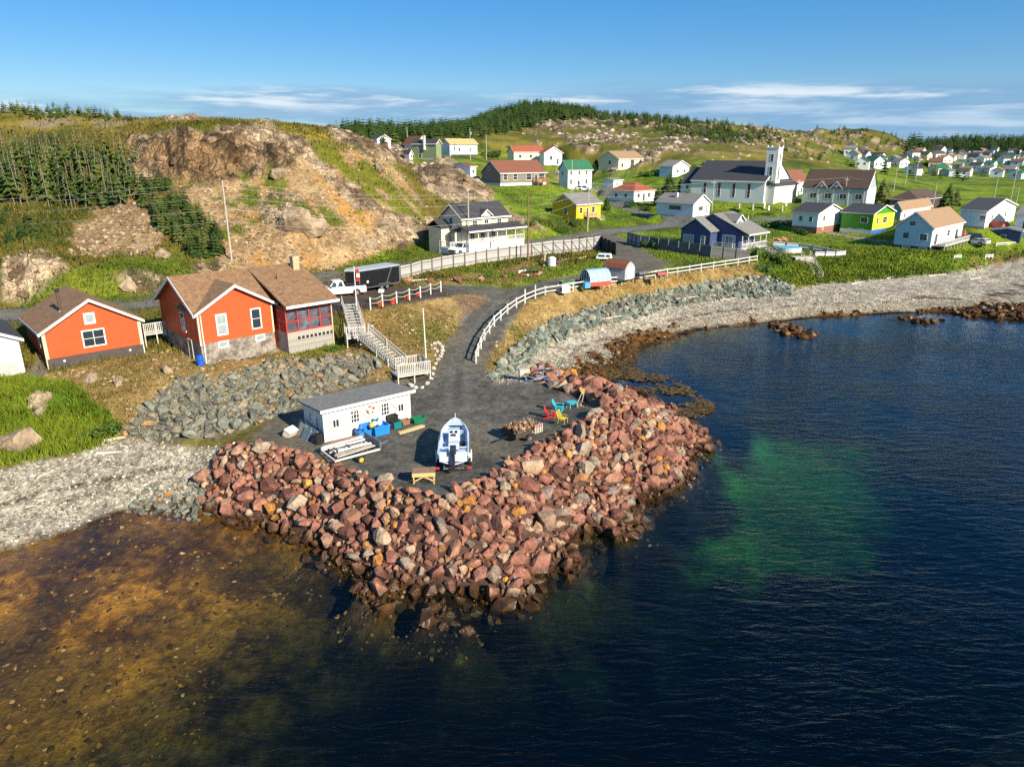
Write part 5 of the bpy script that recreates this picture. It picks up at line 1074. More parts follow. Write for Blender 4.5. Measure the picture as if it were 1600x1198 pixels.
W_PBLUE = siding('pale_blue_siding', (.44, .60, .66), 6, .05)
W_TEAL = siding('teal_siding', (.20, .36, .34), 6, .06)
W_GREYG = siding('grey_green_siding', (.32, .40, .38), 5, .06)
W_LIME = siding('lime_siding', (.60, .66, .04), 6, .05)
W_GREEN = siding('green_siding', (.06, .26, .015), 6, .06)
W_DKBR = siding('dark_brown_siding', (.07, .05, .04), 6, .08)
M_BRICK = mat('brick_base', (.26, .12, .08), var=.3, scale=6)
M_STONEB = mat('stone_base', (.30, .26, .21), var=.5, scale=3.2, rough=.9, bump=.25, bscale=6, c2=(.13, .11, .09))
M_SHKL = mat('peeling_white_boards', (.66, .645, .60), var=.08, scale=2, rough=.8, wave=('Z', 7, .5), wear=((.33, .31, .28), 3.5, 7, .56))
M_DARKSK = mat('dark_stone_skirt', (.075, .06, .052), var=.3, scale=4, rough=.9)
M_BEIGE = mat('beige_trim', (.66, .55, .36), rough=.6, var=.06)
M_REDF = mat('red_frame', (.46, .05, .03), rough=.55, var=.12)
M_TINT = mat('tinted_glazing', (.045, .03, .05), rough=.12, spec=.8, var=.4, scale=2.0, c2=(.10, .14, .18))

def orange_big():
    s = S['orange_big']; r = thing('house', 'large orange house with brown roof, stone basement and glazed red sunroom', 'house', s['p'], s['yaw'])
    H = 4.65; D = 9.2; X1 = 11.95; WX = 6.85
    b = MB(); b.box(0, 0, -1.2, WX, D, 1.85); b.build('stone_basement', M_STONEB, r)
    b = MB(); b.prism([(.02, 1.86), (D, 1.86), (D, H), (D / 2, H + 2.5), (.02, H)], .02, WX, 'x'); b.build('wall', W_ORANGE, r)
    b = MB(); b.prism([(.0, 1.86), (WX + .01, 1.86), (WX + .01, H), (WX / 2, H + 1.95), (0, H)], -.012, 4.2, 'y'); b.build('wall', W_ORANGE, r)
    b = MB(); b.prism([(.6, -1.), (D - .1, -1.), (D - .1, H), (D / 2, H + 2.3), (.6, H)], WX + .02, X1, 'x'); b.build('wall', W_ORANGE, r)
    b = MB(); k_ = 2.5 / (D / 2); b.prism([(.03, H + .045), (D / 2, H + 2.53), (D + .38, H - .38 * k_ + .03), (D + .38, H - .38 * k_ + .19), (D / 2, H + 2.69), (.03, H + .205)], -.42, WX + .2, 'x'); b.build('roof', SH_BROWN, r)
    b = MB(); rz = H + 2.5 + .03; b.prism([(-2.75, 4.42), (D / 2, rz), (D + .38, H - .2), (D + .38, H - .02), (D / 2, rz + .165), (-2.75, 4.6)], WX + .05, X1 + .45, 'x'); b.build('roof', SH_BROWN, r)
    b = MB(); k = 1.95 / (WX / 2); z0 = H - .42 * k; b.prism([(-.42, z0 + .05), (WX / 2, H + 2.02), (WX + .42, z0 + .05), (WX + .42, z0 + .21), (WX / 2, H + 2.18), (-.42, z0 + .21)], -.48, 3.9, 'y'); b.build('roof', SH_BROWN, r)
    for q in ([(-.42, z0 - .05), (WX / 2, H + 1.9), (WX / 2, H + 2.16), (-.42, z0 + .19)], [(WX / 2, H + 1.9), (WX + .42, z0 - .05), (WX + .42, z0 + .19), (WX / 2, H + 2.16)]): MB().prism(q, -.54, -.485, 'y').build('barge_board', M_WHITE, r)
    kk = 2.5 / (D / 2)
    for q in ([(-.38, H - .38 * kk - .12), (D / 2, H + 2.4), (D / 2, H + 2.66), (-.38, H - .38 * kk + .17)], [(D / 2, H + 2.4), (D + .38, H - .38 * kk - .12), (D + .38, H - .38 * kk + .17), (D / 2, H + 2.66)]): MB().prism(q, -.48, -.425, 'x').build('barge_board', M_WHITE, r)
    MB().box(WX + .1, -2.83, 4.38, X1 + .45, -2.755, 4.63).build('eave_board', M_WHITE, r)
    MB().box(-.05, -.06, 1.7, .1, .1, H - .1).build('corner_board', M_BEIGE, r); MB().box(WX - .12, -.07, 1.86, WX + .03, -.013, H - .1).build('corner_board', M_BEIGE, r)
    MB().tube((.25, -.1, .5), (.25, -.1, H - .2), .05).tube((.25, -.1, .5), (.05, -.55, .2), .05).build('downpipe', M_WHITE, r)
    for a in ((1.55, 2.35), (4.75, 2.4)): window(r, 'F', WX, D, a[0], a[1], 1.0, 1.95, (1, 2), M_BEIGE if 0 else M_WHITE, M_GLASSP if a[0] < 2 else M_GLASS, .12)
    for x in (1.5, 4.95): window(r, 'F', WX, D, x, 1.22, .95, .62, (1, 1), None, M_GLASSP, .1)
    window(r, 'L', WX, D, 5.2, 2.4, 1.0, 1.8, (1, 2)); door(r, 'L', WX, D, 6.2, -.1, 1.0, 2.0, M_GLASS)
    # glazed sunroom on a boarded base
    x0, x1, y0, y1 = WX + .35, X1 - .1, -1.95, .6
    MB().box(x0, y0, -1.0, x1, y1, 1.98).build('boarded_base', M_WOOD, r)
    pm = None
    for i in range(22):
        x = x0 + (x1 - x0) * (i + .5) / 22
        if pm is None: pm = MB().box(-.10, -.035, -.9, .10, -.004, 1.97).mesh('board', M_WOOD)
        o = link('board', pm, parent=r); o.location = (x, y0, 0)
    for i in range(9): o_ = MB().box(x0 + 1.0 + i * .43, y0 - .05, 1.22, x0 + 1.26 + i * .43, y0 - .036, 1.5).build('vent_slot', M_BLACK, r)
    MB().box(x0 + .03, y0 + .03, 1.985, x1 - .03, y1, 4.4).build('sunroom_core', mat('dim_room', (.10, .05, .04), rough=.8, var=.5, scale=2.2), r)
    fm = MB(); zs = (1.99, 2.95, 3.92)
    for z in zs: fm.box(x0 - .02, y0 - .04, z, x1 + .02, y0 + .025, z + .1)
    for i in range(5): x = x0 + (x1 - x0) * i / 4; fm.box(x - .05, y0 - .043, 1.99, x + .05, y0 + .022, 4.02)
    fm.build('sunroom_frame', M_REDF, r)
    fl = MB()
    for z in zs: fl.box(x0 - .045, y0, z + .002, x0 + .02, y1, z + .098)
    for i in range(3): y = y0 + (y1 - y0) * i / 2; fl.box(x0 - .043, y + .03, 1.995, x0 + .015, y + .12, 4.0)
    fl.build('sunroom_frame', M_REDF, r)
    for i in range(4):
        for j in range(2):
            xa = x0 + (x1 - x0) * i / 4 + .06; xb = x0 + (x1 - x0) * (i + 1) / 4 - .06
            p = MB().box(xa, y0 - .01, zs[j] + .11, xb, y0 + .02, zs[j + 1] - .01).build('pane', M_TINT, r)
            for q in range(4): MB().box(xa + .05, y0 - .022, zs[j] + .22 + q * .19, xb - .08 - .2 * random.random(), y0 - .012, zs[j] + .25 + q * .19).build('blind_slat', M_GLASSP, p)
    MB().box(x0 - .01, y0 + .1, 2.1, x0 + .028, y1, 3.9).build('pane', mat('red_panel', (.24, .035, .03), var=.2), r)
    MB().add([(x0, y0 - .02, 4.03), (x1, y0 - .02, 4.03), (x1, y0 - .3, 4.4), (x0, y0 - .3, 4.4), (x0, y0 + .1, 4.03), (x1, y0 + .1, 4.03), (x1, y0 + .1, 4.4), (x0, y0 + .1, 4.4)], [(0, 1, 2, 3), (4, 7, 6, 5), (0, 4, 5, 1), (3, 2, 6, 7), (0, 3, 7, 4), (1, 5, 6, 2)]).build('clerestory', M_TINT, r)
    MB().box(x1 + .0, y0 + .05, 1.99, x1 + .05, y1, 4.3).build('side_panel', mat('violet_panel', (.09, .06, .20), var=.5, scale=3, c2=(.25, .06, .08)), r)
    MB().tube((x1 + .02, y0 - .12, -.3), (x1 + .02, y0 - .12, 4.2), .055).build('downpipe', M_BEIGE, r)
    c = MB().box(X1 - .9, 3.2, 6.0, X1 - .25, 3.85, 8.15).build('chimney', mat('beige_brick', (.46, .34, .20), var=.25, scale=6), r); MB().tube((X1 - .57, 3.52, 8.15), (X1 - .57, 3.52, 8.75), .11).build('flue', M_STEEL, c)
    MB().tube((8.6, 2.0, 5.9), (8.6, 2.0, 6.85), .05).build('vent_pipe', M_BLACK, r)
    MB().box(.3, -.28, -.6, WX + .2, -.05, .05).build('footing', M_CONC, r)
    return r
OB = orange_big()
def orange_small():
    s = S['orange_small']; W_, D_ = s['w'], 7.8; r = thing('house', 'small orange cottage with black pipe chimney and dark stone skirt', 'house', s['p'], s['yaw']); H, rise = 3.4, 2.25
    gable_walls(W_, D_, H, rise, 'y', .95).build('wall', W_ORANGE, r); gable_roof(W_, D_, H, rise, 'y', .4).build('roof', SH_BROWN, r); barge(r, W_, D_, H, rise, 'y', .4)
    MB().box(-.03, -.04, -1.4, W_ + .03, D_, .93).build('stone_skirt', M_DARKSK, r)
    for x in (1.2, 6.5): MB().tube((x, -.06, .6), (x, -.02, .6), .10).build('lamp', M_WHITE, r)
    corner_boards(r, H - .1, [(0, 0), (W_, 0)], M_BEIGE, .93)
    window(r, 'F', W_, D_, 2.85, 1.45, 1.85, 1.55, (2, 2), None, None, .11); window(r, 'F', W_, D_, 3.25, 3.5, .9, 1.0, (1, 1), None, M_GLASSP, .16)
    window(r, 'L', W_, D_, 5.2, 1.6, .8, 1.1)
    c = MB().tube((1.9, 1.4, 3.9), (1.9, 1.4, 6.4), .13).build('stove_pipe', mat('dull_pipe', (.16, .10, .075), rough=.5, metal=.5), r); MB().tube((1.9, 1.4, 6.4), (1.9, 1.4, 6.65), .2, .16).build('cap', M_BLACK, c); MB().tube((1.9, 1.4, 4.2), (1.9, 1.4, 4.75), .34, .2).build('flashing', M_STEEL, c)
    MB().tube((-.1, -.12, .1), (-.1, -.12, H - .2), .05).build('downpipe', M_BEIGE, r); MB().tube((W_ + .05, -.12, .0), (W_ + .05, -.12, H - .2), .05).build('downpipe', M_WHITE, r)
    MB().box(.1, -.3, -.8, W_, -.06, -.12).build('footing', M_CONC, r)
orange_small()
def white_left():
    s = S['white_left']; p = s['p']; y = s['yaw']; w = 7; r = thing('house', 'white house cut off at the left edge with a dark roof and stove pipe', 'house', p - Vector((math.cos(y), math.sin(y), 0)) * w, y)
    gable_walls(w, 8, 3.1, 1.7, 'y').build('wall', W_WHITE, r); gable_roof(w, 8, 3.1, 1.7, 'y').build('roof', SH_DARK, r); barge(r, w, 8, 3.1, 1.7, 'y')
    window(r, 'F', w, 8, 3.9, 1.5, 1.2, 1.5); MB().box(w - 2.4, -.06, -.1, w - .4, -.005, 1.05).build('patch_panel', mat('grey_panel', (.42, .41, .36), var=.15), r)
    MB().tube((5.4, 1.6, 3.4), (5.4, 1.6, 5.3), .12).build('stove_pipe', M_BLACK, r)
    for q in ((6.0, 4.3), (6.2, 4.9)): pass
white_left()
def shed():
    s = S['shed']; W_, D_ = 7.15, 3.5; r = thing('shed', 'peeling white fishing shed with a life ring on its front wall', 'shed', s['p'], s['yaw']); Hf, Hb = 2.42, 2.15
    MB().prism([(0, -.5), (D_, -.5), (D_, Hb), (0, Hf)], 0, W_, 'x').build('wall', M_SHKL, r)
    MB().prism([(-.35, Hf + .05), (D_ + .3, Hb + .0), (D_ + .3, Hb + .14), (-.35, Hf + .19)], -.3, W_ + .3, 'x').build('roof', SH_GREY, r)
    MB().box(-.32, -.41, Hf - .02, W_ + .32, -.355, Hf + .21).build('eave_board', M_WHITE, r); corner_boards(r, Hf - .05, [(0, 0), (W_, 0)], M_WHITE, -.2, .12)
    for x, z, w, h in ((.62, .95, .62, .72), (6.0, .95, .62, .72)):
        window(r, 'F', W_, D_, x, z, w, h, (2, 1))
        for q in (-.17, w + .02): MB().box(x + q, -.05, z - .03, x + q + .15, -.005, z + h + .03).build('shutter', M_WOODP, r)
    for x in (2.1, 4.6):
        window(r, 'F', W_, D_, x, 1.0, .72, 1.0, (3, 3), None, None, .06); MB().box(x, -.045, 0, x + .72, -.006, .98).build('door_leaf', M_SHKL, r)
    for x, z, w, h in ((1.0, 1.0, .55, .8), (2.2, .3, .6, 1.4)): window(r, 'L', W_, D_, x, z, w, h, (2, 2))
    o = M_WOOD
    for a, b in (((2.55, 2.05), (3.75, 1.0)), ((5.0, 2.25), (3.85, 1.0)), ((5.0, 2.25), (6.0, 1.35)), ((2.55, 2.05), (1.5, .7))): MB().bar((a[0], -.05, a[1]), (b[0], -.05, b[1]), .04, .06).build('oar', M_WOODP, r)
    s2 = thing('life_ring', 'orange and white life ring hanging on the shed front', 'life ring', (0, 0, 0)); R2, r2 = .27, .075; M = r.matrix_basis @ Matrix.Translation((3.75, -.1, 1.75)) @ Matrix.Rotation(R(90), 4, 'X'); s2.matrix_basis = Matrix.LocRotScale(s['p'] + Euler((0, 0, s['yaw'])).to_matrix() @ Vector((3.75, -.1, 1.75)), Euler((R(90), 0, s['yaw'])), None)
    for k in range(8):
        rg = []
        for i in range(4):
            a = 6.28318 * (k + i / 3) / 8; rg.append([(math.cos(a) * (R2 + r2 * math.cos(t)), math.sin(a) * (R2 + r2 * math.cos(t)), r2 * math.sin(t)) for t in np.linspace(0, 6.283, 8, endpoint=False)])
        MB().loft(rg).build('segment', mat('orange_ring', (.62, .12, .04), rough=.5) if k % 2 == 0 else M_WHITE, s2, smooth=True)
shed()

# the village, nearest first
def cream():
    s = S['cream']; r = thing('house', 'cream two storey house with dark roof and a long white porch', 'house', s['p'], s['yaw']); W_ = s['w']; y0 = 2.3
    # main wing: gable to the left side, ridge along the front
    o = MB(); o.prism([(y0, 0), (y0 + 5.4, 0), (y0 + 5.4, 5.0), (y0 + 2.7, 7.0), (y0, 5.0)], .6, W_ - 1.6, 'x'); o.build('wall', W_CREAM, r)
    MB().prism([(y0 - .4, 4.78), (y0 + 2.7, 7.05), (y0 + 5.8, 4.78), (y0 + 5.8, 4.95), (y0 + 2.7, 7.23), (y0 - .4, 4.95)], .2, W_ - 1.2, 'x').build('roof', SH_DARK, r)
    for q in ([(y0 - .4, 4.7), (y0 + 2.7, 6.95), (y0 + 2.7, 7.2), (y0 - .4, 4.95)], [(y0 + 2.7, 6.95), (y0 + 5.8, 4.7), (y0 + 5.8, 4.95), (y0 + 2.7, 7.2)]): MB().prism(q, .13, .19, 'x').build('barge_board', M_WHITE, r)
    MB().box(.2, y0 - .47, 4.78, W_ - 1.2, y0 - .405, 5.0).build('eave_board', M_WHITE, r)
    # rear left wing with its own low roof
    MB().box(-1.4, y0 + 2.9, -1.5, .58, y0 + 6.2, 3.5).build('rear_wall', W_CREAM, r); MB().prism([(y0 + 2.6, 3.45), (y0 + 4.5, 4.5), (y0 + 6.5, 3.45), (y0 + 6.5, 3.62), (y0 + 4.5, 4.68), (y0 + 2.6, 3.62)], -1.7, .59, 'x').build('rear_roof', SH_DARK, r)
    # dormer gable with arched window
    cx = W_ * .46; MB().prism([(cx - 1.1, 3.3), (cx + 1.1, 3.3), (cx + 1.1, 5.3), (cx, 6.1), (cx - 1.1, 5.3)], y0 - .12, y0 + 3, 'y').build('dormer', W_CREAM, r); MB().prism([(cx - 1.35, 5.15), (cx, 6.12), (cx + 1.35, 5.15), (cx + 1.35, 5.3), (cx, 6.28), (cx - 1.35, 5.3)], y0 - .35, y0 + 3, 'y').build('dormer_roof', SH_DARK, r)
    for q in ([(cx - 1.35, 5.1), (cx, 6.08), (cx, 6.26), (cx - 1.35, 5.28)], [(cx, 6.08), (cx + 1.35, 5.1), (cx + 1.35, 5.28), (cx, 6.26)]): MB().prism(q, y0 - .41, y0 - .36, 'y').build('barge_board', M_WHITE, r)
    def wf(x, y, z, w, h, mul=(2, 2), gm=None): f, g = win_mesh(w, h, mul, M_WHITE, gm or M_GLASS); o_ = link('window', f, parent=r); o_.location = (x, y, z); link('pane', g, parent=o_)
    wf(cx - .5, y0 - .12, 3.9, 1.0, 1.3); wf(W_ * .22, y0, 3.6, 1.1, 1.0); wf(W_ * .66, y0, 3.6, 1.1, 1.0)
    for x in (.18, .36, .55): wf(W_ * x, y0, 1.25, 1.0, 1.4)
    def wl(y, z, w, h): f, g = win_mesh(w, h, (1, 2), M_WHITE, M_GLASS); o_ = link('window', f, parent=r); o_.location = (.6, y, z); o_.rotation_euler.z = -math.pi / 2; link('pane', g, parent=o_)
    wl(y0 + 3.2, 4.0, .9, 1.1)
    dd_ = MB().box(.54, y0 + 2.0, .6, .595, y0 + 2.8, 2.7).build('door', M_DOOR, r)
    # bay on the left, porch along the front
    MB().prism([(.3, .2 + y0), (-.5, .5 + y0), (-.5, 1.5 + y0), (.58, 1.8 + y0), (.58, .2 + y0)], .6, 2.9, 'z').build('bay', W_CREAM, r)
    for yy in (.55, 1.0): MB().box(-.55, yy + y0, 1.4, -.505, yy + y0 + .4, 2.6).build('window', M_GLASSP, r)
    MB().add([(.58, .1 + y0, 3.5), (-.7, .3 + y0, 2.92), (-.7, 1.7 + y0, 2.92), (.58, 1.9 + y0, 3.5), (.58, .1 + y0, 3.4), (-.7, .3 + y0, 2.82), (-.7, 1.7 + y0, 2.82), (.58, 1.9 + y0, 3.4)], [(0, 1, 2, 3), (7, 6, 5, 4), (0, 4, 5, 1), (1, 5, 6, 2), (2, 6, 7, 3)]).build('bay_roof', SH_DARK, r)
    MB().box(0, 0, -1.0, W_, y0 + .2, 1.05).build('porch_base', W_WHITE, r); deck(r, 0, .02, W_, y0, 1.1, .85, M_WHITE, 'FRL', None, 2.1, 1.1, .3)
    for i in range(7): x = W_ * i / 6; MB().box(max(x - .06, .0), .02, 1.9, min(x + .06, W_), .14, 3.1).build('post', M_WHITE, r)
    MB().prism([(-.35, 3.08), (y0 - .01, 3.75), (y0 - .01, 3.92), (-.35, 3.22)], -.3, W_ + .35, 'x').build('porch_roof', SH_DARK, r); MB().box(-.3, -.42, 3.02, W_ + .35, -.355, 3.26).build('eave_board', M_WHITE, r)
    deck(r, -1.9, 2.4, -.02, 5.1, .55, .9, M_WHITE, 'LF', None, 2.2, -1.2, .3); MB().box(-1.88, 2.42, -1.5, -.03, 5.08, .39).build('deck_skirt', W_WHITE, r)
cream()
def two(root, W_, D_, x, z, w, h, gap, n=2, face='F', gm=None):
    for i in range(n): window(root, face, W_, D_, x + i * (w + gap), z, w, h, (1, 2), None, gm)
house('yellow', 'yellow house with a grey roof and orange front steps', 3.2, 2.0, 'x', W_YEL, SH_GREY, [('F', .12, 1.2, 1.1, 1.3), ('F', .62, 1.2, 1.1, 1.3), ('L', .5, 1.0, 1.0, 1.3), ('L', .45, 3.4, .8, .9)], [('F', .40, .3)])
r_ = thing('front_steps', 'orange wooden steps at the front of the yellow house', 'steps', S['yellow']['p'], S['yellow']['yaw']); wy = S['yellow']['w']; deck(r_, wy * .3, -1.6, wy * .62, -.05, .5, .9, M_PINE, 'FL', None, 1.3, -1, .2); stairs(r_, (wy * .95, -.9, -.7), (wy * .64, -.9, .5), 1.1, 5, M_PINE)
house('brown', 'taupe bungalow with red brown roof and a small dormer', 3.4, 3.0, 'x', W_TAUPE, SH_REDBR, [('F', .06, 1.5, 1.4, 1.6), ('F', .27, 1.5, 1.4, 1.6), ('F', .55, 1.4, 1.9, 1.9), ('F', .83, 1.3, 2.0, 1.8), ('L', .3, 4.0, 1.1, 1.2)], [('F', .74, .8, 1.0, 2.1)], found=(.7, W_WHITE))
b_ = S['brown']; r_ = thing('deck', 'orange wood deck with steps on the front of the taupe bungalow', 'deck', b_['p'], b_['yaw']); deck(r_, b_['w'] * .70, -2.4, b_['w'] * .93, -.05, .9, 1.0, mat('orange_stain', (.42, .17, .06), var=.15), 'FLR', None, 1.6, -1.4, .25)
house('green_roof', 'tall white house with a green metal roof', 5.6, 2.4, 'x', W_WHITE, SH_GREEN, [('F', .08, 4.0, .9, 1.2), ('F', .42, 4.0, .9, 1.2), ('F', .72, 4.0, .9, 1.2), ('F', .08, 1.4, .9, 1.4), ('F', .72, 1.4, .9, 1.4), ('L', .3, 3.8, .8, 1.2)], [('F', .4, .4)], chim=(.6, 2, 7.6, M_BRICK))
house('red_bungalow', 'white bungalow with a red hipped roof and dormer', 3.0, 2.2, 'x', W_WHITE, SH_RED, [('F', .15, 1.1, 1.2, 1.2), ('F', .65, 1.1, 1.2, 1.2), ('L', .2, 1.1, 1.1, 1.1), ('L', .6, 1.1, 1.1, 1.1)], [('F', .42, .2)], hip=.8)
house('pale_bungalow', 'pale long bungalow with a grey cross gabled roof by the side street', 3.0, 1.9, 'y', W_PBLUE if 0 else siding('bluish_white_siding', (.66, .72, .75), 6, .05), SH_GREY, [('F', .3, 1.2, 2.0, 1.1, ((4, 1),)), ('L', .35, 1.3, 3.4, 1.1, ((4, 1),))], chim=(2, 6, 5.2, M_WHITE))
house('white_hip', 'white house with a black roof and brick basement above the beach', 4.6, 1.7, 'y', W_WHITE, SH_DARK, [('F', .2, 2.7, .9, 1.3), ('F', .66, 2.7, .9, 1.5), ('L', .25, 2.6, .9, 1.2), ('L', .65, 2.6, .9, 1.2), ('F', .2, .8, .8, .6)], found=(1.5, M_BRICK))
house('green', 'bright green house with lime yellow front and a white roof deck', 4.6, 1.6, 'y', W_GREEN, SH_DARK, [('F', .16, 2.4, .8, 1.4), ('F', .45, 2.4, 1.6, 1.6, ((3, 1),)), ('L', .62, 2.5, 1.6, 1.3, ((2, 1),)), ('L', .25, .3, .9, .9), ('L', .55, .3, 1.3, .9)], found=(1.0, W_WHITE))
g_ = S['green']; r_ = thing('deck', 'white railed upper deck in front of the bright green house', 'deck', g_['p'], g_['yaw']); MB().box(.02, -.12, 1.02, g_['w'] - .02, -.068, 4.4).build('lime_front', W_LIME, r_); MB().box(0.02, -.14, -1.2, g_['w'] - .02, -.068, 1.0).build('blue_base', mat('bright_blue_paint', (.03, .13, .50), rough=.5), r_); deck(r_, g_['w'] * .3, 1.2, g_['w'] + 2.2, 5.5, 4.75, .95, M_WHITE, 'FR', None, 1.8, -.8, .3)
for x in (.16, .45): window(r_, 'F', g_['w'], 5, g_['w'] * x, 2.3, .9 if x < .3 else 2.2, 1.4, (1, 2) if x < .3 else (3, 2)).location.y = -.125
stairs(r_, (g_['w'] + 1.8, -2.6, -1.2), (g_['w'] + 1.8, .6, 1.2), 1.2, 7, M_WOODP)
house('teal', 'white fronted house with teal end wall and tan roof behind the green one', 3.6, 1.6, 'x', W_WHITE, SH_TAN, [('F', .1, 1.4, 1.1, 1.1), ('F', .4, 1.4, 1.1, 1.1), ('F', .75, 1.4, 1.1, 1.1), ('L', .35, 1.3, 1.2, 1.5, ((2, 2), M_WHITE))], found=(.5, M_CONC))
t_ = S['teal']; MB().prism([(0.03, -1), (t_['d'] - .03, -1), (t_['d'] - .03, 3.55), (t_['d'] / 2, 5.1), (.03, 3.55)], -.10, -.045, 'x').build('end_wall', W_TEAL, [o for o in COL.objects if o.get('label', '').startswith('white fronted house with teal')][0])
def light_blue():
    r = house('light_blue', 'light blue gabled house with a tan roof and white front deck', 4.3, 2.7, 'x', W_PBLUE, SH_TAN, [('L', .35, 4.4, 1.2, .9), ('L', .22, 1.9, 1.2, 1.2), ('L', .68, 1.7, 1.4, 1.3, ((2, 2),)), ('F', .48, 2.0, 1.6, 1.2), ('L', .25, -.3, 1.4, .7), ('L', .7, -.3, 1.4, .7)], [('F', .1, .9, 1.6, 2.1, M_GLASS), ('F', .76, .9, 1.6, 2.1, M_GLASS)], name='house')
    s = S['light_blue']; W_, D_ = s['w'], s['d']; MB().box(.03, -.02, -.2, W_ - .03, -.004, 4.2).build('white_front', W_WHITE, r); MB().box(-.03, -.07, -1.8, W_ + .03, D_ + .03, .55).build('dark_base', mat('dark_base_paint', (.03, .04, .055)), r)
    deck(r, .5, -2.4, W_ - .3, -.07, .85, .95, M_WHITE, 'FLR', M_WOOD, 2.2, -1.8, .35)
    stairs(r, (W_ + 2.4, -1.4, -1.0), (W_ - .3, -1.4, .8), 1.1, 6, M_WOODP)
    t = thing('patio_umbrella', 'closed red patio umbrella on the light blue house deck', 'umbrella', s['p'] + Euler((0, 0, s['yaw'])).to_matrix() @ Vector((W_ * .86, -1.2, .86))); MB().tube((0, 0, 0), (0, 0, 2.1), .03).build('pole', M_WOODP, t); MB().tube((0, 0, .7), (0, 0, 2.0), .42, .05, 10).build('canopy', M_RED, t)
light_blue()
house('dark_bungalow', 'dark brown bungalow with umber hipped roof behind the tall spruce', 3.2, 2.4, 'x', W_DKBR, SH_UMBER, [('F', .3, 1.0, 1.8, 1.3, ((2, 1),)), ('L', .3, 1.0, 1.2, 1.2), ('L', .7, 1.0, 1.2, 1.2)], hip=.8)
house('white_right', 'white house with black roof right of the meadow pole', 3.8, 1.9, 'y', W_WHITE, SH_DARK, [('F', .62, 1.6, 1.2, 1.1), ('L', .75, 1.7, 1.2, 1.1), ('F', .18, 1.6, 1.0, 1.1)], found=(.5, M_CONC))
house('white_edge', 'white house with grey gable cut by the right edge of the view', 3.6, 1.7, 'y', W_WHITE, SH_GREY, [('F', .3, 1.5, 1.1, 1.1)], [('L', .7, .2)])
house('red_between', 'white house with red roof between the church and the grey hall', 5.0, 3.2, 'x', W_WHITE, SH_REDBR, [('F', .15, 1.2, 1.4, 1.5), ('F', .6, 1.2, 1.2, 1.5), ('F', .35, 3.8, 1.2, 1.4)], [('F', .45, .1)])
house('green_far', 'sage green house with a white chimney on the upper slope', 5.2, 1.2, 'y', W_SAGE, SH_DARK, [('L', .22, 3.4, 1.2, 1.1), ('L', .25, .6, 1.4, 1.4)], chim=(-.35, 4.5, 7.6, M_WHITE), found=(.5, M_CONC), trim=M_WHITE)
house('white_far', 'white gabled house with brown roof behind the sage green house', 4.6, 2.6, 'y', W_WHITE, SH_REDBR, [('F', .4, 2.4, 1.0, 1.4)])
def unfinished():
    r = house('unfinished', 'unfinished house wrapped in white with a bare plywood roof', 4.2, 1.6, 'x', mat('house_wrap', (.62, .66, .68), var=.2, scale=.9, c2=(.45, .55, .62)), mat('plywood', (.52, .34, .14), var=.12, scale=1), [('F', .3, 1.6, 1.0, 1.2), ('F', .7, 1.6, 1.0, 1.2)], trim=M_PINE)
    MB().box(.4, -.06, -1.8, S['unfinished']['w'], -.004, .5).build('crawl_space_shade', mat('gap_shade', (.05, .045, .04)), r)  # dark panel on the wall, painted as the shade of the open gap
unfinished()
house('white_cabin', 'white cabin standing alone on the upper left slope', 3.0, 1.4, 'y', W_WHITE, SH_DARK, [('F', .2, 1.1, 1.0, 1.2)], [('F', .62, .1, 1.0, 2.0, M_RED)], cat='cabin', name='cabin')
house('tiny_white', 'tiny white outbuilding with brown roof beside the sage green house', 2.2, 1.0, 'y', W_WHITE, SH_UMBER, [('F', .3, .8, .8, .9)], cat='outbuilding', name='outbuilding')
house('shed_brown', 'low white shed with brown roof half hidden behind the crag', 2.8, 1.0, 'x', W_WHITE, SH_REDBR, [('F', .3, .9, 1.0, 1.0)], cat='shed', name='shed')
house('tan_red', 'cream house with red roof above the taupe bungalow', 3.2, 1.8, 'x', W_CREAM, SH_RED, [('F', .15, 1.0, 1.4, 1.2), ('F', .5, 1.0, 1.4, 1.2), ('F', .8, 1.0, 1.2, 1.2)])
house('white_red', 'white house with red roof joined to the cream house', 4.0, 2.0, 'y', W_WHITE, SH_RED, [('F', .3, 1.6, 1.4, 1.4)], [('F', .7, .1)])
house('tan_gable', 'cream house with tan roof and glazed white gable front on the rocks', 4.0, 2.6, 'x', W_CREAM, SH_TAN, [('F', .45, 1.0, 2.4, 2.6, ((3, 2),)), ('F', .1, 1.0, 1.4, 1.4), ('L', .5, 2, 1.2, 1.4)])
tg = S['tan_gable']; r_ = thing('balcony', 'white railed balcony at the right end of the tan roofed house', 'balcony', tg['p'], tg['yaw']); deck(r_, tg['w'], -.2, tg['w'] + 3, 3, 1.2, 1.0, M_WHITE, 'FRL', None, 1.5, -1.5, .35); MB().box(tg['w'] - .0, -.4, 3.6, tg['w'] + 3.2, 3.2, 3.75).build('roof', M_WHITE, r_)
house('pale_blue_far', 'pale blue house behind the left end of the church', 3.6, 1.8, 'y', siding('ice_blue_siding', (.55, .64, .70), 6), SH_GREY, [('F', .25, 1.4, 1.2, 1.1), ('F', .65, 1.4, 1.2, 1.1)])
house('white_shed', 'small flat white outbuilding above the red roofed bungalow', 2.6, .5, 'x', W_WHITE, SH_GREY, [('F', .3, 1, .8, .8)], cat='outbuilding', name='outbuilding')

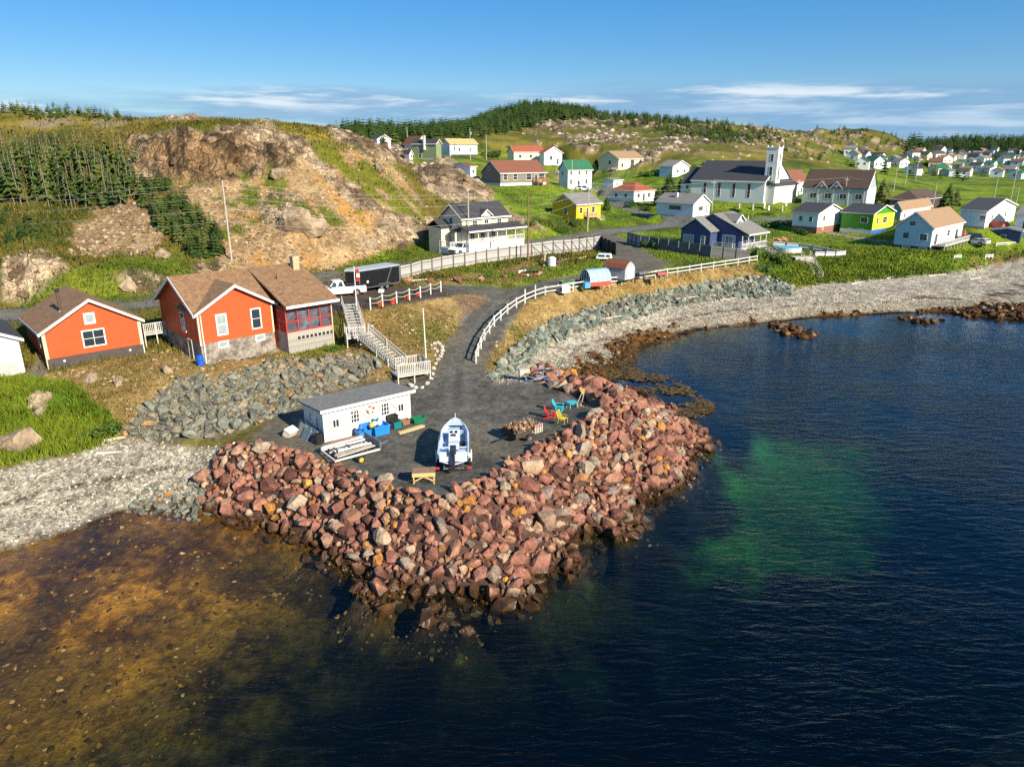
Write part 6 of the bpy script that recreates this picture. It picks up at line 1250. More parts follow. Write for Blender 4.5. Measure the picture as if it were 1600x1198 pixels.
def church():
    s = S['church']; W_, D_ = s['w'], s['d']; r = thing('church', 'white church with a black roof and a tall square bell tower', 'church', s['p'], s['yaw']); H, rise = 6.2, 5.2
    cw = siding('church_siding', (.72, .73, .71), 4, .05); W2 = W_ * 1.05
    MB().prism([(0, -1.5), (W2 + 4, -1.5), (W2 + 4, H), (W2 / 2 + 2, H + rise), (0, H)], 0, D_, 'y').build('wall', cw, r); W3 = W2 + 4
    MB().prism([(-.35, H - .25), (W3 / 2, H + rise + .05), (W3 + .35, H - .25), (W3 + .35, H - .05), (W3 / 2, H + rise + .3), (-.35, H - .05)], -.2, D_ + .25, 'y').build('roof', SH_DARK, r)
    MB().box(-.42, -.15, H - .42, -.36, D_ + .2, H - .05).build('eave_board', M_WHITE, r)
    MB().prism([(-.35, H - .5), (W3 / 2, H + rise - .2), (W3 / 2, H + rise + .28), (-.35, H - .03)], -.28, -.21, 'y').build('barge_board', M_WHITE, r)
    for i in range(4):
        f, g = win_mesh(1.0, 3.9, (1, 4), M_WHITE, mat('stained_glass', (.09, .035, .045), var=.6, scale=2, rough=.2), .08); o = link('window', f, parent=r); o.matrix_local = Matrix.Translation((0, D_ * (.20 + .20 * i) + .5, 1.6)) @ Matrix.Rotation(-math.pi / 2, 4, 'Z'); link('pane', g, parent=o)
    # chancel behind, porch and tower in front
    MB().prism([(1.5, -1.5), (W3 - 1.5, -1.5), (W3 - 1.5, 5.2), (W3 / 2, 5.2 + rise - 1), (1.5, 5.2)], D_ + .02, D_ + 4.2, 'y').build('chancel', cw, r); MB().prism([(1.2, 5.0), (W3 / 2, 5.3 + rise - 1), (W3 - 1.2, 5.0), (W3 - 1.2, 5.2), (W3 / 2, 5.5 + rise - 1), (1.2, 5.2)], D_ + .27, D_ + 4.5, 'y').build('chancel_roof', SH_DARK, r)
    for z in (1.0, 3.2): f, g = win_mesh(.9, 1.4, (1, 2), M_WHITE, M_GLASS); o = link('window', f, parent=r); o.matrix_local = Matrix.Translation((1.5, D_ + 2.4, z)) @ Matrix.Rotation(-math.pi / 2, 4, 'Z'); link('pane', g, parent=o)
    MB().box(.8, -2.6, -1.5, W3 - .8, -.02, 5.0).build('porch', siding('church_front', (.74, .70, .60), 4), r); MB().prism([(-2.9, 4.95), (-.3, 6.4), (-.3, 6.55), (-2.9, 5.15)], .6, W3 - .6, 'x').build('porch_roof', SH_DARK, r)
    tx, ty, tw, tz = 2.6, -1.9, 3.3, 15.2
    t = MB().box(tx, ty, 0, tx + tw, ty + tw, tz).build('tower', siding('tower_siding', (.76, .75, .70), 4), r)
    MB().box(tx - .15, ty - .15, tz + .002, tx + tw + .15, ty + tw + .15, tz + .25).build('parapet', M_WHITE, t)
    for i in range(4): MB().box(tx - .1 + (tw - .1) * (i % 2), ty - .1 + (tw - .1) * (i // 2), tz + .252, tx + .2 + (tw - .1) * (i % 2), ty + .2 + (tw - .1) * (i // 2), tz + .8).build('pinnacle', M_WHITE, t)
    for fa in ('F', 'L'):
        for z, h in ((11.6, 2.0), (6.6, 3.6)):
            f, g = win_mesh(1.0, h, (1, 3), M_WHITE, M_GLASS, .08); o = link('window', f, parent=t)
            o.matrix_local = Matrix.Translation((tx + tw / 2 - .5, ty, z)) if fa == 'F' else Matrix.Translation((tx, ty + tw / 2 + .5, z)) @ Matrix.Rotation(-math.pi / 2, 4, 'Z'); link('pane', g, parent=o)
church()
def hall():
    s = S['hall']; D_ = s['d']; W_ = 9.0; r = thing('hall', 'long grey green parish hall with brown roof and two small gables', 'hall', s['p'], s['yaw']); H, rise = 4.6, 4.6
    MB().prism([(0, -1.5), (W_, -1.5), (W_, H), (W_ / 2, H + rise), (0, H)], 0, D_, 'y').build('wall', W_GREYG, r); MB().prism([(-.3, H - .25), (W_ / 2, H + rise + .05), (W_ + .3, H - .25), (W_ + .3, H - .05), (W_ / 2, H + rise + .27), (-.3, H - .05)], -.25, D_ + .25, 'y').build('roof', SH_UMBER, r)
    MB().prism([(-.3, H - .6), (W_ / 2, H + rise - .3), (W_ / 2, H + rise + .25), (-.3, H - .03)], -.33, -.26, 'y').build('barge_board', M_WHITE, r); MB().box(.02, -.02, -1.4, W_ - .02, -.004, H).build('white_end', W_WHITE, r)
    for i in range(4): window(r, 'L', W_, D_, D_ * (.12 + .235 * i), 1.4, 2.0, 1.6, (2, 1))
    for i in range(4): y = D_ * (.03 + .235 * i); MB().box(-.06, y, -.5, -.004, y + .3, H - .3).build('pilaster', M_WHITE, r)
    for yy in (.47, .70):
        y = D_ * yy; MB().prism([(y - 1.5, H - .5), (y + 1.5, H - .5), (y, H + 1.4)], -.15, 2.6, 'x').build('small_gable', W_GREYG, r); MB().prism([(y - 1.8, H - .45), (y, H + 1.55), (y + 1.8, H - .45), (y + 1.8, H - .25), (y, H + 1.78), (y - 1.8, H - .25)], -.35, 2.7, 'x').build('gable_roof', SH_UMBER, r)
        MB().prism([(y - 1.8, H - .5), (y, H + 1.5), (y, H + 1.76), (y - 1.8, H - .24)], -.42, -.36, 'x').build('barge_board', M_WHITE, r); MB().prism([(y, H + 1.5), (y + 1.8, H - .5), (y + 1.8, H - .24), (y, H + 1.76)], -.42, -.36, 'x').build('barge_board', M_WHITE, r)
        MB().box(-.2, y - .35, H - .1, -.155, y + .35, H + .6).build('vent', M_WHITE, r)
hall()
def blue_house():
    s = S['blue']; p = s['p']; yw = s['yaw']
    # near corner of the white porch; the house proper stands behind and to the left of it
    r = thing('house', 'dark blue house with dormer and a white railed wrap around porch', 'house', p, yw); W_, D_ = s['w'], min(s['d'], 15); H = 3.4; xo = .2
    MB().prism([(1.8, -1), (D_, -1), (D_, H), ((D_ + 1.8) / 2, H + 2.6), (1.8, H)], 2.0, W_ - .4, 'x').build('wall', W_NAVY, r)
    MB().prism([(-.3, 2.9), ((D_ + 1.8) / 2, H + 2.65), (D_ + .4, H - .2), (D_ + .4, H), ((D_ + 1.8) / 2, H + 2.85), (-.3, 3.08)], 1.6, W_ + .3, 'x').build('roof', SH_GREY, r)
    MB().prism([(2.0, -1), (6.5, -1), (6.5, H - .2), (4.2, H + 1.4), (2.0, H - .2)], -.5 + .0, 2.0, 'y') if 0 else None
    # left cross gable wall toward the camera
    MB().prism([(D_ - 6.5, -1), (D_ - .5, -1), (D_ - .5, H), (D_ - 3.5, H + 1.9), (D_ - 6.5, H)], -.6, 2.0, 'x').build('wing_wall', W_NAVY, r); MB().prism([(D_ - 6.9, H - .2), (D_ - 3.5, H + 2.0), (D_ - .1, H - .2), (D_ - .1, H), (D_ - 3.5, H + 2.2), (D_ - 6.9, H)], -1.0, 3.6, 'x').build('wing_roof', SH_GREY, r)
    for q in ([(D_ - 6.9, H - .25), (D_ - 3.5, H + 1.95), (D_ - 3.5, H + 2.18), (D_ - 6.9, H - .02)], [(D_ - 3.5, H + 1.95), (D_ - .1, H - .25), (D_ - .1, H - .02), (D_ - 3.5, H + 2.18)]): MB().prism(q, -1.07, -1.01, 'x').build('barge_board', M_WHITE, r)
    cx = W_ * .55; yy = 3.4
    MB().prism([(cx - 1.3, 3.6), (cx + 1.3, 3.6), (cx + 1.3, 5.0), (cx, 6.0), (cx - 1.3, 5.0)], yy, yy + 3.2, 'y').build('dormer', siding('lilac_siding', (.40, .44, .58), 6), r); MB().prism([(cx - 1.6, 4.85), (cx, 6.05), (cx + 1.6, 4.85), (cx + 1.6, 5.0), (cx, 6.22), (cx - 1.6, 5.0)], yy - .3, yy + 3.2, 'y').build('dormer_roof', SH_GREY, r)
    for q in ([(cx - 1.6, 4.8), (cx, 6.0), (cx, 6.2), (cx - 1.6, 4.98)], [(cx, 6.0), (cx + 1.6, 4.8), (cx + 1.6, 4.98), (cx, 6.2)]): MB().prism(q, yy - .37, yy - .31, 'y').build('barge_board', M_WHITE, r)
    for k in (-.55, .02): f, g = win_mesh(.5, .9, (1, 2), M_WHITE, M_GLASS, .06); o = link('window', f, parent=r); o.location = (cx + k, yy, 4.1); link('pane', g, parent=o)
    def wl(x, y, z, w, h, mul=(2, 2)): f, g = win_mesh(w, h, mul, M_WHITE, M_GLASSP, .1); o = link('window', f, parent=r); o.location = (x, y, z); o.rotation_euler.z = -math.pi / 2; link('pane', g, parent=o)
    wl(-.6, D_ - 1.0, 1.0, 2.2, 1.5, (3, 1)); wl(-.6, D_ - 4.6, 1.0, .9, 1.5, (1, 2)); wl(2.0, D_ - 7.4, .7, 2.6, 2.0, (4, 1)); wl(2.0, 4.4, .9, 1.6, 1.7, (2, 1))
    for x in (3.5, 6.0, 8.6):
        if x + 1.4 < W_ - .5: f, g = win_mesh(1.4, 1.5, (2, 1), M_WHITE, M_GLASS, .1); o = link('window', f, parent=r); o.location = (x, 1.8, 1.0); link('pane', g, parent=o)
    deck(r, 0, 0, W_, 1.78, .55, .95, M_WHITE, 'FR', M_WOODP, 1.9, -1.6, .28); deck(r, 0, 1.8, 1.98, D_ - 6.6, .55, .95, M_WHITE, 'L', M_WOODP, 1.9, -1.6, .28)
    for x in np.linspace(.1, W_ - .1, 5): MB().box(x - .06, .03, 1.5, x + .06, .15, 2.92).build('post', M_WHITE, r)
    MB().box(1.6, -.38, 2.86, W_ + .3, -.305, 3.1).build('eave_board', M_WHITE, r)
    stairs(r, (W_ - 1.0, -4.2, -1.6), (W_ - 1.0, 0, .5), 1.5, 8, M_WOODP)
blue_house()
# far town: individually placed houses
FT = []
rnd = random.Random(21)
tw = [(1318, 243, 430), (1347, 246, 440), (1352, 250, 420), (1362, 256, 400), (1376, 252, 430), (1400, 254, 410), (1414, 257, 400), (1425, 248, 470), (1436, 255, 430), (1405, 262, 370), (1417, 271, 345), (1448, 251, 470), (1462, 248, 500), (1473, 256, 440), (1480, 247, 530), (1490, 252, 470), (1497, 245, 560), (1506, 250, 500), (1512, 243, 600), (1520, 257, 440), (1528, 250, 510), (1537, 254, 470), (1545, 246, 560), (1552, 262, 410), (1560, 250, 520), (1567, 257, 460), (1575, 246, 570), (1583, 254, 480), (1590, 250, 520), (1597, 260, 440), (1480, 266, 400), (1465, 273, 360), (1450, 262, 410), (1503, 264, 400), (1515, 276, 345), (1531, 268, 385), (1545, 273, 360), (1566, 277, 345), (1583, 272, 365), (1595, 280, 340), (1461, 234, 620), (1487, 238, 620), (1535, 240, 640), (1558, 237, 640), (1575, 239, 640), (1592, 241, 620), (1440, 243, 520), (1335, 262, 380), (1385, 263, 375), (1340, 252, 420), (1365, 263, 380), (1490, 276, 350), (1432, 274, 350), (1552, 241, 610), (1519, 247, 540), (1470, 241, 560), (1602, 247, 540), (1610, 256, 450)]
fw_ = [W_WHITE] * 9 + [W_CREAM, W_CREAM, W_PBLUE, W_TAUPE, siding('slate_siding', (.16, .24, .36), 6), siding('brick_red_siding', (.38, .10, .06), 6)]; fr_ = [SH_DARK, SH_DARK, SH_GREY, SH_GREY, SH_UMBER, SH_UMBER, SH_REDBR, SH_TAN, SH_DARK, SH_GREEN]
cn = {W_WHITE.name: 'white', W_CREAM.name: 'cream', W_PBLUE.name: 'pale blue', W_GREYG.name: 'grey green', W_TAUPE.name: 'taupe', 'slate_siding': 'slate blue', 'brick_red_siding': 'red'}
rn = {SH_DARK.name: 'black', SH_GREY.name: 'grey', SH_UMBER.name: 'umber', SH_REDBR.name: 'red brown', SH_TAN.name: 'tan', SH_GREEN.name: 'green'}
used_lb = {}
for i, (u, v, d) in enumerate(tw):
    p = on(u, v); w, dp = rnd.uniform(6, 9), rnd.uniform(5, 8)
    key = 'far%d' % i; S[key] = dict(p=p, yaw=R(rnd.choice([40, 44, -30, 50, 20])), w=w, d=dp); wm, rm = rnd.choice(fw_), rnd.choice(fr_)
    side = 'upper' if v < 250 else 'lower' if v > 262 else 'middle'
    lab = '%s house with %s roof in the %s rows of the far town' % (cn[wm.name], rn[rm.name], side)
    if lab in used_lb:
        used_lb[lab] += 1; pos = ('left', 'centre', 'right')[min(2, max(0, int((u - 1310) / 98)))]; lab = '%s, towards its %s, %s' % (lab, pos, ('beside taller trees', 'with a lower eave', 'set back', 'turned aside', 'near the shore road', 'by the hill')[used_lb[lab] % 6]) if False else lab
    used_lb.setdefault(lab, 0)
    o = house(key, lab, rnd.uniform(2.7, 4.0), rnd.uniform(1.3, 2.2), rnd.choice('xy'), wm, rm, [('F', .15, 1.3, 1.2, 1.3), ('F', .6, 1.3, 1.2, 1.3), ('L', .4, 1.3, 1.2, 1.3)], edge=False); o['group'] = 'houses of the far town'
    FT.append((o, u, v))
# ------------------------------------------------------------------ street furniture, fences, vehicles, boats, yard things
def yaw_to(a, b): return math.atan2(b.y - a.y, b.x - a.x)
def polytube(pts, r, n=5):
    m = MB()
    for a, b in zip(pts, pts[1:]): m.tube(a, b, r, r, n, False)
    return m
def sag(a, b, s, k=8): return [a.lerp(b, i / k) - Vector((0, 0, s * 4 * (i / k) * (1 - i / k))) for i in range(k + 1)]
M_POLE = mat('grey_pole_wood', (.42, .38, .32), var=.2, scale=2, rough=.85); M_POLEB = mat('brown_pole_wood', (.20, .11, .06), var=.2, scale=2, rough=.85)
M_WIRE = mat('wire', (.42, .40, .36), rough=.5); M_CER = mat('grey_can', (.45, .45, .44), rough=.4)
POLES = {}
def pole(key, u, v, h, label, arm=0.0, m=None, can=False, lamp=False, p=None, r0=.14):
    p = p or on(u, v); t = thing('utility_pole', label, 'utility pole', p); m = m or M_POLE
    MB().tube((0, 0, -.5), (0, 0, h), r0, r0 * .62, 8).build('pole', m, t)
    if arm: MB().box(-arm, -.08, h - .75, arm, .04, h - .62).build('crossarm', M_WOOD, t).rotation_euler.z = .3
    for x in ((-arm * .8, arm * .8) if arm else (0,)): MB().tube((x, 0, h - .62), (x, 0, h - .35), .05, .04, 6).build('insulator', M_CER, t)
    if can: MB().tube((.3, 0, h - 2.2), (.3, 0, h - 1.3), .22, .22, 10).build('transformer', M_CER, t)
    if lamp: MB().bar((0, 0, h - 1.6), (1.5, -.6, h - 1.2), .07, .07).build('lamp_arm', M_STEEL, t); MB().box(1.3, -.8, h - 1.28, 1.9, -.5, h - 1.14).build('lamp_head', M_STEEL, t)
    POLES[key] = p + Vector((0, 0, h)); return t
pole('a', 362, 406, 10.2, 'tall pale utility pole standing behind the large orange house')
pole('b', 733, 397, 9.6, 'grey utility pole with crossarm in front of the cream house', 1.3)
pole('c', 825, 407, 9.8, 'brown wooden utility pole at the board fence', m=M_POLEB, r0=.17)
pole('d', 918, 362, 10.4, 'grey utility pole with crossarm and lamp beside the yellow house lawn', 1.1, lamp=True)
pole('e', 1100, 377, 7.5, 'pale utility pole in front of the dark blue house', .8)
pole('f', 1112, 331, 8.2, 'utility pole in front of the church wall', .8)
pole('g', 893, 300, 8.5, 'utility pole with a lamp by the green roofed house', lamp=True)
pole('h', 735, 250, 10.5, 'grey utility pole beside the unfinished house', can=True); pole('i', 760, 250, 8.8, 'plain pole on the slope right of the unfinished house'); pole('j', 637, 230, 7, 'pole above the white gabled house on the upper slope')
pole('k', 1318, 320, 7.6, 'utility pole in front of the grey green hall', .7)
pole('l', 1455, 338, 9.0, 'pale utility pole left of the tall spruce in the meadow'); pole('m', 1551, 320, 8.8, 'pale pole in the meadow behind the white house'); pole('n', 1577, 322, 12.5, 'tallest pale pole at the right end of the meadow', can=True)
pole('o', 1396, 300, 8.0, 'pole between the hall and the far town'); pole('q', 1414, 290, 8.5, 'second pole on the meadow edge before the far town'); pole('r', 1430, 284, 9.0, 'third pole at the edge of the far town'); pole('s', 1585, 330, 6.5, 'short pole by the white houses at the right edge')
pole('y', 1168, 352, 2.2, 'short white marker post on the road behind the blue house', m=M_WHITE); pole('z', 651, 452, 1.4, 'short post by the fence end', m=M_WHITE) if 0 else None
off_l = pd(-260, 318, 108)
def wire(a, b, s, label, r=.017): w = polytube(sag(a, b, s), r).build('power_line', M_WIRE); w['label'] = label; w['category'] = 'power line'; w['group'] = 'wires along the road'
A, Bq, Cq, Dq, Eq, Fq_ = (POLES[k] for k in 'abcdef')
for i, (dz, nm) in enumerate(((-.1, 'topmost'), (-.75, 'second'), (-2.0, 'third'), (-3.6, 'fourth'), (-5.2, 'lowest'))):
    o = Vector((0, 0, dz)); wire(off_l + o * 1.0, A + o, .7, '%s wire running left from the pole behind the orange house' % nm); wire(A + o, Bq + o * .9, .9, '%s wire from the pole behind the orange house to the cream house pole' % nm)
for dz, nm in ((-.4, 'upper'), (-1.6, 'middle'), (-3, 'lower')):
    o = Vector((0, 0, dz)); wire(Bq + o, Cq + o, .4, '%s wire between the cream house pole and the brown pole' % nm); wire(Cq + o, Dq + o, .7, '%s wire between the brown pole and the lamp pole' % nm); wire(Dq + o, Fq_ + o, .8, '%s wire from the lamp pole to the church pole' % nm)
wire(Dq, Eq, .5, 'wire from the lamp pole to the blue house pole'); wire(Fq_, POLES['k'], .7, 'wire from the church pole to the hall pole'); wire(POLES['k'], POLES['l'], .8, 'wire from the hall pole to the meadow pole'); wire(POLES['l'], POLES['m'], .6, 'wire between the two meadow poles'); wire(POLES['h'], POLES['g'], .8, 'wire down the slope past the taupe bungalow')

# rail fence along the drive
M_RAIL = mat('greyed_white_rail', (.56, .53, .48), var=.18, scale=3, rough=.85, wear=((.36, .32, .28), 2.5, 1, .58))
fp = [(744, 567), (747, 556), (751, 545), (757, 532), (765, 521), (772, 510), (782, 501), (793, 491), (807, 481), (820, 474), (836, 467), (852, 462), (872, 459), (895, 455), (914, 452), (933, 449), (952, 446), (971, 444), (989, 441), (1007, 438), (1024, 435), (1042, 432), (1058, 430), (1077, 427), (1095, 424), (1114, 421), (1133, 418), (1153, 415), (1170, 412), (1182, 410)]
FP = [on(u, v) for u, v in fp]
t = thing('rail_fence', 'weathered white two rail fence curving along the gravel drive', 'fence', FP[0]); pm = None
for i, p in enumerate(FP):
    q = p - FP[0]; hh = 1.25 if i not in (9, 10) else 1.75
    if pm is None: pm = MB().box(-.075, -.075, -.5, .075, .075, 1.25).mesh('post', M_RAIL)
    o = link('post', pm, parent=t); o.location = q; o.scale.z = hh / 1.25; o.rotation_euler.z = i * .4
    if i: a = FP[i - 1] - FP[0]; [MB().bar(a + Vector((0, 0, z)), q + Vector((0, 0, z)), .06, .15).build('rail', M_RAIL, t) for z in (.52, 1.05)]
# board fence by the road
M_BOARD = mat('grey_boards', (.42, .40, .36), var=.2, scale=2.2, rough=.85, wear=((.28, .26, .23), 2.2, .3, .56)); M_BOARDD = mat('post_and_shade_boards', (.14, .14, .135), var=.25, scale=2.2, rough=.85)  # second one: dark posts and rails, also the painted shade of one fence
def board_fence(label, base, hs, m, braces=False, side=1, bay=2.3, braced_from=1e9, dark=None):
    P = []
    for (u, v), h in zip(base, hs): P.append((on(u, v), h))
    t = thing('board_fence', label, 'fence', P[0][0]); o0 = P[0][0]; s0 = 0.0; cache = {}
    for (a, ha), (b, hb) in zip(P, P[1:]):
        L_ = (b - a).length; n = max(1, round(L_ / bay)); yw = yaw_to(a, b); nrm = Vector((math.sin(yw), -math.cos(yw), 0)) * side
        for i in range(n):
            p, q = a.lerp(b, i / n), a.lerp(b, (i + 1) / n); h0, h1 = ha + (hb - ha) * i / n, ha + (hb - ha) * (i + 1) / n; p.z = gz(p.x, p.y); q.z = gz(q.x, q.y); p -= o0; q -= o0
            d = (q - p); k = max(1, round(d.length / .19))
            for j in range(k):
                c = p.lerp(q, (j + .5) / k); hh = h0 + (h1 - h0) * (j + .5) / k; w_ = d.length / k * .94; kk = round(w_, 2)
                if kk not in cache: cache[kk] = MB().box(-kk / 2, -.012, -.25, kk / 2, .012, 1.0).mesh('board', m)
                bo = link('board', cache[kk], parent=t); bo.location = c; bo.rotation_euler = (0, 0, yw + random.gauss(0, .01)); bo.scale.z = hh * random.uniform(.985, 1.015)
            pp = p + nrm * .10; MB().box(pp.x - .07, pp.y - .07, pp.z - .4, pp.x + .07, pp.y + .07, pp.z + h0 + .08).build('post', M_BOARDD, t)
            for z in (.25, .85): MB().bar(p + nrm * .05 + Vector((0, 0, h0 * z)), q + nrm * .05 + Vector((0, 0, h1 * z)), .05, .10).build('rail', M_BOARDD if not dark else m, t)
            s0 += d.length
            if (a + d * 0).x + 0 > braced_from: MB().bar(pp + Vector((0, 0, h0 * .9)), pp + nrm * 1.1 + d * .25 + Vector((0, 0, -.1)), .06, .08).build('brace', M_BOARDD, t); MB().bar(p + nrm * .06 + Vector((0, 0, h0 * .85)), q + nrm * .06 + Vector((0, 0, .2)), .05, .09).build('brace', M_BOARDD, t)
    return t
board_fence('long grey vertical board fence between the road and the parking', [(562, 450), (625, 436), (690, 421), (760, 410), (830, 401), (880, 396), (938, 388)], [1.6, 1.7, 1.8, 2.0, 2.1, 2.2, 2.2], M_BOARD, braced_from=ph(828, 401, 7).x)
board_fence('short black netted fence wing beside the parked truck cap', [(938, 388), (962, 399)], [2.2, 2.0], mat('black_net', (.02, .02, .02), rough=.9), dark=True)
board_fence('long board fence in front of the blue house, coloured dark as in shade', [(1014, 388), (1060, 395), (1110, 403), (1170, 411)], [2.1, 2.0, 2.0, 2.0], M_BOARDD, side=1, dark=True)  # shade of the side turned from the sun is put into the board colour
board_fence('short grey board fence end at the drive entrance', [(981, 379), (1001, 386), (1014, 388)], [2.0, 2.1, 2.1], M_BOARD)
board_fence('pale low board fence round the pool lawn', [(1207, 385), (1250, 389), (1313, 400)], [1.0, 1.0, 1.0], mat('pale_boards', (.58, .58, .55), var=.15, scale=2))
board_fence('white low fence along the top of the bluff', [(1272, 402), (1321, 400)], [1.0, 1.0], M_WHITE)
# rope fence at the parking
rp = [on(u, v) for u, v in [(579, 484), (598, 479), (620, 474), (640, 469), (657, 465), (673, 460), (689, 456)]]
t = thing('rope_fence', 'white post and rope fence at the edge of the parking', 'fence', rp[0]); M_ROPE = mat('rope', (.50, .50, .44), var=.15)
for i, p in enumerate(rp):
    q = p - rp[0]; MB().tube(q - Vector((0, 0, .3)), q + Vector((0, 0, 1.35)), .075, .07, 8).build('post', M_WHITE, t)
    if i:
        for z in (.75, 1.25): polytube(sag(rp[i - 1] - rp[0] + Vector((0, 0, z)), q + Vector((0, 0, z)), .2, 6), .03).build('rope', M_ROPE, t)
def flower_tub(u, v, label):
    p = on(u, v); t = thing('planter', label, 'planter', p, group='red planters by the rope fence'); MB().tube((0, 0, 0), (0, 0, .5), .34, .42, 12).build('tub', M_RED, t); f = link('foliage', SHR[1], parent=t); f.scale = (.42, .42, .35); f.location.z = .45
for u, v, l in [(593, 478, 'red planter tub leftmost at the rope fence'), (613, 473, 'red planter tub second from the left at the rope fence'), (634, 467, 'red planter tub beside the middle rope post'), (652, 462, 'red planter tub rightmost at the rope fence')]: flower_tub(u, v, l)
p = on(597, 477); t = thing('small_sign', 'small white slanted sign on a post by the rope fence', 'sign', p); MB().tube((0, 0, 0), (0, 0, 1.5), .04).build('post', M_WHITE, t); MB().add([(-.3, -.2, 1.45), (.3, -.2, 1.45), (.3, .2, 1.75), (-.3, .2, 1.75), (-.3, -.17, 1.41), (.3, -.17, 1.41), (.3, .23, 1.71), (-.3, .23, 1.71)], [(0, 1, 2, 3), (7, 6, 5, 4), (0, 4, 5, 1), (1, 5, 6, 2), (2, 6, 7, 3), (3, 7, 4, 0)]).build('board', M_WHITE, t)
p = on(558, 491); t = thing('flagpole', 'white flagpole with a red and white flag by the upper stairs', 'flagpole', p); MB().tube((0, 0, -.3), (0, 0, 5.0), .055, .04).build('pole', M_WHITE, t); f = MB()
for k, mm in ((0, M_RED), (1, M_WHITE), (2, M_RED)):
    pts = [[(.05 + .12 * math.sin(z * 3 + k) + .02 * k + x * .35, .05 * math.sin(z * 5), 4.7 - .42 * k - z) for x in (0, 1)] for z in np.linspace(0, .42, 4)]
    MB().loft([[(a[0], a[1], a[2]), (b[0], b[1], b[2]), (b[0], b[1] + .012, b[2]), (a[0], a[1] + .012, a[2])] for a, b in pts]).build('flag', mm, t)
p = ph(667, 574, 4.0); t = thing('mast', 'tall white mast standing at the lower wooden platform', 'mast', p); MB().tube((0, 0, -1), (-.15, 0, 5.6), .07, .04).build('pole', M_WHITE, t)

M_SILV = mat('silvered_wood', (.52, .485, .42), var=.2, scale=2.5, rough=.85)
# wooden stairs and landing of the large orange house
def clear_of_ground(p, q, gap=.3):
    """lift a flight until no step is under the ground"""
    return max(0, max(gz(*(p.lerp(q, i / 8)).xy) + gap - p.lerp(q, i / 8).z for i in range(1, 8)))
a, b = ph(546, 480, 7.2), ph(559, 531, 5.5); k_ = clear_of_ground(b, a); b.z += k_; a.z += k_ * .5; t = thing('upper_stairs', 'weathered wooden stairs dropping from the parking beside the red sunroom', 'stairs', b); stairs(t, (0, 0, 0), a - b, 1.5, 10, M_SILV)
t = thing('landing', 'small wooden landing between the upper stairs and the lattice stairs', 'landing', b, R(20)); deck(t, -1.2, -1.6, 1.3, -.05, .0, 1.0, M_SILV, 'FL', None, 1.3, -1.0, .2)
c = ph(569, 541, 5.4); e = ph(627, 576, 4.0); c.z = b.z; k_ = clear_of_ground(e, c, .25); c.z += k_ * .6; e.z += k_ * .3; t = thing('lattice_stairs', 'long wooden stairs with lattice rails leading down to the platform', 'stairs', e); d_ = c - e; stairs(t, (0, 0, 0), d_, 1.4, 12, M_SILV)
sd = Vector((-d_.y, d_.x, 0)).normalized() * .72
for s_ in (-1, 1):
    for i in range(18):
        q0, q1 = d_ * (i / 18), d_ * ((i + 1.0) / 18); MB().bar(q0 + sd * s_ + Vector((0, 0, .1)), q1 + sd * s_ + Vector((0, 0, .85)), .03, .05).build('lath', M_SILV, t); MB().bar(q1 + sd * s_ + Vector((0, 0, .1)), q0 + sd * s_ + Vector((0, 0, .85)), .025, .05).build('lath', M_SILV, t)
a, b = ph(622, 588, 3.95), ph(672, 580, 3.95); L_ = (b - a).length; t = thing('platform', 'railed wooden platform on posts above the gravel yard', 'deck', a, yaw_to(a, b)); deck(t, 0, 0, L_, 2.4, 0, 1.0, M_SILV, 'FRB', None, 1.5, -1.3, .17)
def small_steps():
    a = ph(230, 548, 5.1); m_ = Euler((0, 0, R(42))).to_matrix(); W = lambda x, y: a + m_ @ Vector((x, y, 0)); z = max(gz(*W(1, .8).xy), gz(*W(2, 1.2).xy)) + 1.0 - a.z
    t = thing('side_porch', 'wooden side landing with steps between the two orange houses', 'porch', a, R(42)); deck(t, 0, 0, 2.1, 1.6, z, .95, M_SILV, 'FL', None, 1.2, -.6, .16)
    q = W(3.9, -.9); stairs(t, (3.9, -.9, gz(q.x, q.y) - a.z + .05), (2.15, .75, z - .05), 1.3, 8, M_SILV)
small_steps()
p = on(314, 571); t = thing('barrel', 'bright blue plastic barrel at the corner of the large orange house', 'barrel', p + Vector((.0, 0, 0))); MB().loft([[(r * math.cos(a), r * math.sin(a), z) for a in np.linspace(0, 6.283, 16, endpoint=False)] for z, r in ((0, .26), (.05, .29), (.3, .31), (.34, .30), (.6, .31), (.88, .29), (.93, .25))]).build('drum', mat('blue_plastic', (.01, .10, .50), rough=.35), t, smooth=False)

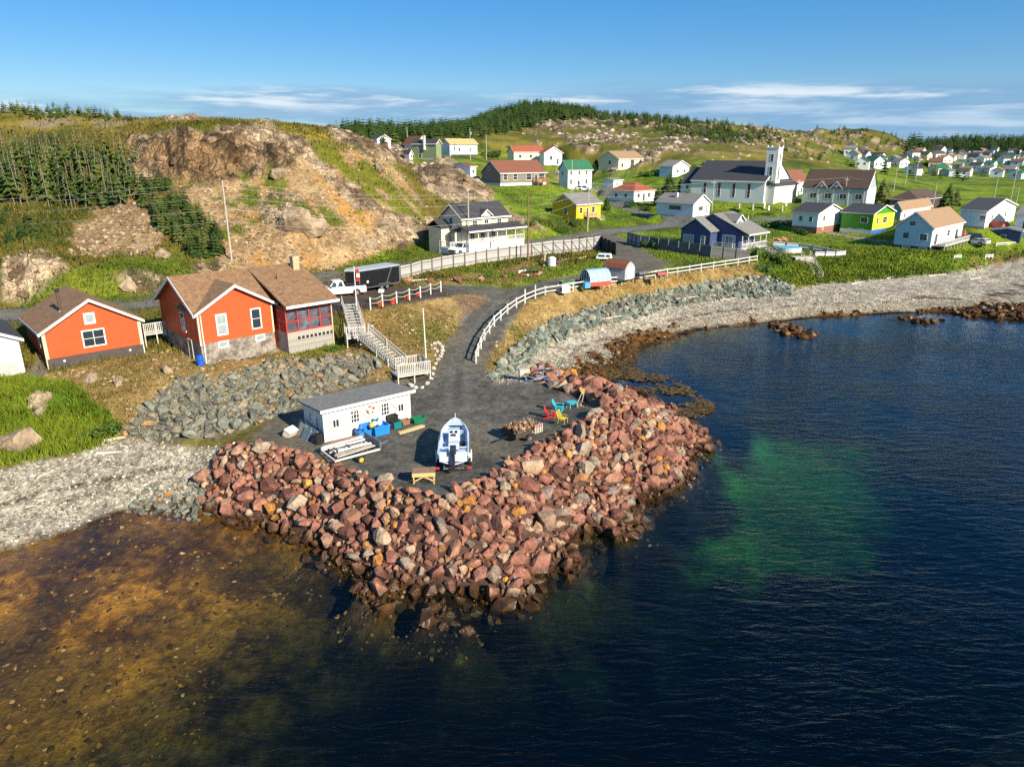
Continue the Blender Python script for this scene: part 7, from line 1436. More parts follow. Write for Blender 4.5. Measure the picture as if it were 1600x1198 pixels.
# vehicles
def wheel(root, x, y, r, w=.24, rim=None, nm='wheel'):
    k = ('wheel', r, w)
    if k not in _wc:
        rg = [[(rr_ * math.cos(a), yy, rr_ * math.sin(a)) for a in np.linspace(0, 6.283, 18, endpoint=False)] for yy, rr_ in ((-w / 2, r * .62), (-w / 2, r * .93), (-w * .35, r), (w * .35, r), (w / 2, r * .93), (w / 2, r * .62))]
        _wc[k] = (MB().loft(rg, caps=(True, True)).mesh('wheel', M_TYRE), MB().tube((0, -w / 2 - .015, 0), (0, w / 2 + .015, 0), r * .58, r * .58, 14).mesh('rim', rim or M_STEEL))
    o = link(nm, _wc[k][0], parent=root); o.location = (x, y, r); link('rim', _wc[k][1], parent=o); return o
def car(p, yaw, label, kind='pickup', paint=None, L_=5.7, cat=None, z=0):
    paint = paint or mat('white_car_paint', (.78, .78, .77), rough=.25, var=.02, spec=.6); t = thing({'pickup': 'pickup_truck', 'suv': 'suv', 'car': 'parked_car'}[kind], label, cat or {'pickup': 'pickup truck', 'suv': 'car', 'car': 'car'}[kind], p + Vector((0, 0, z)), yaw)
    w = .96; wr = .39; fx, rx = L_ * .5 - 1.0, -L_ * .5 + 1.15
    def ring(x, z0, z1, w0, w1): return [(x, -w0, z0), (x, -w0 - .02, (z0 + z1) * .5), (x, -w1, z1), (x, w1, z1), (x, w0 + .02, (z0 + z1) * .5), (x, w0, z0)]
    hood = 1.08
    if kind == 'pickup':
        MB().loft([ring(-L_ / 2, .5, 1.12, w - .04, w - .04), ring(-L_ / 2 + .05, .42, 1.15, w, w - .02), ring(-.55, .38, 1.15, w, w - .02), ring(-.5, .38, 1.15, w, w - .02), ring(1.0, .38, 1.15, w, w - .03), ring(L_ / 2 - .3, .40, hood, w - .03, w - .12), ring(L_ / 2 - .02, .48, hood - .12, w - .12, w - .2)]).build('body', paint, t)
        MB().box(-L_ / 2 + .12, -w + .1, 1.152, -.62, w - .1, 1.19).build('bed_cover', M_BLACK, t); c0, c1, c2, c3 = -.5, -.28, .75, 1.35; top = 1.83
    else:
        MB().loft([ring(-L_ / 2, .55, 1.0, w - .1, w - .1), ring(-L_ / 2 + .08, .40, 1.08, w - .02, w - .05), ring(0, .34, 1.05, w, w - .04), ring(L_ * .18, .36, 1.02, w, w - .06), ring(L_ / 2 - .3, .38, .92, w - .04, w - .14), ring(L_ / 2, .48, .8, w - .14, w - .22)]).build('body', paint, t)
        c0, c1, c2, c3 = -L_ / 2 + .12, -L_ / 2 + .45, L_ * .06, L_ * .24; top = 1.68 if kind == 'suv' else 1.45
    zb = 1.14 if kind == 'pickup' else 1.05
    MB().loft([[(c0, -w + .06, zb), (c0, w - .06, zb), (c3, w - .08, zb), (c3, -w + .08, zb)], [(c1, -w + .2, top), (c1, w - .2, top), (c2, w - .2, top), (c2, -w + .2, top)]]).build('cabin', paint, t)
    def lerpq(s_, z_, x0, x1):
        f = (z_ - zb) / (top - zb); yy = w - .065 - f * .135; return yy
    for s_ in (-1, 1):
        for xa, xb in (((c0 + .2), (c0 + c3) / 2 - .08), ((c0 + c3) / 2, c3 - .28)):
            za, zt = zb + .06, top - .1; ya, yt = (w - .055) * s_, (w - .19) * s_; f = (zt - za) / (top - zb); xat, xbt = xa + (c1 - c0) * f * .6, xb - (c3 - c2) * f * .55
            MB().add([(xa, ya + .012 * s_, za), (xb, ya + .012 * s_, za), (xbt, yt + .025 * s_, zt), (xat, yt + .025 * s_, zt), (xa, ya - .02 * s_, za), (xb, ya - .02 * s_, za), (xbt, yt - .02 * s_, zt), (xat, yt - .02 * s_, zt)], [(0, 1, 2, 3), (7, 6, 5, 4), (0, 4, 5, 1), (1, 5, 6, 2), (2, 6, 7, 3), (3, 7, 4, 0)]).build('side_window', M_GLASS, t)
    for xa, xt, nm in ((c3, c2, 'windscreen'), (c0, c1, 'rear_window')):
        sg = 1 if nm == 'windscreen' else -1; za, zt = zb + .05, top - .07; fa, ft = (za - zb) / (top - zb), (zt - zb) / (top - zb); X0, X1 = xa + (xt - xa) * fa, xa + (xt - xa) * ft; ya, yt = w - .16, w - .26
        MB().add([(X0 + .015 * sg, -ya, za), (X0 + .015 * sg, ya, za), (X1 + .015 * sg, yt, zt), (X1 + .015 * sg, -yt, zt), (X0 - .03 * sg, -ya, za), (X0 - .03 * sg, ya, za), (X1 - .03 * sg, yt, zt), (X1 - .03 * sg, -yt, zt)], [(0, 1, 2, 3), (7, 6, 5, 4), (0, 4, 5, 1), (1, 5, 6, 2), (2, 6, 7, 3), (3, 7, 4, 0)]).build(nm, M_GLASS, t)
    for x in (fx, rx):
        for s_ in (-1, 1): wheel(t, x, s_ * (w - .10), wr, .25); MB().tube((x, s_ * (w - .32), wr), (x, s_ * (w + .022), wr), wr + .09, wr + .09, 16).build('wheel_arch', M_BLACK, t)
    for s_ in (-1, 1): MB().box(L_ / 2 - .16, s_ * .78 - .17, .70, L_ / 2 + .0, s_ * .78 + .17, .90).build('headlight', M_GLASSP, t); MB().box(-L_ / 2 - .03, s_ * .84 - .08, .72, -L_ / 2 + .05, s_ * .84 + .08, 1.0).build('tail_light', M_RED, t); MB().box(c3 - .3, s_ * (w + .02), zb + .02, c3 - .15, s_ * (w + .2), zb + .2).build('mirror', M_BLACK, t)
    MB().box(L_ / 2 - .08, -.58, .60, L_ / 2 + .02, .58, .88).build('grille', M_BLACK, t); MB().box(L_ / 2 - .12, -w + .08, .40, L_ / 2 + .06, w - .08, .56).build('bumper', M_STEEL, t); MB().box(-L_ / 2 - .08, -w + .08, .42, -L_ / 2 + .06, w - .08, .58).build('bumper', M_STEEL, t)
    return t
a, b = ph(545, 466, 7.1), ph(508, 466, 7.1); p = ph(531, 462, 7.08); car(p, R(205), 'white crew cab pickup parked with the black cargo trailer', 'pickup', L_=5.9)
p = on(722, 402); i_ = np.argmin([(q - p).length for q in ROAD]); ra, rb = ph(700, 404, 7.3), ph(745, 396, 7.3); pr = ph(724, 397, 7.35); car(pr, yaw_to(rb, ra), 'white work pickup driving on the road behind the board fence', 'pickup', L_=5.9, z=.06)
car(on(913, 299), R(-20), 'white car parked by the green roofed house', 'suv', L_=4.6); car(on(922, 301), R(10), 'white car parked second at the green roofed house', 'suv', L_=4.5) if 0 else None
car(on(1515, 377), R(150), 'dark old car parked among scrap beside the light blue house', 'suv', mat('dark_car_paint', (.03, .035, .03), rough=.3), 4.5); car(on(1526, 383), R(120), 'white hulk of a car beside the light blue house', 'car', mat('faded_white_paint', (.58, .58, .55), rough=.6), 4.4)
car(on(1437, 272), R(20), 'white car parked in front of the long grey building', 'suv', L_=4.6)
car(on(1565, 381), R(10), 'dark green car near the right edge shed', 'car', mat('green_car_paint', (.03, .06, .04), rough=.3), 4.4) if 0 else None
def cargo_trailer():
    a, b = ph(563, 459, 7.1), ph(625, 447.5, 7.1); yw = yaw_to(a, b); L_ = (b - a).length; t = thing('cargo_trailer', 'black enclosed cargo trailer with silver edges behind the white pickup', 'trailer', a, yw); w = 2.4; H = 2.65; z0 = .5
    bl = mat('gloss_black_panel', (.012, .012, .014), rough=.25, var=.3, scale=1.5)
    MB().prism([(0, 0), (L_, 0), (L_, w), (0, w), (-1.1, w / 2)], z0, H, 'z').build('body', bl, t)
    MB().prism([(-.04, -.04), (L_ + .04, -.04), (L_ + .04, w + .04), (-.04, w + .04), (-1.18, w / 2)], H + .002, H + .1, 'z').build('roof', mat('pale_grey_roof', (.42, .46, .50), rough=.35), t)
    e = M_STEEL
    for x in (0, L_): MB().box(x - .06, -.035, z0, x + .06, -.003, H).build('edge_trim', e, t)
    MB().box(.065, -.033, H - .1, L_ - .065, -.003, H - .003).build('edge_trim', e, t); MB().box(.065, -.033, z0, L_ - .065, -.003, z0 + .09).build('edge_trim', e, t)
    MB().bar((L_ * .66, -.02, z0 + .3), (L_ * .80, -.02, H - .12), .03, .09).build('stripe', e, t); MB().box(L_ * .17, -.03, z0 + .62, L_ * .17 + .28, -.004, z0 + .9).build('logo', M_WHITE, t); MB().box(L_ * .17 + .09, -.036, z0 + .70, L_ * .17 + .2, -.031, z0 + .82).build('logo', M_BLACK, t)
    MB().add([(-.02, -.02, z0), (-1.1, w / 2 - .02, z0), (-1.1, w / 2 - .02, z0 + .7), (-.02, -.02, z0 + .7), (-.01, .0, z0), (-1.08, w / 2, z0), (-1.08, w / 2, z0 + .7), (-.01, .0, z0 + .7)], [(0, 1, 2, 3), (7, 6, 5, 4), (0, 4, 5, 1), (1, 5, 6, 2), (2, 6, 7, 3), (3, 7, 4, 0)]).build('stone_guard', e, t)
    for x in (L_ * .52, L_ * .66): wheel(t, x, .02, .34, .22); wheel(t, x, w - .02, .34, .22)
    MB().box(L_ * .52 - .45, -.12, .72, L_ * .66 + .45, -.036, .80).build('mudguard', e, t); MB().bar((-1.0, w / 2, .5), (-2.1, w / 2, .5), .12, .1).build('drawbar', e, t)
cargo_trailer()

# the boat on its trailer
def boat():
    p = ph(709, 741, 3.0); yw = R(93); t = thing('motor_boat', 'open white and blue aluminium motor boat on a trailer in the yard', 'boat', p + Vector((0, 0, .62)), yw); L_ = 5.9
    M_ALU = mat('white_hull_paint', (.50, .57, .66), rough=.35, var=.06); M_IN = mat('blue_grey_inside', (.24, .37, .52), rough=.5, var=.12, scale=2)
    rg = []; rgi = []
    for i in range(13):
        f = i / 12; x = L_ * f; wd = .98 * (1 - max(0, (f - .45) / .55) ** 2.3) + .012; sh = .92 + .42 * max(0, f - .3) ** 1.5; kz = .0 + .75 * max(0, (f - .72) / .28) ** 2; ch = .28 + .55 * max(0, f - .5) ** 1.3; cw = wd * (.80 - .25 * max(0, f - .5)); th = .05 if wd > .1 else .004
        rg.append([(x, -wd, sh), (x, -cw, ch), (x, 0, kz), (x, cw, ch), (x, wd, sh), (x, max(wd - th, .003), sh), (x, max(cw - th, .002), ch + .05), (x, 0, kz + .10), (x, -max(cw - th, .002), ch + .05), (x, -max(wd - th, .003), sh)])
    MB().loft(rg).build('hull', M_ALU, t)
    MB().add([(x, s_ * w_, z) for x, w_, z in ((.05, .80, .36), (2.8, .80, .36), (4.2, .60, .55), (4.9, .34, .78)) for s_ in (-1, 1)], [(0, 1, 3, 2), (2, 3, 5, 4), (4, 5, 7, 6)]).build('floor', M_IN, t)
    # gunwale caps and bow deck
    for s_ in (-1, 1): MB().loft([[(r_[0 if s_ < 0 else 4][0], r_[0 if s_ < 0 else 4][1] * k, r_[0][2] + dz) for k, dz in ((1.03, -.03), (1.03, .03), (.93, .03), (.93, -.03))] for r_ in rg[:12]]).build('gunwale', M_ALU, t)
    bd = rg[10]; MB().add([(L_ * .80, -.62, 1.02), (L_ * .80, .62, 1.02), (L_ * .92, .38, 1.14), (L_ * .92, -.38, 1.14), (L_ * .985, 0, 1.2), (L_ * .80, -.62, .98), (L_ * .80, .62, .98)], [(0, 1, 2, 3), (3, 2, 4), (5, 6, 1, 0)]).build('bow_deck', M_ALU, t)
    MB().box(L_ * .66, -.80, .50, L_ * .72, .80, .82).build('thwart', M_ALU, t)
    c = MB().prism([(L_ * .46, .36), (L_ * .60, .36), (L_ * .57, 1.20), (L_ * .50, 1.15)], -.35, .45, 'y')
    c = MB(); c.add([(2.55, -.4, .38), (3.25, -.4, .38), (3.25, .4, .38), (2.55, .4, .38), (2.75, -.36, 1.12), (3.12, -.36, 1.3), (3.12, .36, 1.3), (2.75, .36, 1.12)], [(0, 3, 2, 1), (4, 5, 6, 7), (0, 1, 5, 4), (1, 2, 6, 5), (2, 3, 7, 6), (3, 0, 4, 7)]); co = c.build('console', M_ALU, t)
    MB().tube((2.66, .05, 1.02), (2.70, .05, 1.05), .19, .19, 14).build('steering_wheel', M_BLACK, co)
    for y in (-.22, .1): MB().box(2.78, y, 1.16, 2.95, y + .14, 1.28).build('gauge', M_BLACK, co)
    MB().box(1.75, -.36, .38, 2.2, .36, .85).build('seat', M_ALU, t); MB().box(.9, -.92, .86, 1.0, .92, .93).build('cross_bar', M_ALU, t); MB().box(.15, -.88, .38, .75, -.3, .84).build('stern_box', M_ALU, t); MB().box(.15, .32, .38, .75, .88, .84).build('stern_box', M_ALU, t); MB().box(-.02, -.9, .30, .06, .9, .98).build('transom', M_ALU, t)
    en = MB().loft([[(x, y * w_, z) for y, z0 in ((-1, 0), (1, 0), (1, 1), (-1, 1)) for z in (.95 + z0 * hh,)] for x, w_, hh in ((-.42, .10, .30), (-.3, .19, .48), (.0, .2, .50), (.22, .14, .36))]).build('outboard_motor', mat('dark_motor', (.02, .025, .04), rough=.3), t); MB().bar((-.18, 0, .98), (-.28, 0, -.25), .14, .22).build('motor_leg', M_BLACK, en)
    MB().tube((L_ * .985, 0, 1.2), (L_ * .985, 0, 1.5), .02).build('bow_light', M_WHITE, t)
    MB().tube((2.3, -.55, .38), (2.3, -.55, .72), .17, .2, 12).build('bucket', M_BLACK, t)
    for s_ in (-1, 1): MB().tube((1.9, s_ * .93, .97), (3.6, s_ * .88, 1.12), .025).build('side_rail', M_ALU, t)
    q = thing('boat_trailer', 'galvanised boat trailer under the white and blue motor boat', 'trailer', p, yw)
    for s_ in (-1, 1):
        MB().bar((-.1, s_ * .62, .45), (4.2, s_ * .5, .45), .08, .12).build('frame_rail', M_STEEL, q); wheel(q, 1.5, s_ * 1.08, .30, .2); MB().box(1.05, s_ * 1.08 - .13, .64, 1.95, s_ * 1.08 + .13, .68).build('mudguard', M_WHITE, q); MB().box(-.15, s_ * 1.05 - .14, .45, -.08, s_ * 1.05 + .14, .58).build('tail_light', M_RED, q)
        MB().box(.9, s_ * 1.16 - .03, .5, .98, s_ * 1.16 + .03, 1.35).build('guide_post', M_WHITE, q); MB().bar((4.2, s_ * .5, .45), (6.3, 0, .45), .08, .1).build('tongue', M_STEEL, q)
    for x in (-.05, 1.5, 3.2): MB().box(x, -1.0 if x == 1.5 else -.6, .40, x + .08, 1.0 if x == 1.5 else .6, .5).build('cross_member', M_STEEL, q)
boat()
def lumber_trailer():
    a, b = ph(528, 722, 3.5), ph(594, 704, 3.5); yw = yaw_to(a, b); L_ = (b - a).length; w = 2.35; a.z = 3.0; t = thing('flat_trailer', 'white framed flat trailer with yellow wheels beside the shed', 'trailer', a, yw); z = .55
    fm = mat('white_trailer_frame', (.60, .58, .53), var=.15, rough=.6)
    MB().box(-.1, 0, z, L_, .09, z + .12).build('frame_rail', fm, t); MB().box(-.1, w - .09, z, L_, w, z + .12).build('frame_rail', fm, t); MB().box(-.2, .0, z + .002, -.102, w, z + .10).build('frame_end', fm, t); MB().box(L_ + .002, .0, z, L_ + .09, w, z + .62).build('head_board', mat('slate_steel', (.10, .15, .20), rough=.4), t)
    for i in range(5): x = L_ * (i + .5) / 5; MB().box(x, .092, z + .01, x + .07, w - .092, z + .08).build('cross_member', M_BLACK, t)
    ym = mat('yellow_rim', (.62, .36, .03), rough=.5)
    for y in (.10, w - .10): wheel(t, L_ * .52, y + (-.16 if y < 1 else .16), .28, .2, ym)
    MB().bar((L_ + .1, w * .3, z), (L_ + 1.2, w * .5, z), .08, .08).build('drawbar', M_STEEL, t)
    lum = [(.15, .35, 3.0, .08, 'pale'), (.1, .65, 2.9, .1, 'grey'), (.3, .95, 2.7, .06, 'pale'), (0, 1.25, 3.1, .12, 'pale'), (.2, 1.55, 2.8, .09, 'grey'), (-.3, 1.9, 3.2, .3, 'white'), (.2, .8, 2.6, .32, 'white'), (-.1, 2.2, 3.2, .28, 'grey')]
    for i, (x, y, l, dz, cc) in enumerate(lum):
        if l > L_ + .3: l = L_ - .02
        o = MB().box(0, 0, 0, min(l, L_ - x - .03), .14, .07).build('plank', M_WOODP if cc == 'pale' else M_WHITE if cc == 'white' else M_WOOD, None); o.location = a + Euler((0, 0, yw)).to_matrix() @ Vector((x, y, z + .02 + dz)); o.rotation_euler = (0, random.gauss(0, .01), yw + random.gauss(0, .05)); o['label'] = '%s plank lying on the flat trailer by the shed' % cc; o['category'] = 'plank'; o['group'] = 'planks on the flat trailer: ' + cc
    tk = thing('frame_stack', 'long thin white timber frame on top of the trailer planks', 'frame', a + Vector((0, 0, z + .42)), yw)
    MB().box(.3, .5, 0, L_ - .4, .57, .09).build('side', M_WHITE, tk); MB().box(.3, 1.3, 0, L_ - .4, 1.37, .09).build('side', M_WHITE, tk)
    for x in (.3, 1.2, L_ - .47): MB().box(x, .572, .01, x + .07, 1.298, .08).build('cross_piece', M_BLACK, tk)
lumber_trailer()
SH = S['shed']; shm = Euler((0, 0, SH['yaw'])).to_matrix()
def at_shed(x, y, z=0): return SH['p'] + shm @ Vector((x, y, z))
M_BLUEP = mat('blue_tub_plastic', (.02, .20, .58), rough=.4, var=.12); M_TEALP = mat('teal_plastic', (.01, .16, .18), rough=.4)
def tub(x, y, w, d, h, m, label, z=0, name='tub', lid=None, rot=0):
    t = thing(name, label, name.replace('_', ' '), at_shed(x, y, z), SH['yaw'] + rot); k = .04
    MB().loft([[(k, k, 0), (w - k, k, 0), (w - k, d - k, 0), (k, d - k, 0)], [(0, 0, h * .9), (w, 0, h * .9), (w, d, h * .9), (0, d, h * .9)], [(-.03, -.03, h * .9), (w + .03, -.03, h * .9), (w + .03, d + .03, h * .9), (-.03, d + .03, h * .9)], [(-.03, -.03, h), (w + .03, -.03, h), (w + .03, d + .03, h), (-.03, d + .03, h)], [(.05, .05, h), (w - .05, .05, h), (w - .05, d - .05, h), (.05, d - .05, h)], [(.06, .06, h * .7), (w - .06, .06, h * .7), (w - .06, d - .06, h * .7), (.06, d - .06, h * .7)]]).build('shell', m, t)
    if lid: MB().box(-.05, -.05, h + .003, w + .05, d + .05, h + .05).build('lid', lid, t)
    return t
tub(2.2, -1.1, 1.0, .75, .6, M_BLUEP, 'left blue fish tub in front of the shed door'); tub(3.35, -1.35, 1.25, 1.0, .75, M_BLUEP, 'largest blue fish tub in front of the shed'); tub(2.75, -.75, .7, .5, .9, M_BLUEP, 'tall blue tub against the shed wall'); tub(5.2, -.85, .7, .6, .55, M_TEALP, 'small teal tub beside the black crates'); tub(6.95, -.9, 1.0, .5, .45, mat('green_plastic', (.01, .14, .06), rough=.4), 'green plastic box at the right end of the shed', lid=None)
for i, (x, y, z, l) in enumerate([(4.85, -.75, 0, 'lower black crate beside the right shed door'), (5.3, -.55, 0, 'wide black crate under the right shed window'), (5.0, -.6, .5, 'upper black crate on the pile beside the shed door')]): tub(x, y, .75, .55, .5, M_BLACK, l, z, 'crate')
tub(6.1, -.6, .65, .5, .4, mat('brown_wood', (.24, .13, .07), var=.2), 'brown wooden box under the right shed window', 0, 'box'); tub(3.2, -.45, .5, .4, .55, M_WHITE, 'white bucket box among the blue tubs', .0, 'box'); tub(3.9, -.3, .5, .25, .95, M_TEALP, 'tall teal sled leaning among the blue tubs', 0, 'box', rot=.5)
for i, (x, y, m, l) in enumerate([(3.55, -.9, M_WHITE, 'white float lying on the blue tubs'), (3.9, -1.0, M_WHITE, 'second white float on the largest blue tub'), (3.2, -1.1, mat('yellow_green_float', (.45, .42, .05), rough=.5), 'yellow green float on the blue tubs'), (2.4, -1.0, M_BLUEP, 'round blue float on the left tub')]):
    o = MB().loft([[(.2 * math.sin(f) * math.cos(a), .2 * math.sin(f) * math.sin(a), .2 - .2 * math.cos(f)) for a in np.linspace(0, 6.283, 12, endpoint=False)] for f in np.linspace(.15, 3.0, 7)]).build('float', m, None, smooth=True); o.location = at_shed(x, y, .72); o['label'] = l; o['category'] = 'float'
def plank(p0, p1, w, h, m, label, name='plank', cat='plank', **k): o = MB().bar(Vector((0, 0, 0)), p1 - p0, w, h).build(name, m); o.location = p0; o['label'] = label; o['category'] = cat; [o.__setitem__(a, b) for a, b in k.items()]
for i in range(2): plank(at_shed(5.0, -1.75 - i * .2, .08), at_shed(7.3, -1.55 - i * .2, .08), .18, .14, M_PINE, ('pale yellow timber lying before the shed, the one nearer the wall', 'pale yellow timber lying before the shed, the outer one')[i])
for i in range(4): plank(at_shed(.2, -.25 - .13 * i, .06 + .02 * i), at_shed(2.3, -.3 - .13 * i, .06 + .02 * i), .12, .1, mat('red_brown_boards', (.34, .13, .06), var=.25), 'reddish board in the row at the foot of the shed wall', group='reddish boards at the shed wall')
for i, (x, y, m) in enumerate([(-.5, 2.9, M_WOOD), (-.7, 2.3, M_WOOD), (-.55, 1.7, mat('blue_grey_boards', (.17, .22, .26), var=.2)), (-.8, 1.2, mat('blue_grey_boards', (.17, .22, .26), var=.2)), (-.5, .8, mat('blue_grey_boards', (.17, .22, .26), var=.2))]):
    t = thing('pallet', ('grey pallet leaning farthest back on the shed end wall', 'second grey pallet leaning on the shed end wall', 'blue grey panel leaning at the middle of the shed end wall', 'lowest blue grey panel by the shed end wall', 'blue grey panel leaning nearest the black barrel')[i], 'pallet', at_shed(x - .35, y, .0), SH['yaw'] + R(90)); t.rotation_euler = Euler((R(62), 0, SH['yaw'] - R(90)))
    for k in range(5): MB().box(-.5 + k * .21, 0, .0, -.5 + k * .21 + .17, 1.05, .03).build('slat', m, t)
    for yy in (.05, .5, .92): MB().box(-.5, yy, -.09, .51, yy + .09, -.002).build('bearer', m, t)
t = thing('white_box', 'cream styrofoam box leaning left of the shed', 'box', at_shed(-1.9, 2.2, .05), SH['yaw'] + .5); MB().box(0, 0, 0, .9, .55, .5).build('box', mat('cream_foam', (.60, .55, .40), var=.1), t); MB().box(-.03, -.03, .503, .93, .58, .58).build('lid', M_WHITE, t); t.rotation_euler.x = .5
t = thing('barrel', 'black oil drum at the near corner of the shed', 'barrel', at_shed(-.55, -.1)); MB().tube((0, 0, 0), (0, 0, .88), .29, .29, 16).build('drum', M_BLACK, t)
for z in (.3, .58): MB().tube((0, 0, z), (0, 0, z + .04), .305, .305, 16).build('rib', M_BLACK, t)
def work_table():
    a = ph(646, 760, 3.0); b = ph(677, 759, 3.0); yw = R(6); t = thing('work_table', 'wooden work table with a yellow skirt near the breakwater', 'table', a, yw); w = (b - a).length + .1; M_Y = mat('yellow_wood', (.56, .42, .16), var=.15)
    MB().box(-.05, -.05, .86, w + .05, .85, .92).build('table_top', mat('worn_brown_top', (.27, .16, .09), var=.3, scale=4), t); MB().box(-.05, -.07, .66, w + .05, -.052, .92).build('apron', M_Y, t); MB().box(-.05, .852, .72, w + .05, .87, .9).build('apron', M_Y, t)
    for x in (0, w - .08):
        for y in (.0, .75): MB().box(x, y, 0, x + .08, y + .08, .858).build('leg', M_Y, t)
        MB().bar((x + .04, .04, .2), (x + .04, .79, .75), .04, .07).build('brace', M_Y, t)
    MB().bar((0, .02, .3), (w * .5, .02, .64), .04, .08).build('brace', M_Y, t); MB().bar((w, .02, .3), (w * .5, .02, .64), .04, .08).build('brace', M_Y, t)
work_table()
def wood_cart():
    a, b = ph(822, 691, 3.0), ph(866, 676, 3.0); yw = yaw_to(a, b); t = thing('firewood_trailer', 'dark trailer heaped with firewood with slatted tail end', 'trailer', a, yw); L_, w, z = 2.5, 1.55, .5; bk = M_BLACK; a0 = -1.0
    MB().box(a0, 0, z, a0 + L_, w, z + .08).build('floor', M_WOOD, t); MB().box(a0, -.05, z, a0 + L_ * .68, -.003, z + .40).build('side', mat('dark_plank', (.05, .04, .035), var=.2), t); MB().box(a0, w + .003, z, a0 + L_, w + .05, z + .40).build('side', mat('dark_plank', (.05, .04, .035), var=.2), t); MB().box(a0 - .05, -.05, z, a0 - .003, w + .05, z + .40).build('front', bk, t)
    for i in range(5): x = a0 + L_ * .72 + i * .17; MB().box(x, -.06, z - .05, x + .10, -.004, z + .62).build('slat', M_WOODP, t)
    for i in range(6): y = w * i / 5; MB().box(a0 + L_ + .003, y - .05, z - .05, a0 + L_ + .05, y + .05, z + .62).build('slat', M_WOODP, t)
    MB().bar((a0 + L_ * .7, -.08, z + .5), (a0 + L_, -.08, z + .5), .03, .08).build('rail', M_RED, t)
    wheel(t, a0 + L_ * .45, -.2, .33, .2); wheel(t, a0 + L_ * .45, w + .2, .33, .2); MB().bar((a0, w / 2, .5), (a0 - 1.2, w / 2, .45), .08, .08).build('drawbar', bk, t)
    V, T, A = [], [], []; vs = [(np.array(MB().tube((-.2, 0, 0), (.2, 0, 0), .075, .07, 6).v), np.array([(f[0], f[1], f[2]) for f in MB().tube((-.2, 0, 0), (.2, 0, 0), .075, .07, 6).f if len(f) == 4] + [(f[0], f[2], f[3]) for f in MB().tube((-.2, 0, 0), (.2, 0, 0), .075, .07, 6).f if len(f) == 4] + [(c[0], c[k], c[k + 1]) for c in MB().tube((-.2, 0, 0), (.2, 0, 0), .075, .07, 6).f if len(c) == 6 for k in range(1, 5)]))]
    it = []
    for i in range(210):
        x, y = random.uniform(.12, L_ - .15), random.uniform(.1, w - .1); hz = .42 * (1 - abs(x / L_ * 2 - .8) ** 2 * .5) * (1 - abs(y / w * 2 - 1) ** 2 * .6); it.append((0, Euler((random.gauss(0, .4), random.gauss(0, .5), random.uniform(0, 6.3))).to_matrix(), (a0 + x, y, z + .12 + random.random() * max(.1, hz + .25)), random.random()))
    RAMPS['firewood'] = [(0, (.10, .05, .03)), (.5, (.24, .13, .075)), (.85, (.42, .27, .15)), (1, (.52, .38, .24))]
    V, T, A = merge(it, vs); o = link('firewood', mesh_np('firewood', V, T, A, smooth=False), stone_mat('firewood', 'attr'), kind='stuff', label='heap of split brown firewood in the dark trailer', category='firewood'); o.location = a; o.rotation_euler.z = yw
wood_cart()
def deck_chair(u, v, yaw, m, label):
    p = on(u, v); t = thing('garden_chair', label, 'chair', p, yaw)
    for k in range(5): MB().box(.05 + k * .11, -.28, .36 - k * .035, .05 + k * .11 + .09, .28, .385 - k * .035).build('seat_slat', m, t)
    for k in range(5): y = -.26 + k * .115; MB().bar((.55, y + .03, .18), (.92, y + .03, 1.02 - abs(k - 2) * .05), .09, .025).build('back_slat', m, t)
    for s_ in (-1, 1): MB().box(.0, s_ * .33 - .06, .56, .72, s_ * .33 + .06, .585).build('arm', m, t); MB().box(.02, s_ * .31 - .03, 0, .1, s_ * .31 + .03, .56).build('leg', m, t); MB().bar((.05, s_ * .27, .34), (.95, s_ * .27, .04), .03, .1).build('leg', m, t)
    return t
M_TQ = mat('turquoise_paint', (.05, .42, .50), rough=.5); M_YELP = mat('yellow_metal', (.62, .50, .04), rough=.5)
deck_chair(880, 643, R(165), M_TQ, 'turquoise wooden garden chair facing the breakwater'); deck_chair(868, 654, R(170), M_RED, 'bright red wooden garden chair next to the turquoise one')
p = on(884, 662); t = thing('garden_chair', 'yellow metal tube garden chair beside the red one', 'chair', p, R(150))
for s_ in (-1, 1):
    q = s_ * .28; polytube([Vector(x) for x in ((.0, q, 0), (.0, q, .42), (.5, q, .40), (.72, q, .95))], .022, 6).build('side_frame', M_YELP, t); polytube([Vector(x) for x in ((.02, q, .6), (.45, q, .6), (.55, q, 0))], .022, 6).build('leg', M_YELP, t)
for k in range(6): MB().box(.03 + k * .08, -.27, .395, .03 + k * .08 + .05, .27, .415).build('seat_slat', M_YELP, t)
for k in range(5): MB().bar((.53 + k * .045, -.27, .46 + k * .11), (.53 + k * .045, .27, .46 + k * .11), .02, .06).build('back_slat', M_YELP, t)
p = on(893, 637); t = thing('garden_table', 'small turquoise table beside the garden chairs', 'table', p, R(30)); MB().box(-.4, -.35, .5, .4, .35, .54).build('table_top', M_TQ, t); [MB().box(x - .03, y - .03, 0, x + .03, y + .03, .498).build('leg', M_TQ, t) for x in (-.33, .33) for y in (-.28, .28)]
def wood_row():
    it = []
    for i in range(46):
        f = random.random(); q = ph(903, 636, 3.1).lerp(ph(934, 646, 3.1), f); it.append((random.randrange(len(MIDST)), rotm() @ Matrix.Diagonal((.22, .13, .12)), (q.x + random.gauss(0, .12), q.y + random.gauss(0, .12), 3.1 + random.random() * .25), random.uniform(.6, 1)))
    V, T, A = merge(it, MIDST); link('kindling_row', mesh_np('kindling_row', V, T, A, smooth=False), stone_mat('firewood', 'attr'), kind='stuff', label='row of pale split wood beside the turquoise table', category='firewood')
wood_row()
for i, (u, v, u2, v2) in enumerate([(902, 630, 912, 607), (909, 630, 914, 606)]): plank(on(u, v), ph(u2, v2, 4.2), .05, .05, M_WOODP, ('left', 'right')[i] + ' pale stake leaning on the red rocks by the yard', 'stake', 'stake')
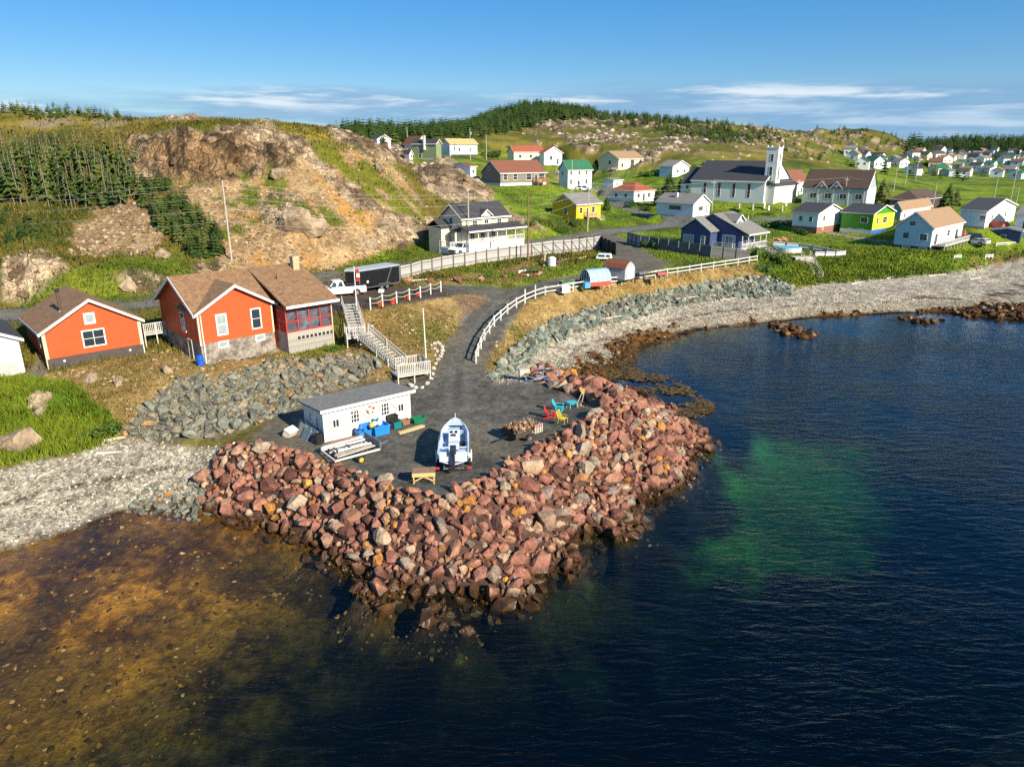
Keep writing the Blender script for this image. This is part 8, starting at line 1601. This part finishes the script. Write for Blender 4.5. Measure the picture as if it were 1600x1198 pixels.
p = ph(812, 594, 3.05); t = thing('crate_stand', 'pale wooden crate on legs at the back edge of the yard', 'crate', p, R(10)); MB().box(0, 0, .45, .95, .7, 1.0).build('crate', M_WOODP, t); [MB().box(x, y, 0, x + .07, y + .07, .448).build('leg', M_WOODP, t) for x in (.05, .83) for y in (.05, .55)]
def rope_heap():
    p = ph(846, 597, 3.1); t = thing('rope_heap', 'heap of blue and black rope with nets at the yard edge', 'rope heap', p)
    ms = [mat('blue_rope', (.06, .16, .42), rough=.8, var=.2), mat('black_rope', (.02, .025, .035), rough=.9), mat('pale_blue_rope', (.22, .34, .52), rough=.8), mat('tan_rope', (.36, .24, .14), rough=.9)]
    for k in range(16):
        r_ = random.uniform(.35, .85); c = Vector((random.gauss(0, .28), random.gauss(0, .28), .12 + k * .055)); tl = Euler((random.gauss(0, .35), random.gauss(0, .35), 0)).to_matrix(); polytube([c + tl @ Vector((r_ * math.cos(a) * 1.2, r_ * math.sin(a), .05 * math.sin(a * 3))) for a in np.linspace(0, 6.283, 15)], .06, 6).build('coil', ms[k % 4], t)
    v_, f_ = MIDST[2]; link('net_bundle', mesh_np('net_bundle', v_ * .75, f_, smooth=False), ms[1], t)
rope_heap()

# greenhouse, barn, tank and odds and ends by the drive
def greenhouse():
    a, b = ph(923, 449, 6.2), ph(952, 446, 6.2); yw = yaw_to(a, b); L_ = 3.3; w = 2.6; t = thing('greenhouse', 'small arched greenhouse with blue panels on a red base', 'greenhouse', a + Vector((0, .4, 0)), yw)
    gp = mat('blue_polycarbonate', (.30, .46, .58), rough=.2, var=.15, scale=2, spec=.7); fr = M_WHITE
    MB().box(0, 0, 0, L_, .06, .55).build('base_wall', mat('red_paint_base', (.50, .07, .04), var=.15), t); MB().box(0, w - .06, 0, L_, w, .55).build('base_wall', mat('red_paint_base', (.50, .07, .04), var=.15), t)
    arc = [(w / 2 - w / 2 * math.cos(f), .55 + 1.55 * math.sin(f)) for f in np.linspace(0, math.pi, 9)]
    for k in range(8):
        (y0, z0), (y1, z1) = arc[k], arc[k + 1]
        for j in range(4): x0, x1 = L_ * j / 4 + .02, L_ * (j + 1) / 4 - .02; MB().add([(x0, y0, z0), (x1, y0, z0), (x1, y1, z1), (x0, y1, z1), (x0, y0 * .97 + w * .015, z0 - .02), (x1, y0 * .97 + w * .015, z0 - .02), (x1, y1 * .97 + w * .015, z1 - .02), (x0, y1 * .97 + w * .015, z1 - .02)], [(0, 1, 2, 3), (7, 6, 5, 4), (0, 4, 5, 1), (1, 5, 6, 2), (2, 6, 7, 3), (3, 7, 4, 0)]).build('panel', gp, t)
    for j in range(5): polytube([Vector((L_ * j / 4, y, z + .01)) for y, z in arc], .03, 5).build('rib', fr, t)
    for y in (.5, 1.0, 1.6, 2.1): MB().box(-.03, y - .03, 0, .03, y + .03, .55 + 1.5 * math.sin(math.acos(1 - y / (w / 2)))).build('end_stud', fr, t)
    MB().box(.3, .3, .3, L_ - .2, w - .3, .8).build('plant_bench', M_WOOD, t)
greenhouse()
def barn():
    a, b = ph(976, 438, 6.3), ph(994, 434, 6.3); yw = yaw_to(a, b); W_ = (b - a).length; D_ = 3.6; t = thing('garden_barn', 'small grey garden shed with a rusty gambrel roof', 'shed', a, R(48)); gm = mat('grey_metal_wall', (.36, .39, .41), rough=.5, wave=('X', 6, .4)); W_ = 2.5
    pr = [(0, 0), (W_, 0), (W_, 1.55), (W_ * .82, 2.05), (W_ / 2, 2.45), (W_ * .18, 2.05), (0, 1.55)]
    MB().prism(pr, 0, D_, 'y').build('wall', gm, t); o = MB()
    top = [(-.08, 1.5), (W_ * .17, 2.09), (W_ / 2, 2.52), (W_ * .83, 2.09), (W_ + .08, 1.5)]; o.prism(top + [(x, z + .05) for x, z in top[::-1]], -.06, D_ + .06, 'y').build('roof', mat('rusty_roof', (.20, .065, .035), var=.35, scale=3, rough=.85), t)
    MB().box(W_ * .2, -.035, .02, W_ * .8, -.003, 1.6).build('door', mat('pale_metal_door', (.48, .50, .50), rough=.45), t)
barn()
p = on(862, 417); t = thing('oil_tank', 'round white oil tank on the grass below the board fence', 'tank', p); MB().tube((0, 0, .15), (0, 0, 1.35), .62, .62, 18).build('tank', mat('white_tank_paint', (.66, .68, .68), rough=.4), t); MB().tube((0, 0, 1.352), (0, 0, 1.55), .6, .15, 18).build('lid', M_WHITE, t); [MB().box(x - .05, y - .05, -.2, x + .05, y + .05, .148).build('leg', M_STEEL, t) for x in (-.35, .35) for y in (-.35, .35)]
for i in range(9): q = on(868 + random.uniform(-8, 10), 414 + random.uniform(-3, 4)); plank(q, q + Vector((random.gauss(0, .8), random.gauss(0, .6), random.uniform(.6, 1.6))), .07, .07, mat('brown_branch', (.22, .13, .09), var=.3), 'brown branch in the brush pile behind the white tank', 'branch', 'branch', group='brush pile by the tank')
for i, (u, v, u2, v2, l) in enumerate([(878, 408, 890, 406, 'pale timber on the grass left of the truck cap'), (903, 405, 916, 402, 'second pale timber on the grass before the fence'), (640, 440, 672, 438, 'long pale timber along the parking edge'), (850, 418, 852, 410, 'short yellow post leaning by the tank')]): plank(on(u, v) + Vector((0, 0, .12)), on(u2, v2) + Vector((0, 0, .12 + (1.0 if i == 3 else 0))), .22, .2, M_PINE if i != 2 else M_WOODP, l, 'timber', 'timber')
p = on(944, 406); t = thing('truck_cap', 'white pickup bed cap with dark windows lying on the grass', 'truck cap', p, R(-15)); MB().loft([[(-1.2, -.8, .25), (1.2, -.8, .25), (1.2, .8, .25), (-1.2, .8, .25)], [(-1.15, -.78, .5), (1.15, -.78, .5), (1.15, .78, .5), (-1.15, .78, .5)], [(-.9, -.62, 1.0), (1.0, -.62, 1.0), (1.0, .62, 1.0), (-.9, .62, 1.0)]]).build('shell', mat('white_fibreglass', (.74, .74, .72), rough=.35), t)
for x0, x1 in ((-.95, .2), (.3, 1.0)): MB().add([(x0, -.79, .55), (x1, -.79, .55), (x1 - .04, -.68, .88), (x0 + .08, -.68, .88), (x0, -.74, .55), (x1, -.74, .55), (x1 - .04, -.62, .88), (x0 + .08, -.62, .88)], [(0, 1, 2, 3), (7, 6, 5, 4), (0, 4, 5, 1), (1, 5, 6, 2), (2, 6, 7, 3), (3, 7, 4, 0)]).build('window', M_GLASS, t)
MB().box(-1.1, -.6, 0, -1.0, .6, .248).build('skid', M_WOOD, t); MB().box(1.0, -.6, 0, 1.1, .6, .248).build('skid', M_WOOD, t)
p = on(890, 444); t = thing('dinghy', 'overturned dark green dinghy in front of the greenhouse', 'boat', p, R(20)); MB().loft([[(x, w_, .05), (x, w_ * .8, h_ * .7), (x, 0, h_), (x, -w_ * .8, h_ * .7), (x, -w_, .05)] for x, w_, h_ in ((-1.3, .5, .5), (-.5, .68, .6), (.5, .62, .55), (1.2, .3, .4), (1.5, .03, .2))]).build('hull', mat('green_hull', (.05, .12, .035), rough=.5, var=.15), t); MB().box(-1.32, -.03, .5, 1.2, .03, .58).build('keel', M_WOOD, t)
p = ph(886, 459, 6.0); t = thing('old_freezer', 'old white chest standing at the rail fence', 'freezer', p + Vector((-.6, .3, 0)), R(25)); MB().box(0, 0, 0, 1.15, .7, .8).build('body', mat('dull_white_enamel', (.60, .62, .60), var=.1, rough=.4), t); MB().box(-.02, -.02, .803, 1.17, .72, .9).build('lid', M_WHITE, t); MB().box(-.028, .1, .2, -.003, .6, .6).build('vent', M_BLACK, t)
p = ph(918, 453, 6.0); t = thing('blue_crate', 'bright light blue crate hung by the rail fence near the greenhouse', 'crate', p + Vector((-.3, .25, .15)), R(25)); MB().box(0, 0, 0, .8, .6, .7).build('crate', mat('sky_blue_plastic', (.08, .34, .60), rough=.4), t); MB().box(-.03, -.03, .703, .83, .63, .76).build('lid', mat('sky_blue_plastic', (.08, .34, .60), rough=.4), t)
p = ph(1036, 436, 6.2); t = thing('red_cart', 'small red cart behind the rail fence', 'cart', p + Vector((-.6, .5, 0)), R(20)); MB().box(0, 0, .4, 1.5, .8, .75).build('body', mat('faded_red_paint', (.50, .12, .08), var=.2), t); wheel(t, .4, -.02, .25, .12); wheel(t, 1.1, -.02, .25, .12); wheel(t, .4, .82, .25, .12); wheel(t, 1.1, .82, .25, .12)
p = ph(1000, 436, 6.3); t = thing('hand_trailer', 'small dark utility trailer between the grey shed and the fence', 'trailer', p + Vector((0, .6, 0)), R(35)); MB().box(0, 0, .4, 1.7, 1.1, .5).build('bed', M_BLACK, t); MB().box(0, -.03, .5, 1.7, -.003, .8).build('side', M_STEEL, t); wheel(t, .8, -.15, .28, .15); wheel(t, .8, 1.25, .28, .15); MB().bar((1.7, .55, .45), (2.7, .55, .6), .06, .06).build('drawbar', M_STEEL, t)
# round flower bed ringed with painted stones
p = on(827, 428); t = thing('flower_bed', 'round flower bed ringed with white and red stones on the verge', 'flower bed', p)
v_, f_ = MIDST[1]; rms = [mat('white_painted_stone', (.62, .6, .56), var=.1), mat('red_painted_stone', (.40, .07, .045), var=.15)]; mm = [mesh_m('stone', (v_ * .28, f_), m_) for m_ in rms]
for k in range(22): a = 6.283 * k / 22; o = link('stone', mm[0 if (a > .3 and a < 3) or k % 4 == 0 else 1], parent=t); o.location = (1.55 * math.cos(a), 1.55 * math.sin(a), .1 + gz(p.x + 1.55 * math.cos(a), p.y + 1.55 * math.sin(a)) - p.z); o.rotation_euler.z = a * 3
f = link('foliage', SHR[2], parent=t); f.scale = (1.2, 1.2, .5)
# stone edging by the platform
t = thing('stone_edging', 'curved edging of pale stones right of the wooden platform', 'stone edging', ph(688, 560, 4.0)); me_ = mesh_m('stone', (MIDST[3][0] * .42, MIDST[3][1]), mat('pale_edging_stone', (.48, .44, .38), var=.2, scale=2))
for k, (u, v) in enumerate([(674, 540), (679, 537), (684, 537), (688, 539), (691, 543), (692, 548), (690, 553), (687, 558), (684, 563), (681, 569), (678, 576), (676, 584), (672, 592), (668, 600), (660, 606), (650, 606), (642, 603), (678, 545), (683, 550), (680, 556)]): q = on(u, v); o = link('stone', me_, parent=t); o.location = q - t.location; o.rotation_euler.z = k * 1.3; s_ = .7 + .5 * (k * .37 % 1); o.scale = (s_, s_, s_)
# driftwood
M_DRIFT = mat('driftwood', (.50, .46, .39), var=.2, scale=2, rough=.85)
for i, (u, v, u2, v2, r_, l) in enumerate([(163, 690, 196, 684, .13, 'pale driftwood log at the top of the left beach'), (150, 710, 190, 707, .12, 'lower pale driftwood log on the left beach'), (60, 745, 85, 736, .06, 'thin driftwood stick on the left beach'), (940, 500, 972, 494, .13, 'driftwood log below the pale rock bank'), (905, 508, 918, 505, .09, 'short driftwood log on the upper right beach'), (1055, 468, 1098, 463, .12, 'long driftwood log on the right beach under the riprap'), (1450, 432, 1478, 429, .14, 'driftwood log below the grassy bluff'), (1385, 436, 1400, 432, .14, 'bleached stump at the foot of the bluff'), (1515, 437, 1532, 435, .13, 'driftwood log at the far right of the beach'), (1120, 470, 1150, 466, .1, 'grey driftwood pole near the end of the rock bank'), (1330, 444, 1350, 441, .12, 'driftwood beside the beach stairs')]):
    a, b = on(u, v) + Vector((0, 0, r_ * .6)), on(u2, v2) + Vector((0, 0, r_ * .6)); o = MB().tube(Vector((0, 0, 0)), b - a, r_, r_ * .6, 7).build('driftwood_log', M_DRIFT); o.location = a; o['label'] = l; o['category'] = 'driftwood'
# pool and beach stairs on the bluff
p = on(1236, 396); t = thing('swimming_pool', 'round above ground pool with a blue cover on the bluff', 'pool', p + Vector((0, 1.5, -.3))); MB().tube((0, 0, 0), (0, 0, 1.25), 2.3, 2.3, 28).build('pool_wall', mat('cream_pool_wall', (.58, .57, .50), var=.08), t); MB().tube((0, 0, 1.252), (0, 0, 1.33), 2.15, 2.1, 28).build('pool_cover', mat('pool_blue', (.10, .42, .60), rough=.4, var=.2), t)
a, b = on(1278, 434), on(1258, 404); t = thing('beach_stairs', 'grey wooden stairs leading from the bluff down to the beach', 'stairs', a); stairs(t, (0, 0, 0), b - a + Vector((0, 0, .5)), 1.5, 14, M_WOODP)
a = on(1243, 408); t = thing('bluff_deck', 'small boarded deck at the head of the beach stairs', 'deck', a, R(10)); deck(t, 0, 0, 3.4, 2.0, .6, .0, M_WOODP, 'FL', None, 1.2, -1.5)
for i in range(7): MB().box(0, -.06, -.9 + i * .21, 3.4, -.004, -.9 + i * .21 + .16).build('board', M_WOODP, t)
p = on(1218, 377); scm = [(random.randrange(len(MIDST)), rotm() @ Matrix.Diagonal((.4, .3, .25)), (p.x + random.gauss(0, 1.3), p.y + random.gauss(0, .8), p.z + random.random() * .6), random.random()) for _ in range(40)]
RAMPS['orange_wood'] = [(0, (.36, .15, .05)), (1, (.58, .33, .16))]; V, T, A = merge(scm, MIDST); link('wood_heap', mesh_np('wood_heap', V, T, A, smooth=False), stone_mat('orange_wood', 'attr'), kind='stuff', label='heap of orange split wood behind the pool', category='firewood')
# right edge: red quonset tank, dark blue shed, low white rails on the grass, scrap
a = on(1570, 360); t = thing('red_tank', 'rounded dark red shelter beside the white house at the right edge', 'tank', a, R(20)); MB().prism([(1.4 * math.cos(f), 1.9 * math.sin(f)) for f in np.linspace(0, math.pi, 10)], 0, 4.5, 'y').build('shell', mat('dark_red_metal', (.26, .03, .025), rough=.5), t); MB().prism([(1.3 * math.cos(f), 1.8 * math.sin(f)) for f in np.linspace(0, math.pi, 10)], -.05, -.003, 'y').build('end_panel', mat('pale_red_panel', (.40, .12, .09), rough=.5), t)
S['navy_shed'] = dict(p=on(1592, 381), yaw=R(44), w=6, d=5); house('navy_shed', 'dark blue flat shed at the right edge above the beach', 2.6, .5, 'x', W_NAVY, SH_GREY, [('L', .3, .8, 1.0, .9)], cat='shed', name='shed')
S['long_grey'] = dict(p=on(1482, 276), yaw=R(8), w=9, d=8); house('long_grey', 'long low grey building with green fascia at the foot of the far town', 3.2, .8, 'x', W_GREYG, SH_GREY, [('L', .2, 1, 2, 1.2)], trim=mat('green_fascia', (.05, .22, .15)), name='building', cat='building'); S['long_grey2'] = dict(p=on(1472, 277), yaw=R(44), w=5, d=14)
def low_rail(u, v, w, label): p = on(u, v); t = thing('rail_section', label, 'rail', p, R(15)); [MB().box(x - .06, -.06, -.2, x + .06, .06, .8).build('post', M_WHITE, t) for x in (0, w / 2, w)]; [MB().box(0, -.09, z, w, -.062, z + .14).build('rail', M_WHITE, t) for z in (.3, .62)]
low_rail(1490, 405, 1.6, 'short white rail section on the grass left of its pair'); low_rail(1539, 404, 1.8, 'short white rail section on the grass nearer the right edge'); low_rail(1556, 385, 6, 'long white rail fence by the dark blue shed')
for i in range(14): q = on(1525 + random.uniform(-12, 14), 381 + random.uniform(-5, 4)); plank(q, q + Vector((random.gauss(0, 1.2), random.gauss(0, .8), random.uniform(.1, .9))), .12, .12, random.choice([M_WOOD, M_STEEL, M_WHITE]), 'scrap timber in the heap right of the light blue house', 'scrap_timber', 'scrap', group='scrap heap by the light blue house')
# churchyard stones
for i, (u, v, h, l) in enumerate([(1155, 325, 1.3, 'leftmost grey headstone in the churchyard'), (1176, 328, 1.6, 'dark headstone second from the left in the churchyard'), (1194, 326, 1.8, 'tall white headstone in the middle of the churchyard'), (1201, 329, 1.3, 'short white headstone beside the tall one'), (1222, 330, 1.5, 'dark headstone at the right of the churchyard'), (1228, 322, 1.4, 'white cross shaped headstone at the back right')]):
    p = on(u, v); t = thing('headstone', l, 'headstone', p, R(45)); m_ = M_WHITE if 'white' in l else M_CONC; MB().box(-.45, -.15, -.2, .45, .25, .15).build('plinth', M_CONC, t)
    MB().prism([(-.35, .152), (.35, .152), (.35, h * .8), (.2, h), (-.2, h), (-.35, h * .8)], -.06, .14, 'y').build('slab', m_, t)
